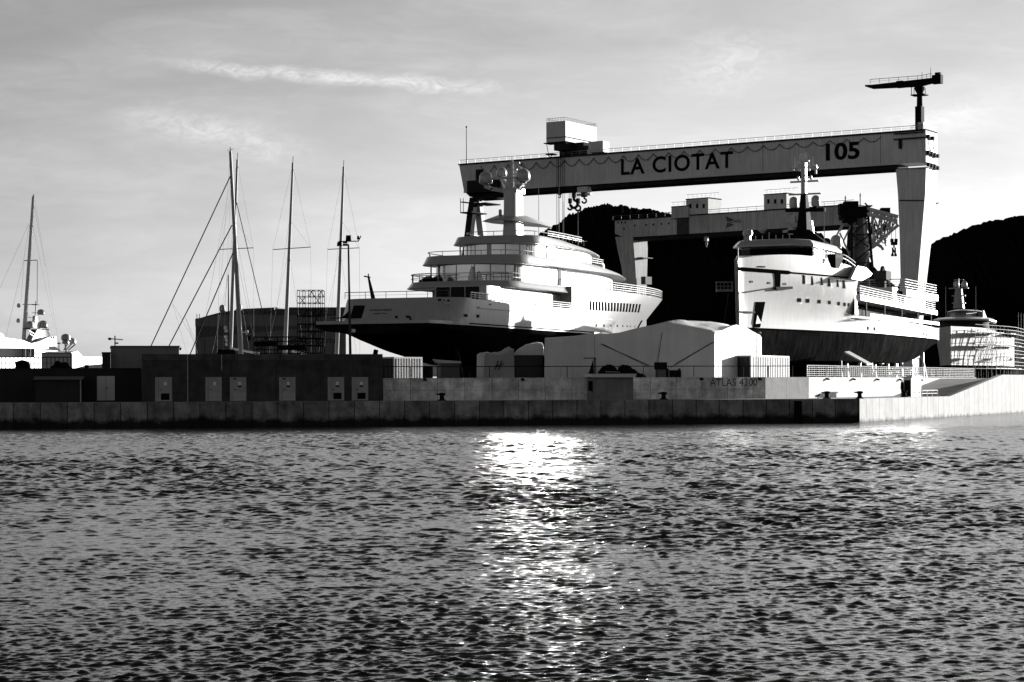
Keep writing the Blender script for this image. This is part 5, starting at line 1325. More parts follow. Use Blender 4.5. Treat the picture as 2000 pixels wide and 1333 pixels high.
mb.build('tubes', STEEL_DK, rs)
for z in lev:
    for x in np.arange(4, 34, 3.8):
        if rgs.random() < .8:
            a, b = -RH.half(x, 9)-.5, -RH.half(x+3.7, 9)-.5
            MB().add([(x, a, z+.05), (x+3.7, b, z+.05), (x+3.7, b-1.1, z+.05), (x, a-1.1, z+.05), (x, a, z+.11), (x+3.7, b, z+.11), (x+3.7, b-1.1, z+.11), (x, a-1.1, z+.11)], [(0,1,2,3), (7,6,5,4), (0,4,5,1), (1,5,6,2), (2,6,7,3), (3,7,4,0)]).build('deck_board', DARK if rgs.random() < .5 else W_DIRTY, rs, smooth=0)
# ================================================================== the great gantry crane
GFr = Frame(123.0, 600.0, -32.6)
gc = thing('gantry_crane', 'giant pale gantry crane lettered LA CIOTAT 105 towering over the yard', 'crane', GFr.world(0, 0, ZY), GFr.phi)
WG = 4.75
gs = lambda px, py, y=-WG: (lambda r: (r[0], r[1]-ZY))(GFr.side(px, py, y))
xL = gs(897, 350)[0]; xR = gs(1808, 300)[0]
zt = (gs(900, 321)[1] + gs(1750, 262)[1])/2; zm = (gs(900, 371)[1] + gs(1745, 327)[1])/2; zbm = zm-1.6
xl2 = gs(905, 380)[0]
# main girder: box with a slanted left end, a ledge along its foot and a recessed lower flange
mb = MB(); mb.prism([(xL, zt), (xR, zt), (xR, zm), (xL+2.0, zm)], 'y', -WG, WG); girder = mb.build('girder', CRANE_P, gc, smooth=0)
mb = MB(); mb.box(xL+2, xR-8.2, -WG-.35, -WG+.0, zm-.25, zm+.35); mb.build('ledge', CRANE_P, girder, smooth=0)
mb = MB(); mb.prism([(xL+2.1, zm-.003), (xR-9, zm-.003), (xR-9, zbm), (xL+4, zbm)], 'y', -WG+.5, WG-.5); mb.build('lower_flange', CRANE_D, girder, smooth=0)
mb = MB(); mb.box(xL-.2, xR-.05, -WG-.4, WG+.3, zt+.003, zt+.5); mb.build('top_rail', CRANE_D, girder, smooth=0)
mb = MB()
for px in (1490, 1720):
    x = gs(px, 300)[0]; mb.box(x-.06, x+.06, -WG-.03, -WG+.02, zm+.4, zt-.05)
mb.build('girder_seam', CRANE_D, girder, smooth=0)
deck_rail('railing', [(xL+.3, -WG-.2, zt+.5), (xR-1, -WG-.2, zt+.5)], 1.2, 3.2, (.5,), STEEL, .07).build('railing', STEEL, girder)
# festoon cable hanging in loops under the top rail
mb = MB(); n = 26; x0, x1 = xL+9, xR-14; pts = []
for k in range(n):
    a = x0+(x1-x0)*k/n; w_ = (x1-x0)/n; sag = 1.9*(1.25-.55*k/n)
    for j in range(9):
        f = j/8; pts.append((a+w_*f, -WG-.3, zt-.9-sag*4*f*(1-f)))
mb.path(pts, .11, 4); mb.build('festoon_cable', CRANE_D, girder)
# lettering
def girder_text(txt, pxa, pxb, pya, pyb, bold, sq):
    xa_, z1 = gs(pxa, pya); xb_, _ = gs(pxb, pya); _, z0 = gs(pxa, pyb)
    h = z1-z0
    o = letters(txt, h/.70, INK, girder, 'lettering', (0, 0, 0), (PI/2, 0, 0), depth=.05, bold=bold, spacing=1.12 if len(txt) > 4 else 1.0)
    w_ = max(v.co.x for v in o.data.vertices)-min(v.co.x for v in o.data.vertices); k = (xb_-xa_)/w_
    hh = [v.co.y for v in o.data.vertices]; c = (max(hh)+min(hh))/2; kh = h/(max(hh)-min(hh)); cxm = (max(v.co.x for v in o.data.vertices)+min(v.co.x for v in o.data.vertices))/2
    for v in o.data.vertices: v.co.x = (v.co.x-cxm)*k; v.co.y = (v.co.y-c)*kh
    o.location = ((xa_+xb_)/2, -WG-.06, (z0+z1)/2); return o
girder_text('LA CIOTAT', 1213, 1432, 311, 343, .16, 1)
girder_text('105', 1613, 1679, 281, 315, .22, 1)
# right leg: broad box tapering down, dark front, sunlit flank
def leg_ring(pxa, pxb, py, hw, yc=0):
    xa_, z = gs(pxa, py); xb_, _ = gs(pxb, py); return [(xa_, yc-hw, z), (xb_, yc-hw, z), (xb_, yc+hw, z), (xa_, yc+hw, z)]
x0_, x1_ = gs(1756, 540)[0], gs(1791, 540)[0]
mb = MB(); mb.loft([leg_ring(1749.5, 1808.7, 330, WG-.02), leg_ring(1753.5, 1807, 380, WG-.1), leg_ring(1755.5, 1799, 460, WG-.6), leg_ring(1756, 1790.5, 545, WG-1.2), [(x0_, -WG+1.5, .2), (x1_-3, -WG+1.5, .2), (x1_-3, WG-1.5, .2), (x0_, WG-1.5, .2)]])
leg = mb.build('leg', CRANE_P, gc, smooth=0)
mb = MB(); mb.add(*(lambda r: (r, [(0,1,2,3)]))([(xR+.05, -WG+.1, zt-.1), (xR+.05, WG-.1, zt-.1), (xR+.05, WG-.1, zm+.1), (xR+.05, -WG+.1, zm+.1)])); mb.build('end_plate', CRANE_W, gc, smooth=0)
mb = MB(); a = gs(1756, 392); b = gs(1805, 392); mb.bar((a[0], -WG-.02, a[1]), (b[0], -WG-.02, b[1]), .12, .3); mb.build('leg_seam', CRANE_D, leg)
a = gs(1748, 330); b = gs(1809, 330); mb = MB(); mb.bar((a[0], -WG-.04, a[1]), (b[0], -WG-.04, b[1]), .1, .2); mb.build('leg_seam', CRANE_D, leg)
mb = MB()
for (px, py) in ((1811, 398), (1806, 432), (1802, 478), (1798, 515)):
    y = -2.0; z = GFr.sz(px, py, y)-ZY; xx = GFr.sx(px, -WG) ; mb.box(xR-2-(432-0)*0, xR-1.9, -.6, .6, z, z+1.4)
# ladder and lamps on the sunlit flank, emblem ring and number on the end face
mb = MB()
for py, n_ in ((266, 2), (297, 4), (321, 4)):
    for k in range(n_):
        z = GFr.sz(1812, py, -WG)-ZY - k*.12; y = -WG+1.0+k*(2*WG-2)/max(n_-1, 1)*(.5 if n_ == 2 else 1)
        mb.box(xR+.1, xR+.9, y-.5, y+.5, z-.6, z+.5)
mb.build('floodlight', CRANE_D, gc, smooth=0)
zc = GFr.sz(1818, 282, 0)-ZY
ring = [(xR+.12, 2.1*math.cos(t), zc+2.1*math.sin(t)) for t in np.linspace(0, 2*PI, 33)]
mb = MB(); mb.path(ring, .12, 4); mb.build('emblem_ring', GREY, gc)
letters('60', 2.4, GREY, gc, 'lettering', (xR+.12, 0, zc), (PI/2, 0, PI/2), depth=.05, bold=.04)
letters('MB', 2.8, GREY, gc, 'lettering', (xR+.12, 0, GFr.sz(1818, 308, 0)-ZY), (PI/2, 0, PI/2), depth=.05, bold=.02) if False else None
mb = MB(); p0 = (xR-3.0, WG+.5, GFr.sz(1822, 405, WG)-ZY); mb.bar(p0, (xR-5.2, WG+.5, GFr.sz(1809, 470, WG)-ZY), .35, .35); mb.bar((xR-2.6, WG+.5, p0[2]+.5), (xR-.6, WG+2.4, p0[2]+1.4), .3, .3); mb.build('access_boom', CRANE_D, gc)
# left pendulum leg: an A frame
xA = gs(929, 395, 0)[0]; zA = zbm
mb = MB()
za1 = GFr.sz(920, 440, 0)-ZY
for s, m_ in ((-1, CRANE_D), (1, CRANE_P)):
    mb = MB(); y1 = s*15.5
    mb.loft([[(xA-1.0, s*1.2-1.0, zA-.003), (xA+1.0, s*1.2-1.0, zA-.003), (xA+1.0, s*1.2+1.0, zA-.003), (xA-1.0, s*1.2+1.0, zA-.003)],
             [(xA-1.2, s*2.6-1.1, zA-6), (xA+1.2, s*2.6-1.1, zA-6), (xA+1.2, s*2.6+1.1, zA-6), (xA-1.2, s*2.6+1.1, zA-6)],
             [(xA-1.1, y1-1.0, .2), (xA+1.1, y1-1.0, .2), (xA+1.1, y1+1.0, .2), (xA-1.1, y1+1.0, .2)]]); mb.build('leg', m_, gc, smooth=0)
mb = MB(); a = gs(910, 385, -2); b = gs(938, 404, -2)
mb.box(a[0], xA+2.0, -5.5, 4, zA-5.6, zA-5.2); mb.box(a[0], xA-1.5, -5.5, 4, zA-1.9, zA-1.6); mb.box(xA+1.5, xA+7, -4, 5, zA-2.6, zA-2.2); mb.box(xA+2, xA+7, -5, -4.5, zA-1.0, zA-.6)
for x in (a[0], xA-1.5): mb.tube((x, -5.4, zA-5.4), (x, -5.4, zA-.5), .12, n=5)
mb.build('leg_platform', CRANE_D, gc, smooth=0)
mb = MB(); mb.box(xL+4.5, xL+17, -WG-2.0, -WG-.003, zm-.6, zm+3.6); mb.box(xL+7.5, xL+9.8, -WG-1.0, -WG-.003, zm+3.65, zt-2.0); mb.box(xL+5, xL+14, -WG+.6, WG-.6, zbm-.9, zbm-.003); mb.build('machinery_cabin', CRANE_D, gc, smooth=0)
mb = MB(); xq = gs(911, 300)[0]; mb.tube((xq, -WG, zt+.5), (xq, -WG, gs(911, 250)[1]), .14, .1, 6); mb.lathe(xq, -WG, [(.25, gs(911, 250)[1]), (.3, gs(911, 250)[1]+.4), (.05, gs(911, 250)[1]+.7)], 8); mb.build('lightning_rod', CRANE_D, gc)
# the trolley house riding on top, long across the girder
xa_, _ = gs(1067, 270, -10.5); xb_, _ = gs(1104.5, 270, -10.5); zh0 = GFr.sz(1100, 276, -10.5)-ZY; zh1 = GFr.sz(1100, 236.5, -10.5)-ZY
tr = MB(); tr.box(xa_, xb_, -10.5, 10.0, zh0, zh1); th = tr.build('trolley_house', CRANE_W, gc, smooth=0)
mb = MB(); mb.box(xa_-.02, xb_+.04, -10.54, 10.04, zh0+1.2, zh0+1.5); mb.build('trim_band', CRANE_D, th, smooth=0)
deck_rail('railing', [(xa_+.1, -10.4, zh1), (xb_-.1, -10.4, zh1), (xb_-.1, 9.9, zh1), (xa_+.1, 9.9, zh1), (xa_+.1, -10.4, zh1)], 1.15, 1.1, (.5,), STEEL, .06).build('railing', STEEL_DK, th)
mb = MB(); zt2 = zt+.55
mb.box(xa_+2.2, xb_-.6, -9.3, -5.0, zt2+1.4, zh0-.003); mb.box(xa_+2.6, xb_+3.4, -4.6, -.2, zt2+.6, zh0-.003); mb.box(xa_+1.6, xb_+4.6, -4.8, 4.8, zt2, zt2+1.6)
for a_, b_, y0, y1 in ((xa_+1.2, xa_+4, 3, 5.2), (xb_+1.2, xb_+5.4, 2.0, 4.8)): mb.box(a_, b_, y0, y1, zt2+.3, zh0-.4)
mb.build('trolley_frame', CRANE_D, th, smooth=0)
mb = MB(); mb.box(xb_+5.5, xb_+11, -WG-.2, -WG+4, zt2+.4, zt2+4.0); mb.build('winch_box', CRANE_P, th, smooth=0)
mb = MB(); mb.box(xa_-1.2, xa_+.6, -10.3, -6, zh0-.35, zh0-.05); mb.box(xa_-1.0, xa_+1.6, -9.6, -6, zh0-3.9, zh0-3.6)
mb.bar((xa_-.9, -9.5, zh0-3.7), (xa_+1.2, -9.5, zt2-.8), .2, .2); mb.bar((xa_-.6, -9.5, zh0), (xa_+.2, -9.5, zh0-3.7), .15, .15); mb.bar((xa_+1.4, -9.5, zh0-3.7), (xa_+1.5, -9.5, zt2-1), .15, .15); mb.build('trolley_stairs', CRANE_D, th, smooth=0)
# hoist ropes, blocks and hooks under the trolley
def hook(px, py0, py1, wd, yl=-WG-1.2, rope_top=None):
    x, z0 = gs(px, py0, yl); _, z1 = gs(px, py1, yl); h = z0-z1
    mb = MB(); mb.box(x-wd/2, x+wd/2, yl-.4, yl+.4, z0-.42*h, z0)
    for s in (-1, 1): mb.loft([[(x+.42*wd*math.cos(2*PI*i/12), yl+d, z0-.2*h+.42*wd*math.sin(2*PI*i/12)) for i in range(12)] for d in ((-.6, -.41) if s < 0 else (.41, .6))])
    pts = [(x, yl, z0-.42*h), (x, yl, z0-.55*h)] + [(x+.36*h*.62*math.sin(t), yl, z0-.76*h+.2*h*math.cos(t)) for t in np.linspace(0, 4.6, 12)]
    mb.path(pts, .07*h+.05, 6); mb.build('hook_block', CRANE_D, gc)
    if rope_top is not None:
        mb = MB()
        for dx in (-wd*.32, wd*.32): mb.tube((x+dx, yl, z0), (x+dx, yl, rope_top), .09, n=4)
        mb.build('hoist_rope', CRANE_D, gc)
hook(1093, 376, 387, 1.3, rope_top=zt)
for px, a, b, w_ in ((1121, 371, 408, 1.2), (1113.5, 388, 411, 1.1), (1129, 388, 413, 1.1), (1141, 376, 398, 2.0)): hook(px, a, b, w_, rope_top=zm-1)
x, z = gs(1141, 378, -WG-1.2); mb = MB(); mb.box(x-2.0, x+2.0, -WG-2.4, -WG, zbm-1.2, zbm+.6); mb.box(x-2.6, x+2.6, -WG-1.8, -WG-.4, zbm-2.2, zbm-1.5); mb.build('hoist_carriage', CRANE_P, gc, smooth=0)
mb = MB()
for px in (1087, 1090, 1099, 1102): x, z = gs(px, 380, -WG-1.2); mb.tube((x, -WG-1.2, zt), (x, -WG-1.2, gs(px, 470, -WG-1.2)[1]), .07, n=4)
mb.build('hoist_rope', CRANE_D, gc)
# the small jib crane on top of the right end
xj, zj0 = gs(1785, 252); _, zj1 = gs(1785, 180)
jc = MB(); jc.box(xj-1.0, xj+1.0, -1.2, 1.2, zt+.55, gs(1785, 205)[1]); jc.lathe(xj, 0, [(.9, gs(1785, 206)[1]), (.8, zj1), (1.5, zj1+1.2), (1.6, zj1+2)], 12)
jp = jc.build('jib_crane_column', BLACK, gc, smooth=30)
xt, zt_ = gs(1678, 164.5); xk2, zk2 = gs(1826, 148)
zj = gs(1785, 163)[1]
mb = MB(); mb.loft([[(xt, -.2, zt_-.2), (xt, .2, zt_-.2), (xt, .2, zt_+.3), (xt, -.2, zt_+.3)], [(xj-15, -.6, gs(1742, 166)[1]), (xj-15, .6, gs(1742, 166)[1]), (xj-15, .6, gs(1742, 158)[1]), (xj-15, -.6, gs(1742, 158)[1])],
                    [(xj, -.8, gs(1785, 166)[1]), (xj, .8, gs(1785, 166)[1]), (xj, .8, gs(1785, 152)[1]), (xj, -.8, gs(1785, 152)[1])], [(xk2-2, -.6, gs(1818, 158)[1]), (xk2-2, .6, gs(1818, 158)[1]), (xk2-2, .6, gs(1818, 148)[1]), (xk2-2, -.6, gs(1818, 148)[1])]])
mb.box(xk2-2.4, xk2+.4, -1, 1, gs(1822, 160)[1], gs(1822, 143)[1]); mb.box(xk2-1.6, xk2, -.6, .6, gs(1822, 143)[1], gs(1822, 138)[1]); mb.box(xt+27*0+gs(1739, 160)[0]-xt, gs(1756, 160)[0], -.9, .9, gs(1748, 169)[1], gs(1748, 154)[1]) if False else None
jb = mb.build('jib', BLACK, gc, smooth=0)
mb = MB(); a = gs(1741, 166); b = gs(1754, 166); mb.box(a[0], b[0], -1, 1, gs(1748, 168)[1], gs(1748, 155)[1]); mb.build('jib_trolley', BLACK, gc, smooth=0)
deck_rail('railing', [(xt+1.5, .3, zt_+.6), (xj, .8, gs(1785, 152)[1]), (xk2-3, .5, gs(1816, 147)[1])], 1.3, 3.0, (.5,), BLACK, .07).build('railing', BLACK, jb)
mb = MB(); mb.box(gs(1771, 180)[0], gs(1798, 180)[0], -1.8, 1.8, gs(1785, 183.5)[1], gs(1785, 181.5)[1])
for px in (1772.5, 1794.5): x = gs(px, 180)[0]; mb.tube((x, -1.5, gs(px, 182)[1]), (x, -1.5, gs(px, 166)[1]), .12, n=5); mb.tube((x+.8, -1.5, gs(px, 182)[1]), (x+.8, -1.5, gs(px, 170)[1]), .1, n=5)
mb.build('jib_platform', BLACK, gc, smooth=0)
mb = MB()
for px, a, b in ((1789.5, 137, 152), (1806.5, 128, 148)): x, z0 = gs(px, b); mb.tube((x, 0, z0), (x, 0, gs(px, a)[1]), .1, .06, 5)
mb.build('aerial', BLACK, jb)
a = gs(1785.5, 256); b = gs(1801.5, 256); mb = MB(); mb.box(a[0]+1.05, b[0]+.2, -WG+.2, 3, zt+.55, gs(1795, 239)[1]); mb.build('switch_house', CRANE_P, gc, smooth=0)
mb = MB(); a = gs(1747, 263); b = gs(1807, 263); mb.box(a[0], b[0], -WG-.9, -WG-.06, zt-2.2, zt-1.9); mb.box(gs(1756, 290)[0], gs(1762, 290)[0], -WG-.5, -WG-.06, gs(1758, 291)[1], zt-2.2); mb.box(a[0], b[0], -WG-.75, -WG-.45, zt-.6, zt-.3); mb.build('walkway', CRANE_D, girder, smooth=0)
deck_rail('railing', [(xR-4, -WG, zt+.5), (xR-.3, -WG, zt+.5), (xR-.3, WG, zt+.5)], 1.3, 1.3, (.5,), STEEL, .06).build('railing', STEEL, gc)

# ================================================================== the smaller gantry crane behind
CF = Frame(24.9, 480.0, -38.5)
cq = thing('gantry_crane', 'smaller grey gantry crane marked CNQ standing between the two ships', 'crane', CF.world(0, 0, ZY), CF.phi)
WC = 3.0
cs = lambda px, py, y=-WC: (lambda r: (r[0], r[1]-ZY))(CF.side(px, py, y))
cxl = cs(1201, 440)[0]; cxr = cs(1668, 420)[0]
ctop = (cs(1210, 432)[1]+cs(1600, 404)[1])/2; cbot = (cs(1245, 462)[1]+cs(1600, 443)[1])/2
CNQ_P = mat('small_crane_paint', .55, .7, .2, .12, streak=.35)
mb = MB(); mb.prism([(cxl, ctop), (cxr, ctop), (cxr, cbot), (cxl+3, cbot), (cxl, cbot+1)], 'y', -WC, WC); cgd = mb.build('girder', CNQ_P, cq, smooth=0)
mb = MB(); mb.box(cxl-1.2, cxr, -WC-.25, WC+.2, ctop+.003, ctop+.22); mb.build('top_flange', CRANE_D, cgd, smooth=0)
mb = MB(); mb.box(cxl+5, cxr, -WC+.2, WC-.2, cbot-.7, cbot-.003); mb.build('lower_flange', CRANE_D, cgd, smooth=0)
deck_rail('railing', [(cxl-.6, -WC, ctop+.22), (cxr, -WC, ctop+.22)], .9, 2.5, (.5,), STEEL_DK, .05).build('railing', STEEL_DK, cgd)
def cring(pxa, pxb, py, hw): a = cs(pxa, py); b = cs(pxb, py); return [(a[0], -hw, a[1]), (b[0], -hw, b[1]), (b[0], hw, b[1]), (a[0], hw, a[1])]
mb = MB(); a0, a1 = cs(1215, 545)[0], cs(1238, 545)[0]
mb.loft([cring(1201.5, 1236, 463, WC-.03), cring(1205, 1237.5, 485, WC-.1), cring(1211, 1238.5, 520, WC-.5), cring(1214.5, 1239, 555, WC-.8), [(a0+.6, -WC+1.2, .2), (a1, -WC+1.2, .2), (a1, WC-1.2, .2), (a0+.6, WC-1.2, .2)]]); cleg = mb.build('leg', CNQ_P, cq, smooth=0)
mb = MB(); z = cs(1240, 500)[1]; xx = cs(1239, 500)[0]; mb.box(xx+.02, xx+1.6, -2, 2.4, z-.5, z-.3); mb.build('leg_platform', STEEL_DK, cq, smooth=0); MB().box(xx+.5, xx+1.8, -1, 1.6, cs(1245, 555)[1], cs(1245, 540)[1]).build('leg_cabin', STEEL_DK, cq, smooth=0)
mb = MB()
for s in (-1, 1): mb.bar((cxr-1.5, s*1.4, cbot-.7), (cxr-1.5, s*6, .2), 1.2, 1.2)
mb.build('pendulum_leg', CRANE_D, cq, smooth=0)
for pxa, pxb, pya, pyb, nm in ((1341, 1384, 389, 415, 'machine_house'), (1315, 1348, 404.5, 418, 'machine_annex'), (1493, 1537, 380, 408, 'machine_house')):
    a = cs(pxa, pyb); b = cs(pxb, pya); ov = .8 if nm == 'machine_annex' else .2
    z0 = ctop+.25 if nm != 'machine_annex' else ctop-.4
    hs_ = MB(); hs_.box(a[0], b[0], -WC-ov, WC-.6, z0, cs((pxa+pxb)/2, pya)[1]); hh = hs_.build(nm, CRANE_P if nm != 'machine_annex' else CNQ_P, cq, smooth=0)
    zt5 = cs((pxa+pxb)/2, pya)[1]; mb = MB(); mb.box(a[0]-.1, b[0]+.1, -WC-ov-.1, WC-.5, zt5+.003, zt5+.2); mb.build('roof', CRANE_D, hh, smooth=0)
    if nm == 'machine_house':
        for k in range(3):
            px = pxa+(pxb-pxa)*(.2+.3*k); x, z = cs(px, pya+14); MB().box(x-.3, x+.3, -WC-ov-.04, -WC-ov+.02, z-.5, z+.5).build('window', GLASS, hh, smooth=0)
    deck_rail('railing', [(a[0], -WC-ov, zt5+.2), (b[0]+3, -WC-ov, zt5+.2)], .9, 1.2, (.5,), STEEL, .04).build('railing', STEEL, hh)
# emblem and letters
EMB = mat('dark_emblem_paint', .07, .7, .2, .6)
e = [cs(*p) for p in ((1417, 423), (1433, 429), (1431, 431), (1421, 434))]; MB().prism(e, 'y', -WC-.04, -WC-.002).build('emblem', EMB, cgd, smooth=0)
e = [cs(*p) for p in ((1417, 446), (1433, 440), (1431, 438), (1421, 435))]; MB().prism(e, 'y', -WC-.04, -WC-.002).build('emblem', EMB, cgd, smooth=0)
a, b = cs(1426, 430), cs(1447.5, 429.5); c = cs(1436, 436)
o = letters('CNQ', 1.0, INK, cgd, 'lettering', (0, 0, 0), (PI/2, 0, 0), depth=.03, bold=.02, spacing=1.3)
xs_ = [v.co.x for v in o.data.vertices]; ys_ = [v.co.y for v in o.data.vertices]; h = cs(1436, 429.5)[1]-c[1]
for v in o.data.vertices: v.co.x = (v.co.x-(max(xs_)+min(xs_))/2)*(b[0]-a[0])/(max(xs_)-min(xs_)); v.co.y = (v.co.y-(max(ys_)+min(ys_))/2)*h/(max(ys_)-min(ys_))
o.location = ((a[0]+b[0])/2, -WC-.04, cs(1436, 433)[1])
mb = MB()
for px, py in ((1207, 435), (1214, 435), (1221, 435), (1219, 447), (1240, 441), (1262, 440), (1276, 439), (1292, 438), (1306, 437)): x, z = cs(px, py); mb.lathe(x, -WC-.02, [(.2, z-.2), (.2, z+.2)], 6)
mb.build('drain_holes', CRANE_D, cgd)
mb = MB(); mb.box(cs(1330, 430)[0]-.8, cs(1341, 430)[0]+.6, -WC-.5, -WC-.003, cbot-.1, ctop-.5); mb.build('hoist_mechanism', mat('rusty_hoist_steel', .04, .8, .5, 1.0, streak=.4), cgd, smooth=0)
def chook(px, py0, py1):
    x, z0 = cs(px, py0); _, z1 = cs(px, py1); mb = MB(); mb.tube((x-.25, -WC+1, z0), (x-.25, -WC+1, cbot), .05, n=4); mb.tube((x+.25, -WC+1, z0), (x+.25, -WC+1, cbot), .05, n=4)
    mb.box(x-.45, x+.45, -WC+.7, -WC+1.3, z0-(z0-z1)*.5, z0); mb.lathe(x, -WC+1, [(.1, z0-(z0-z1)*.5), (.35, z0-(z0-z1)*.7), (.1, z1)], 8); mb.build('hook_block', STEEL, cq)
chook(1375, 459, 483); 
mb = MB(); x, z = cs(1488, 452); mb.lathe(x, -WC+.5, [(1.3, z+.6), (1.2, z+.2), (.4, z-.4)], 12); mb.build('bell_housing', W_MATT, cq)

# ================================================================== lattice slewing crane beside the great leg
YL_ = 380.0
P0 = at(1668, 738, YL_)
lc = thing('lattice_crane', 'tangled lattice slewing crane with a folded jib, beside the tall gantry leg', 'crane', (P0[0], P0[1], ZY))
L = lambda px, py, dy=0.0: (at(px, py, YL_+dy)[0]-P0[0], dy, at(px, py, YL_+dy)[2]-ZY)
rgl = random.Random(8)
# trunk: four battered legs sheathed with plates
mb = MB()
def lat(mb, A, B, wa, wb, n, r, rb):
    """square lattice between A and B"""
    A, B = Vector(A), Vector(B); d = (B-A).normalized(); a = d.cross(Vector((0, 1, 0))).normalized(); b = Vector((0, 1, 0))
    rings = []
    for k in range(n+1):
        f = k/n; c = A.lerp(B, f); w_ = wa+(wb-wa)*f; rings.append([c+a*(i*w_/2)+b*(j*w_/2) for i, j in ((-1, -1), (1, -1), (1, 1), (-1, 1))])
    for k in range(n):
        for i in range(4):
            mb.tube(rings[k][i], rings[k+1][i], r, n=4)
            mb.tube(rings[k][i], rings[k+1][(i+1) % 4] if k % 2 else rings[k][(i+1) % 4], rb, n=4)
            mb.tube(rings[k+1][i] if k % 2 else rings[k][(i+1) % 4], rings[k][(i+1) % 4] if k % 2 else rings[k+1][i], rb, n=4)
lat(mb, L(1688, 735), L(1676, 405), 5.6, 3.0, 12, .28, .13); mb.build('tower', CRANE_D, lc)
mb = MB(); rings = []
for py, xa_, xb_ in ((737, 1668, 1708), (640, 1670, 1705), (560, 1672, 1702), (520, 1668, 1697), (480, 1670, 1692), (440, 1672, 1690), (408, 1668, 1684)):
    a = L(xa_, py, .5); b = L(xb_, py, .5); rings.append([(a[0], .5, a[2]), (b[0], .5, b[2]), (b[0], 3.4, b[2]), (a[0], 3.4, b[2])])
mb.loft(rings); mb.build('tower_sheathing', mat('stained_tower_plates', .12, .8, .5, .35, streak=.5), lc, smooth=0)
mb = MB(); c = L(1663, 413)
for k in range(16):
    px, py = 1650+rgl.random()*30, 402+rgl.random()*26; p = L(px, py, rgl.uniform(-2, 2)); s = rgl.uniform(.5, 1.3); mb.box(p[0]-s, p[0]+s, p[1]-s, p[1]+s, p[2]-s*.8, p[2]+s*.8)
mb.build('winch_gear', BLACK, lc, smooth=0)
LAT_P = mat('pale_lattice_paint', .7, .7, .25, .4, streak=.3)
mb = MB()
lat(mb, L(1684, 411, -1), L(1752, 428, -1), 1.0, .8, 10, .42, .14)
top = [(1686, 412), (1705, 417), (1722, 421), (1740, 425), (1752, 429)]; bot = [(1692, 488), (1706, 484), (1722, 470), (1738, 452), (1752, 440)]
for (a, b), (c_, d_) in zip(top, bot): mb.tube(L(a, b, -1.4), L(c_, d_, -1.4), .22, n=5)
for (p, q) in zip(bot[:-1], bot[1:]): mb.tube(L(*p, -1.4), L(*q, -1.4), .2, n=5)
for k in range(4):
    mb.tube(L(*top[k], -1.4), L(*bot[k+1], -1.4), .16, n=4); mb.tube(L(*bot[k], -1.4), L(*top[k+1], -1.4), .16, n=4); mb.tube(L(*top[k], 1.4), L(*bot[k+1], 1.4), .14, n=4); mb.tube(L(*bot[k], 1.4), L(*top[k], 1.4), .16, n=4)
for (a, b, c_, d_) in ((1688, 430, 1700, 484), (1694, 425, 1712, 470), (1690, 460, 1748, 434), (1700, 480, 1735, 430), (1686, 440, 1704, 500), (1690, 520, 1702, 486)): mb.tube(L(a, b, 0), L(c_, d_, 0), .2, n=5)
for (a, b, c_, d_) in ((1640, 452, 1668, 408), (1648, 470, 1672, 420), (1642, 440, 1676, 442), (1630, 468, 1650, 430), (1660, 500, 1640, 455), (1668, 480, 1655, 505)): mb.tube(L(a, b, -.5), L(c_, d_, -.5), .17, n=5)
mb.build('jib_lattice', LAT_P, lc)
mb = MB()                                                     # looped hoses and ropes
for k in range(34):
    a = Vector(L(1690+rgl.random()*58, 425+rgl.random()*15, rgl.uniform(-1, 1))); b = Vector(L(1690+rgl.random()*44, 440+rgl.random()*40, rgl.uniform(-1, 1)))
    if at_ok := (b.z > L(1690+0, 490)[2]-1):
        pts = [tuple(a.lerp(b, f) + Vector((0, 0, -1.6*4*f*(1-f)*rgl.random()))) for f in np.linspace(0, 1, 6)]; mb.path(pts, rgl.uniform(.06, .14), 4)
mb.build('hanging_cables', CRANE_D, lc)
mb = MB(); mb.tube(L(1690, 494, -1.5), L(1755, 440, -1.5), .3, n=6); mb.tube(L(1714, 478, -1.5), L(1722, 483, -1.5), .3); mb.tube(L(1722, 483, -1.5), L(1725, 489, -1.5), .25)
mb.build('luffing_strut', LAT_P, lc)
a = L(1720, 407); b = L(1737, 419); MB().box(a[0], b[0], -1, 1, b[2], a[2]).build('counterweight', BLACK, lc, smooth=0); mb = MB(); mb.tube(L(1689, 397), L(1700, 408), .15); mb.box(L(1689, 0)[0], L(1701, 0)[0], -1, 1, L(1690, 404)[2], L(1690, 402)[2]); mb.build('head_frame', BLACK, lc, smooth=0)
mb = MB()
for px, a, b in ((1651, 383, 402), (1680, 378, 405)): mb.tube(L(px, b), L(px, a), .1, n=5); mb.tube(L(px-2, a+5), L(px+2, a+4), .07, n=4)
mb.build('aerial', STEEL_DK, lc)
mb = MB(); z = L(1746, 452)
for px in (1741.5, 1749.5): mb.tube(L(px, 448, -1), L(px, 468, -1), .06, n=4)
for px in (1742, 1750): a = L(px-2.4, 467, -1); b = L(px+2.4, 473, -1); mb.box(a[0], b[0], -1.5, -.5, b[2], a[2])
a = L(1740.5, 473, -1); b = L(1752, 479, -1); mb.box(a[0], b[0], -1.5, -.5, b[2], a[2]); mb.tube(L(1746, 479, -1), L(1746, 484, -1), .15)
a = L(1742.5, 484, -1); b = L(1749.5, 498, -1); mb.box(a[0], a[0]+.2, -1.3, -.7, b[2], a[2]); mb.box(b[0]-.2, b[0], -1.3, -.7, b[2], a[2]); mb.tube(a, b, .14); mb.lathe((a[0]+b[0])/2-.3, -1, [(.25, b[2]-.3), (.3, b[2]), (.1, b[2]+.3)], 8); mb.lathe((a[0]+b[0])/2+.3, -1, [(.25, b[2]-.3), (.3, b[2]), (.1, b[2]+.3)], 8)
mb.build('hook_block', BLACK, lc, smooth=0)
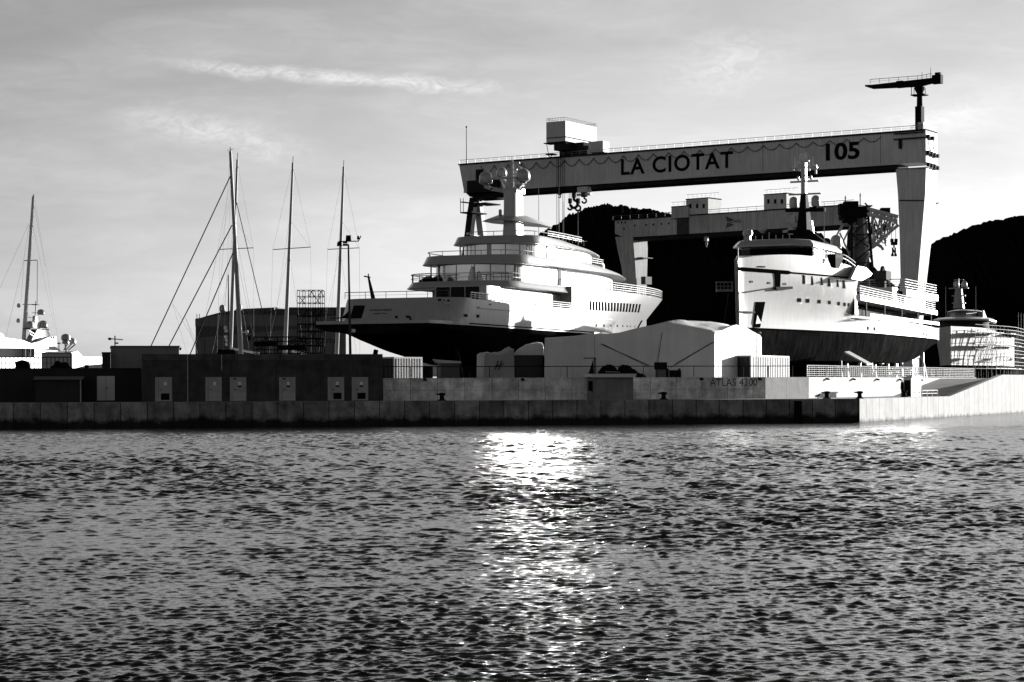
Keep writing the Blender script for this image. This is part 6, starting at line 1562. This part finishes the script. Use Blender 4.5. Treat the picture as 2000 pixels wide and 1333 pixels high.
# ================================================================== hangar behind the masts
HF = Frame(0, 345, -4.0)
hx0 = HF.sx(382, 0); hx1 = HF.sx(676, 0); Hh = hx1-hx0
hg = thing('hangar', 'long dark hangar lettered LA CIOTAT behind the sailing masts and scaffolding', 'building', HF.world(hx0, 0, ZY), HF.phi)
hz = lambda px, py: HF.sz(px, py, 0)-ZY
hxx = lambda px: HF.sx(px, 0)-hx0
MB().prism([(0, 0), (Hh, 0), (Hh, hz(676, 634)), (0, hz(382, 661))], 'y', 0, 22).build('lower_wall', mat('hangar_panel_wall', .12, .75, .14, .25, streak=.25), hg, smooth=0)
MB().prism([(.02, hz(382, 661)+.003), (Hh-.02, hz(676, 634)+.003), (Hh-.02, hz(676, 634)+.01), (.02, hz(382, 638))], 'y', .05, 21.9).build('dark_band', HANGAR_D, hg, smooth=0)
zA_, zB_ = hz(382, 638)+.004, hz(382, 623)
MB().prism([(-.02, zA_), (Hh+.02, zA_), (Hh+.02, hz(600, 618)), (hxx(452), hz(452, 614)), (hxx(415), hz(415, 617)), (-.02, zB_)], 'y', -.06, 22).build('upper_wall', HANGAR_M, hg, smooth=0)
MB().prism([(-.1, zB_+.004), (hxx(415), hz(415, 617)+.004), (hxx(452), hz(452, 614)+.004), (Hh, hz(600, 618)+.004), (Hh, hz(660, 600)), (hxx(562), hz(562, 600)), (hxx(561), hz(561, 603)), (hxx(540), hz(540, 603)), (hxx(538), hz(538, 600)), (hxx(458), hz(458, 603.5)), (hxx(456), hz(456, 606)), (hxx(430), hz(430, 609)), (hxx(400), hz(400, 617))], 'y', 1.5, 18).build('roof', HANGAR_D, hg, smooth=0)
deck_rail('railing', [(hxx(452), -.1, hz(452, 616)), (hxx(600), -.1, hz(600, 616))], .6, 1.6, (.5,), STEEL_DK, .04).build('railing', STEEL_DK, hg)
mb = MB()
for px in (400, 470, 520, 560, 610, 650): MB().box(hxx(px)-.1, hxx(px)+.1, -.03, 0, .1, hz(382, 664)).build('wall_seam', HANGAR_D, hg, smooth=0)
a, b = hxx(597), hxx(668); z0, z1 = hz(640, 671.5), hz(640, 662.5)
o = letters('LA CIOTAT', 1, mat('dark_hangar_lettering', .02, .7, .2, 1), hg, 'lettering', (0, 0, 0), (PI/2, 0, 0), depth=.04, bold=.03)
xs_ = [v.co.x for v in o.data.vertices]; ys_ = [v.co.y for v in o.data.vertices]
for v in o.data.vertices: v.co.x = (v.co.x-(max(xs_)+min(xs_))/2)*(b-a)/(max(xs_)-min(xs_)); v.co.y = (v.co.y-(max(ys_)+min(ys_))/2)*(z1-z0)/(max(ys_)-min(ys_))
o.location = ((a+b)/2, -.04, (z0+z1)/2)
MB().prism([(hxx(569), z0), (hxx(575), z1+.3), (hxx(580), z0)], 'y', -.03, -.002).build('emblem', EMB, hg, smooth=0)
MB().box(hxx(588), hxx(593), -.03, -.002, z0, z1).build('emblem', EMB, hg, smooth=0)
mb = MB(); mb.box(hxx(484), hxx(490), -.05, -.002, hz(487, 665), hz(487, 656)); mb.build('window', GLASS, hg, smooth=0)
for px, py, w_ in ((437, 609, .55), (470, 606.5, .5)): MB().lathe(hxx(px), -.9, [(w_*.8, hz(px, py)-.2), (w_, hz(px, py)+.2), (w_, hz(px, py)+.7), (w_*.7, hz(px, py)+1.05), (.03, hz(px, py)+1.2)], 12).build('roof_dome', GREY, hg)
for px, w_, h_ in ((505, 1.2, .9), (528, .7, 1.3), (590, 2.0, .8), (640, 1.0, 1.0)): MB().box(hxx(px)-w_, hxx(px)+w_, .2, 1.4, hz(px, 616), hz(px, 616)+h_).build('roof_unit', HANGAR_D, hg, smooth=0)
for px in (385, 390): MB().tube((hxx(px), 0, zB_-.1), (hxx(px), 0, hz(px, 613.5)), .06, n=5).build('vent_pipe', BLACK, hg)

# ================================================================== sailing yachts
def hull_simple(root, F_, L_, B_, z0, z1, m, x0=0):
    mb = MB(); rings = []
    for k in range(15):
        f = k/14; x = x0+L_*f; b = B_/2*max(.03, (1-abs(2*f-.9)**2.6)) if f > .45 else B_/2*(.55+.45*math.sin(PI/2*f/.45))
        rings.append([(x, -b, z1), (x, -b*.95, z0+.5*(z1-z0)), (x, -b*.4, z0+.1), (x, 0, z0), (x, b*.4, z0+.1), (x, b*.95, z0+.5*(z1-z0)), (x, b, z1)])
    mb.loft(rings); return mb.build('hull', m, root, smooth=40)
def rig(root, o, Y, base, top, r0, r1, m=CANVAS, name='mast', split=None):
    p = at(*base, Y); q = at(*top, Y); a = (p[0]-o[0], Y-o[1], p[2]-ZY); b = (q[0]-o[0], Y-o[1], q[2]-ZY)
    return MB().tube(a, b, r0, r1, 10).build(name, m, root), a, b
def stays(root, o, Y, lines, r, name='stay', m=STEEL_DK):
    for (a, b, c, d) in lines:
        p, q = at(a, b, Y), at(c, d, Y); MB().tube((p[0]-o[0], Y-o[1], p[2]-ZY), (q[0]-o[0], Y-o[1], q[2]-ZY), r, n=5).build(name, m, root)
def thin(root, o, Y, lines, r=.018, name='shroud'):
    mb = MB()
    for (a, b, c, d, dy) in lines:
        p, q = at(a, b, Y), at(c, d, Y); mb.tube((p[0]-o[0], Y-o[1], p[2]-ZY), (q[0]-o[0], Y+dy-o[1], q[2]-ZY), r, n=4)
    mb.build(name, STEEL, root)
def spreader(root, o, Y, pxa, pxb, py, sl, r=.06):
    p, q = at(pxa, py+sl, Y), at(pxb, py-sl, Y); MB().tube((p[0]-o[0], Y-o[1], p[2]-ZY), (q[0]-o[0], Y-o[1], q[2]-ZY), r, n=6).build('spreader', STEEL_DK, root)
# three-masted schooner
Y = 300.0; o = at(500, 742, Y)
s3 = thing('sailing_yacht', 'three-masted sailing yacht, tall raked masts in line behind the dark building', 'sailing yacht', (o[0], o[1], ZY))
hull_simple(s3, None, 48, 9, .9, 3.4, W_MATT, x0=-20)
for base, top, r0, r1 in (((448.5, 725), (463.5, 312), .33, .15), ((555, 725), (572, 318), .34, .15), ((656.5, 725), (671, 326), .33, .15)):
    m_, a, b = rig(s3, o, Y, base, top, r0, r1)
    MB().tube(b, (b[0]+.05, b[1], b[2]+1.0), .05, n=5).build('masthead', STEEL, m_)
spreader(s3, o, Y, 430, 495, 486, 1.5); spreader(s3, o, Y, 533, 607, 485.5, 2.5); spreader(s3, o, Y, 640, 702, 486, 1.5)
tl = []
for tx, ty, sl, sr, bx in ((463.5, 312, 430, 495, 449), (572, 318, 533, 607, 556), (671, 327, 640, 702, 657)):
    tl += [(tx, ty+4, sl, 486, 0), (sl, 486, sl-6, 690, 0), (tx, ty+6, sr, 485, 0), (sr, 485, sr+1, 690, 0), (tx-2, ty+80, sl+6, 600, 1), ((tx+bx)/2+3, 430, sr-3, 482, .5), ((tx+bx)/2, 490, bx-36, 688, 1), ((tx+bx)/2, 490, bx+40, 688, -1)]
thin(s3, o, Y, tl)
for (a, b, c, d) in ((453, 681, 506, 691), (570, 686, 600, 692)): p, q = at(a, b, Y-1), at(c, d, Y-1); MB().tube((p[0]-o[0], -1, p[2]-ZY), (q[0]-o[0], -1, q[2]-ZY), .17, n=8).build('boom', W_MATT, s3)
for px, py in ((446, 666), (445, 648), (443, 642), (446, 674), (444, 660)):
    p = at(px-2, py, Y); MB().lathe(p[0]-o[0], -.3, [(.12, p[2]-ZY-.15), (.28, p[2]-ZY), (.26, p[2]-ZY+.25), (.05, p[2]-ZY+.4)], 10).build('radome', W_MATT, s3)
p, q = at(447, 690, Y-.5), at(446, 537, Y-.5); MB().tube((p[0]-o[0], -.6, p[2]-ZY), (q[0]-o[0], -.6, q[2]-ZY), .14, .08, 6).build('staysail_furl', DARK, s3)
# single-masted sloop in front, mast leaning to the left
Y = 282.0; o = at(470, 742, Y)
s1 = thing('sailing_yacht', 'sailing yacht with one tall dark mast and furled headsails slanting to the left', 'sailing yacht', (o[0], o[1], ZY))
hull_simple(s1, None, 26, 6, .8, 2.4, W_MATT, x0=-11)
m_, a, b = rig(s1, o, Y, (472.5, 730), (449.8, 296), .36, .2)
MB().tube(b, (b[0], b[1], b[2]+.6), .06, n=5).build('masthead', STEEL, m_); MB().tube((b[0]-.4, b[1], b[2]+.1), (b[0]+.4, b[1], b[2]+.35), .04, n=4).build('wind_vane', STEEL_DK, m_)
stays(s1, o, Y, [(450.5, 343, 294, 678), (453, 440, 328, 680), (455, 494, 368, 700)], .085, 'furled_headsail', DARK)
stays(s1, o, Y, [(460.5, 390, 533, 695)], .06, 'backstay', DARK)
thin(s1, o, Y, [(449.8, 298, 431, 560, 0), (452, 340, 436, 690, 0), (455, 400, 447, 690, 1), (458, 440, 491, 620, 0), (462, 500, 500, 690, 1), (337, 593, 365, 690, 0), (338, 594, 380, 668, 0), (362, 620, 384, 670, 0), (362, 620, 386, 690, 0), (452, 345, 400, 612, 1)])
mb = MB(); p = at(474, 650, Y); mb.tube((p[0]-o[0], -.3, p[2]-ZY), (p[0]-o[0]+.7, -.3, p[2]-ZY+.05), .1); mb.lathe(p[0]-o[0]+.6, -.3, [(.1, p[2]-ZY-.2), (.3, p[2]-ZY), (.2, p[2]-ZY+.3)], 10); mb.build('radar_bracket', W_MATT, m_)
# sail yacht at the far left
Y = 392.0; o = at(50, 742, Y)
s0 = thing('sailing_yacht', 'sailing yacht with one pale mast and side domes at the far left', 'sailing yacht', (o[0], o[1], ZY))
hull_simple(s0, None, 26, 6, .8, 2.6, W_MATT, x0=-12)
m_, a, b = rig(s0, o, Y, (44, 700), (65, 384), .42, .26, W_MATT)
MB().tube(b, (b[0]+.1, b[1], b[2]+.4), .1, n=5).build('masthead', STEEL_DK, m_)
spreader(s0, o, Y, 47, 73, 509, .5, .08); spreader(s0, o, Y, 44, 73, 595, 0, .07)
p, q = at(73, 509, Y), at(72.5, 595, Y); MB().tube((p[0]-o[0], 0, p[2]-ZY), (q[0]-o[0], 0, q[2]-ZY), .07, n=6).build('jib_roller', W_MATT, s0)
thin(s0, o, Y, [(68, 392, 118, 690, 0), (64, 440, 106, 640, 0), (66, 400, 88, 520, 0), (57, 436, 0, 563, 0), (57, 440, 46, 510, 0), (47, 510, 41, 590, 0), (46, 510, 12, 655, 0), (58, 440, 52, 660, .5), (47, 600, 68, 640, 0)], .022)
for px, py in ((36.5, 597), (35.5, 626.5)): 
    p = at(px, py, Y); MB().lathe(p[0]-o[0], 0, [(.12, p[2]-ZY-.45), (.34, p[2]-ZY-.3), (.36, p[2]-ZY+.1), (.22, p[2]-ZY+.38), (.03, p[2]-ZY+.45)], 12).build('radome', W_MATT, s0)

# ================================================================== motor yachts at the far left
Y = 375.0; MF = Frame(*at(-20, 742, Y)[:2], 70.0)
lm = thing('motor_yacht', 'white motor yacht with sloping hardtop and raked dome mast at the left edge', 'yacht', MF.world(0, 0, ZY), MF.phi)
ml = lambda px, py, y=0: (lambda r: (r[0], r[1]-ZY))(MF.side(px, py, y))
MB().prism([ml(*p) for p in ((-60, 655), (-1, 651), (3, 654), (6, 660), (40, 664.5), (62, 673), (92, 679.5), (92, 681), (-60, 680))], 'y', -.4, 5).build('hardtop', W_PAINT, lm, smooth=0)
MB().prism([ml(*p) for p in ((-60, 681), (55, 681), (60, 697), (-60, 697))], 'y', 0, 4.6).build('window_band', GLASS, lm, smooth=0)
MB().prism([ml(*p) for p in ((-60, 697.2), (86, 699), (104, 697), (140, 701), (141, 740), (-60, 740))], 'y', -.6, 5.2).build('hull', W_HULL, lm, smooth=0)
MB().prism([ml(*p) for p in ((66, 682), (90, 682), (118, 687), (140, 690), (140, 700.8), (66, 698))], 'y', -.2, 4.9).build('aft_house', W_PAINT, lm, smooth=0)
MB().prism([ml(*p) for p in ((94, 677), (104, 676.5), (118, 686), (72, 682.5))], 'y', -.25, -.21).build('side_window', GLASS, lm, smooth=0)
for px in (47, 57): a, b = ml(px, 682), ml(px, 699); MB().tube((a[0], -.3, a[1]), (b[0], -.3, b[1]), .07, n=6).build('pillar', W_MATT, lm)
MB().prism([ml(*p) for p in ((60, 672), (78, 668), (97, 659), (112, 657), (113, 676), (104, 679.2), (80, 680.8), (66, 675))], 'y', .2, 4.4).build('mast_arch', W_PAINT, lm, smooth=0)
for (a, b) in ((101, 658.5), (106, 658)): MB().prism([ml(a, b), ml(a+2.6, b), ml(a+1, b+4), ml(a-1.6, b+4)], 'y', .15, .19).build('arch_vent', INK, lm, smooth=0)
MB().prism([ml(*p) for p in ((74, 668), (88, 642), (106, 640), (112, 657), (97, 659))], 'y', 1.6, 3.0).build('mast', W_PAINT, lm, smooth=0)
MB().prism([ml(*p) for p in ((86, 617), (94, 617), (98, 641), (84, 641))], 'y', 2.0, 2.6).build('upper_mast', W_MATT, lm, smooth=0)
mb = MB(); a, b = ml(88, 617), ml(89.5, 588); mb.tube((a[0], 2.3, a[1]), (b[0], 2.3, b[1]), .07, n=6)
for (px0, px1, py) in ((82, 96, 595.5), (82, 92, 611), (74, 86, 620)): a, b = ml(px0, py), ml(px1, py); mb.tube((a[0], 2.3, a[1]), (b[0], 2.3, b[1]), .05, n=5)
mb.build('antenna', BLACK, lm)
mb = MB(); a, b = ml(72, 642), ml(108, 640); mb.box(a[0], b[0], 1.4, 3.2, a[1]-.1, a[1]+.1); mb.build('dome_shelf', STEEL_DK, lm, smooth=0)
for px, a_, b_, w_ in ((75.5, 627, 641, 9.5), (101, 626, 641, 10.5), (97, 604, 615, 8)):
    x, z0 = ml(px, b_); z1 = ml(px, a_)[1]; r = (ml(px+w_/2, b_)[0]-ml(px-w_/2, b_)[0])/2; h = z1-z0
    MB().lathe(x, 2.0, [(r*.8, z0), (r, z0+.15*h), (r, z0+.55*h), (r*.8, z0+.85*h), (r*.3, z1-.02), (.02, z1)], 14).build('radome', W_PAINT, lm)
mb = MB()
for (a, b, c, d) in ((64, 646, 80, 655), (66, 652, 78, 660)): p, q = ml(a, b), ml(c, d); mb.bar((p[0], 1, p[1]), (q[0], 1, q[1]), .25, .18)
mb.build('radar_scanner', W_MATT, lm)
# small white cabin block and second dome cluster
a = MF.sx(100, 7); b = MF.sx(201, 7)
WF = Frame(*at(100, 742, 285)[:2], 70.0); a = 0
wc = thing('motor_yacht', 'low white cabin of a moored yacht with a dome cluster, beside the narrow black cabin', 'yacht', WF.world(0, 0, ZY), WF.phi)
mw = lambda px, py: (WF.sx(px, 0), WF.sz(px, py, 0)-ZY)
MB().prism([mw(*p) for p in ((139, 740), (139, 689), (152, 686), (163, 697.6), (200.5, 697.8), (200.5, 740))], 'y', 0, 5).build('cabin', W_PAINT, wc, smooth=0)
MB().prism([mw(*p) for p in ((165.5, 713), (173, 713), (173, 719.5), (165.5, 719.5))], 'y', -.03, .0).build('window', GLASS, wc, smooth=0)
mb = MB(); p = mw(152, 686)
for (c, d, e, f) in ((152, 686, 150, 668), (152, 684, 163, 672), (148, 684, 155, 672), (157, 684, 170, 673)): u, v = mw(c, d), mw(e, f); mb.bar((u[0], 2, u[1]), (v[0], 2, v[1]), .14, .14)
mb.build('dome_bracket', DARK, wc)
for px, a_, b_, w_ in ((152, 652, 665, 10), (151.5, 664, 672, 7.5), (163.5, 660, 672, 9)):
    x, z0 = mw(px, b_); z1 = mw(px, a_)[1]; r = (mw(px+w_/2, b_)[0]-mw(px-w_/2, b_)[0])/2; h = z1-z0
    MB().lathe(x, 2.0, [(r*.8, z0), (r, z0+.15*h), (r, z0+.55*h), (r*.8, z0+.85*h), (r*.3, z1-.02), (.02, z1)], 14).build('radome', W_PAINT, wc)
p = mw(127, 688); q = mw(127, 672); fl = MB(); fl.tube((p[0], 1, p[1]), (q[0], 1, q[1]), .06, n=5); fl.lathe(p[0], 1, [(.28, q[1]), (.3, q[1]+.08), (.05, q[1]+.2)], 10); fl.build('lamp_stub', BLACK, wc)

# ================================================================== fence and covered gear on the low roof at the left
zr_ = QF.sz(60, 721.5, 6.3)
ff = thing('fence', 'black square mesh fence along the low roof in front of the left motor yacht', 'fence', QF.world(0, 6.6, zr_), QR)
a, b = QF.sx(-70, 6.6), QF.sx(139.5, 6.6); h = QF.sz(60, 698, 6.6)-zr_; h2 = QF.sz(138, 690, 6.6)-zr_
mp = MB(); rail_run(mp, mp, (a, 0, 0), (b, 0, 0), h, 26, (.5,), .03, .03)
for x in np.linspace(a, b, 27): mr2 = None
mp.tube((b, 0, 0), (b, 0, h2), .07); mp.tube((QF.sx(65, 6.6), 0, h2), (b, 0, h2), .035)
mp.build('mesh_panel', BLACK, ff)
def roof_lump(name, label, cat, pts, yl):
    x0 = QF.sx(pts[0][0], yl); base = [(QF.sx(px, yl)-x0, max(QF.sz(px, py, yl)-zr_, 0)) for px, py in densify(pts, 3)]
    t = thing(name, label, cat, QF.world(x0, yl, zr_), QR); xm_ = sum(p[0] for p in base)/len(base)
    MB().loft([[(xm_+(x-xm_)*(.7+.3*k), f*1.8, z*k+(.04*math.sin(x*8+f*5) if z > .15 else 0)) for x, z in base] for f, k in ((0, .5), (.15, .9), (.5, 1), (.85, .9), (1, .5))]).build('cover', RUBBER, t, smooth=50)
roof_lump('covered_gear', 'black humped cover over gear on the low roof beside the fence post', 'cover', [(95, 723), (97, 718), (104, 712), (108, 706), (113, 705.5), (118, 707.5), (126, 706.5), (132, 710), (138, 718), (139, 723)], 7.2)
roof_lump('inflatable_tender', 'black inflatable tender parked on the low roof at the left behind the fence', 'boat', [(26, 723), (30, 716), (28, 706), (38, 704), (56, 705), (58, 712), (58, 723)], 7.2)

# ================================================================== scaffolding by the masts
def scaffold(name, label, o, Y, xs, levels, depth, diag, m=BLACK):
    t = thing(name, label, 'scaffolding', (o[0], o[1], ZY)); mb = MB()
    X = [at(px, 742, Y)[0]-o[0] for px in xs]; Z = [at(600, py, Y)[2]-ZY for py in levels]
    for d in (0, depth):
        for x in X: mb.tube((x, d, 0), (x, d, Z[-1]), .035, n=5)
        for z in Z: mb.tube((X[0], d, z), (X[-1], d, z), .03, n=5)
    for x in X:
        for z in Z: mb.tube((x, 0, z), (x, depth, z), .03, n=5)
    for k, (i, j) in enumerate(diag): mb.tube((X[i], 0 if k % 2 else depth, Z[j]), (X[i+1], 0 if k % 2 else depth, Z[j+1]), .04, n=5); mb.tube((X[i+1], depth, Z[j]), (X[i], depth, Z[j+1]), .04, n=5)
    mb.build('tubes', m, t); return t, X, Z
o = at(608, 742, 208)
t, X, Z = scaffold('scaffold_tower', 'tall black scaffold tower rising by the yacht stern in front of the hangar', o, 208, (581, 592, 603, 612, 622, 630), (690, 676, 662, 648, 634, 618, 604, 592, 579, 567), 2.4, [(0, 7), (2, 8), (3, 7), (4, 8), (1, 3), (3, 4), (2, 2), (0, 1), (3, 1), (1, 5), (2, 5), (4, 5)])
for k in (1, 2, 3, 4, 5): MB().box(X[0], X[-1], .1, 2.3, Z[k]+.05, Z[k]+.11).build('deck_board', DARK, t, smooth=0)
o = at(540, 742, 200)
t, X, Z = scaffold('scaffold_platform', 'low black scaffold platforms with two stepped walkways before the hangar', o, 200, (496, 512, 524, 537, 543, 560, 578, 596), (690, 683, 675, 667, 658), 2.0, [(0, 1), (2, 2), (4, 1), (5, 2), (6, 0), (1, 3), (5, 3)])
MB().box(X[0], X[3], .1, 1.9, Z[2]+.05, Z[2]+.35).build('walkway', BLACK, t, smooth=0); MB().box(X[4], X[-1], .1, 1.9, Z[1]+.05, Z[1]+.4).build('walkway', BLACK, t, smooth=0)
sd_ = thing('storage_drum', 'big black drum lying on the yard behind the parapet, by the leaning masts', 'drum', (*at(442, 742, 185)[:2], ZY))
p = at(442, 687, 185); MB().loft([[(1.0*(p[2]-ZY)*0+d, .75*math.cos(2*PI*i/18), p[2]-ZY-.55+.75*math.sin(2*PI*i/18)) for i in range(18)] for d in (-.75, .75)]).build('drum', RUBBER, sd_)
MB().box(-.8, .8, -.6, .6, 0, p[2]-ZY-1.2).build('rack', BLACK, sd_, smooth=0)
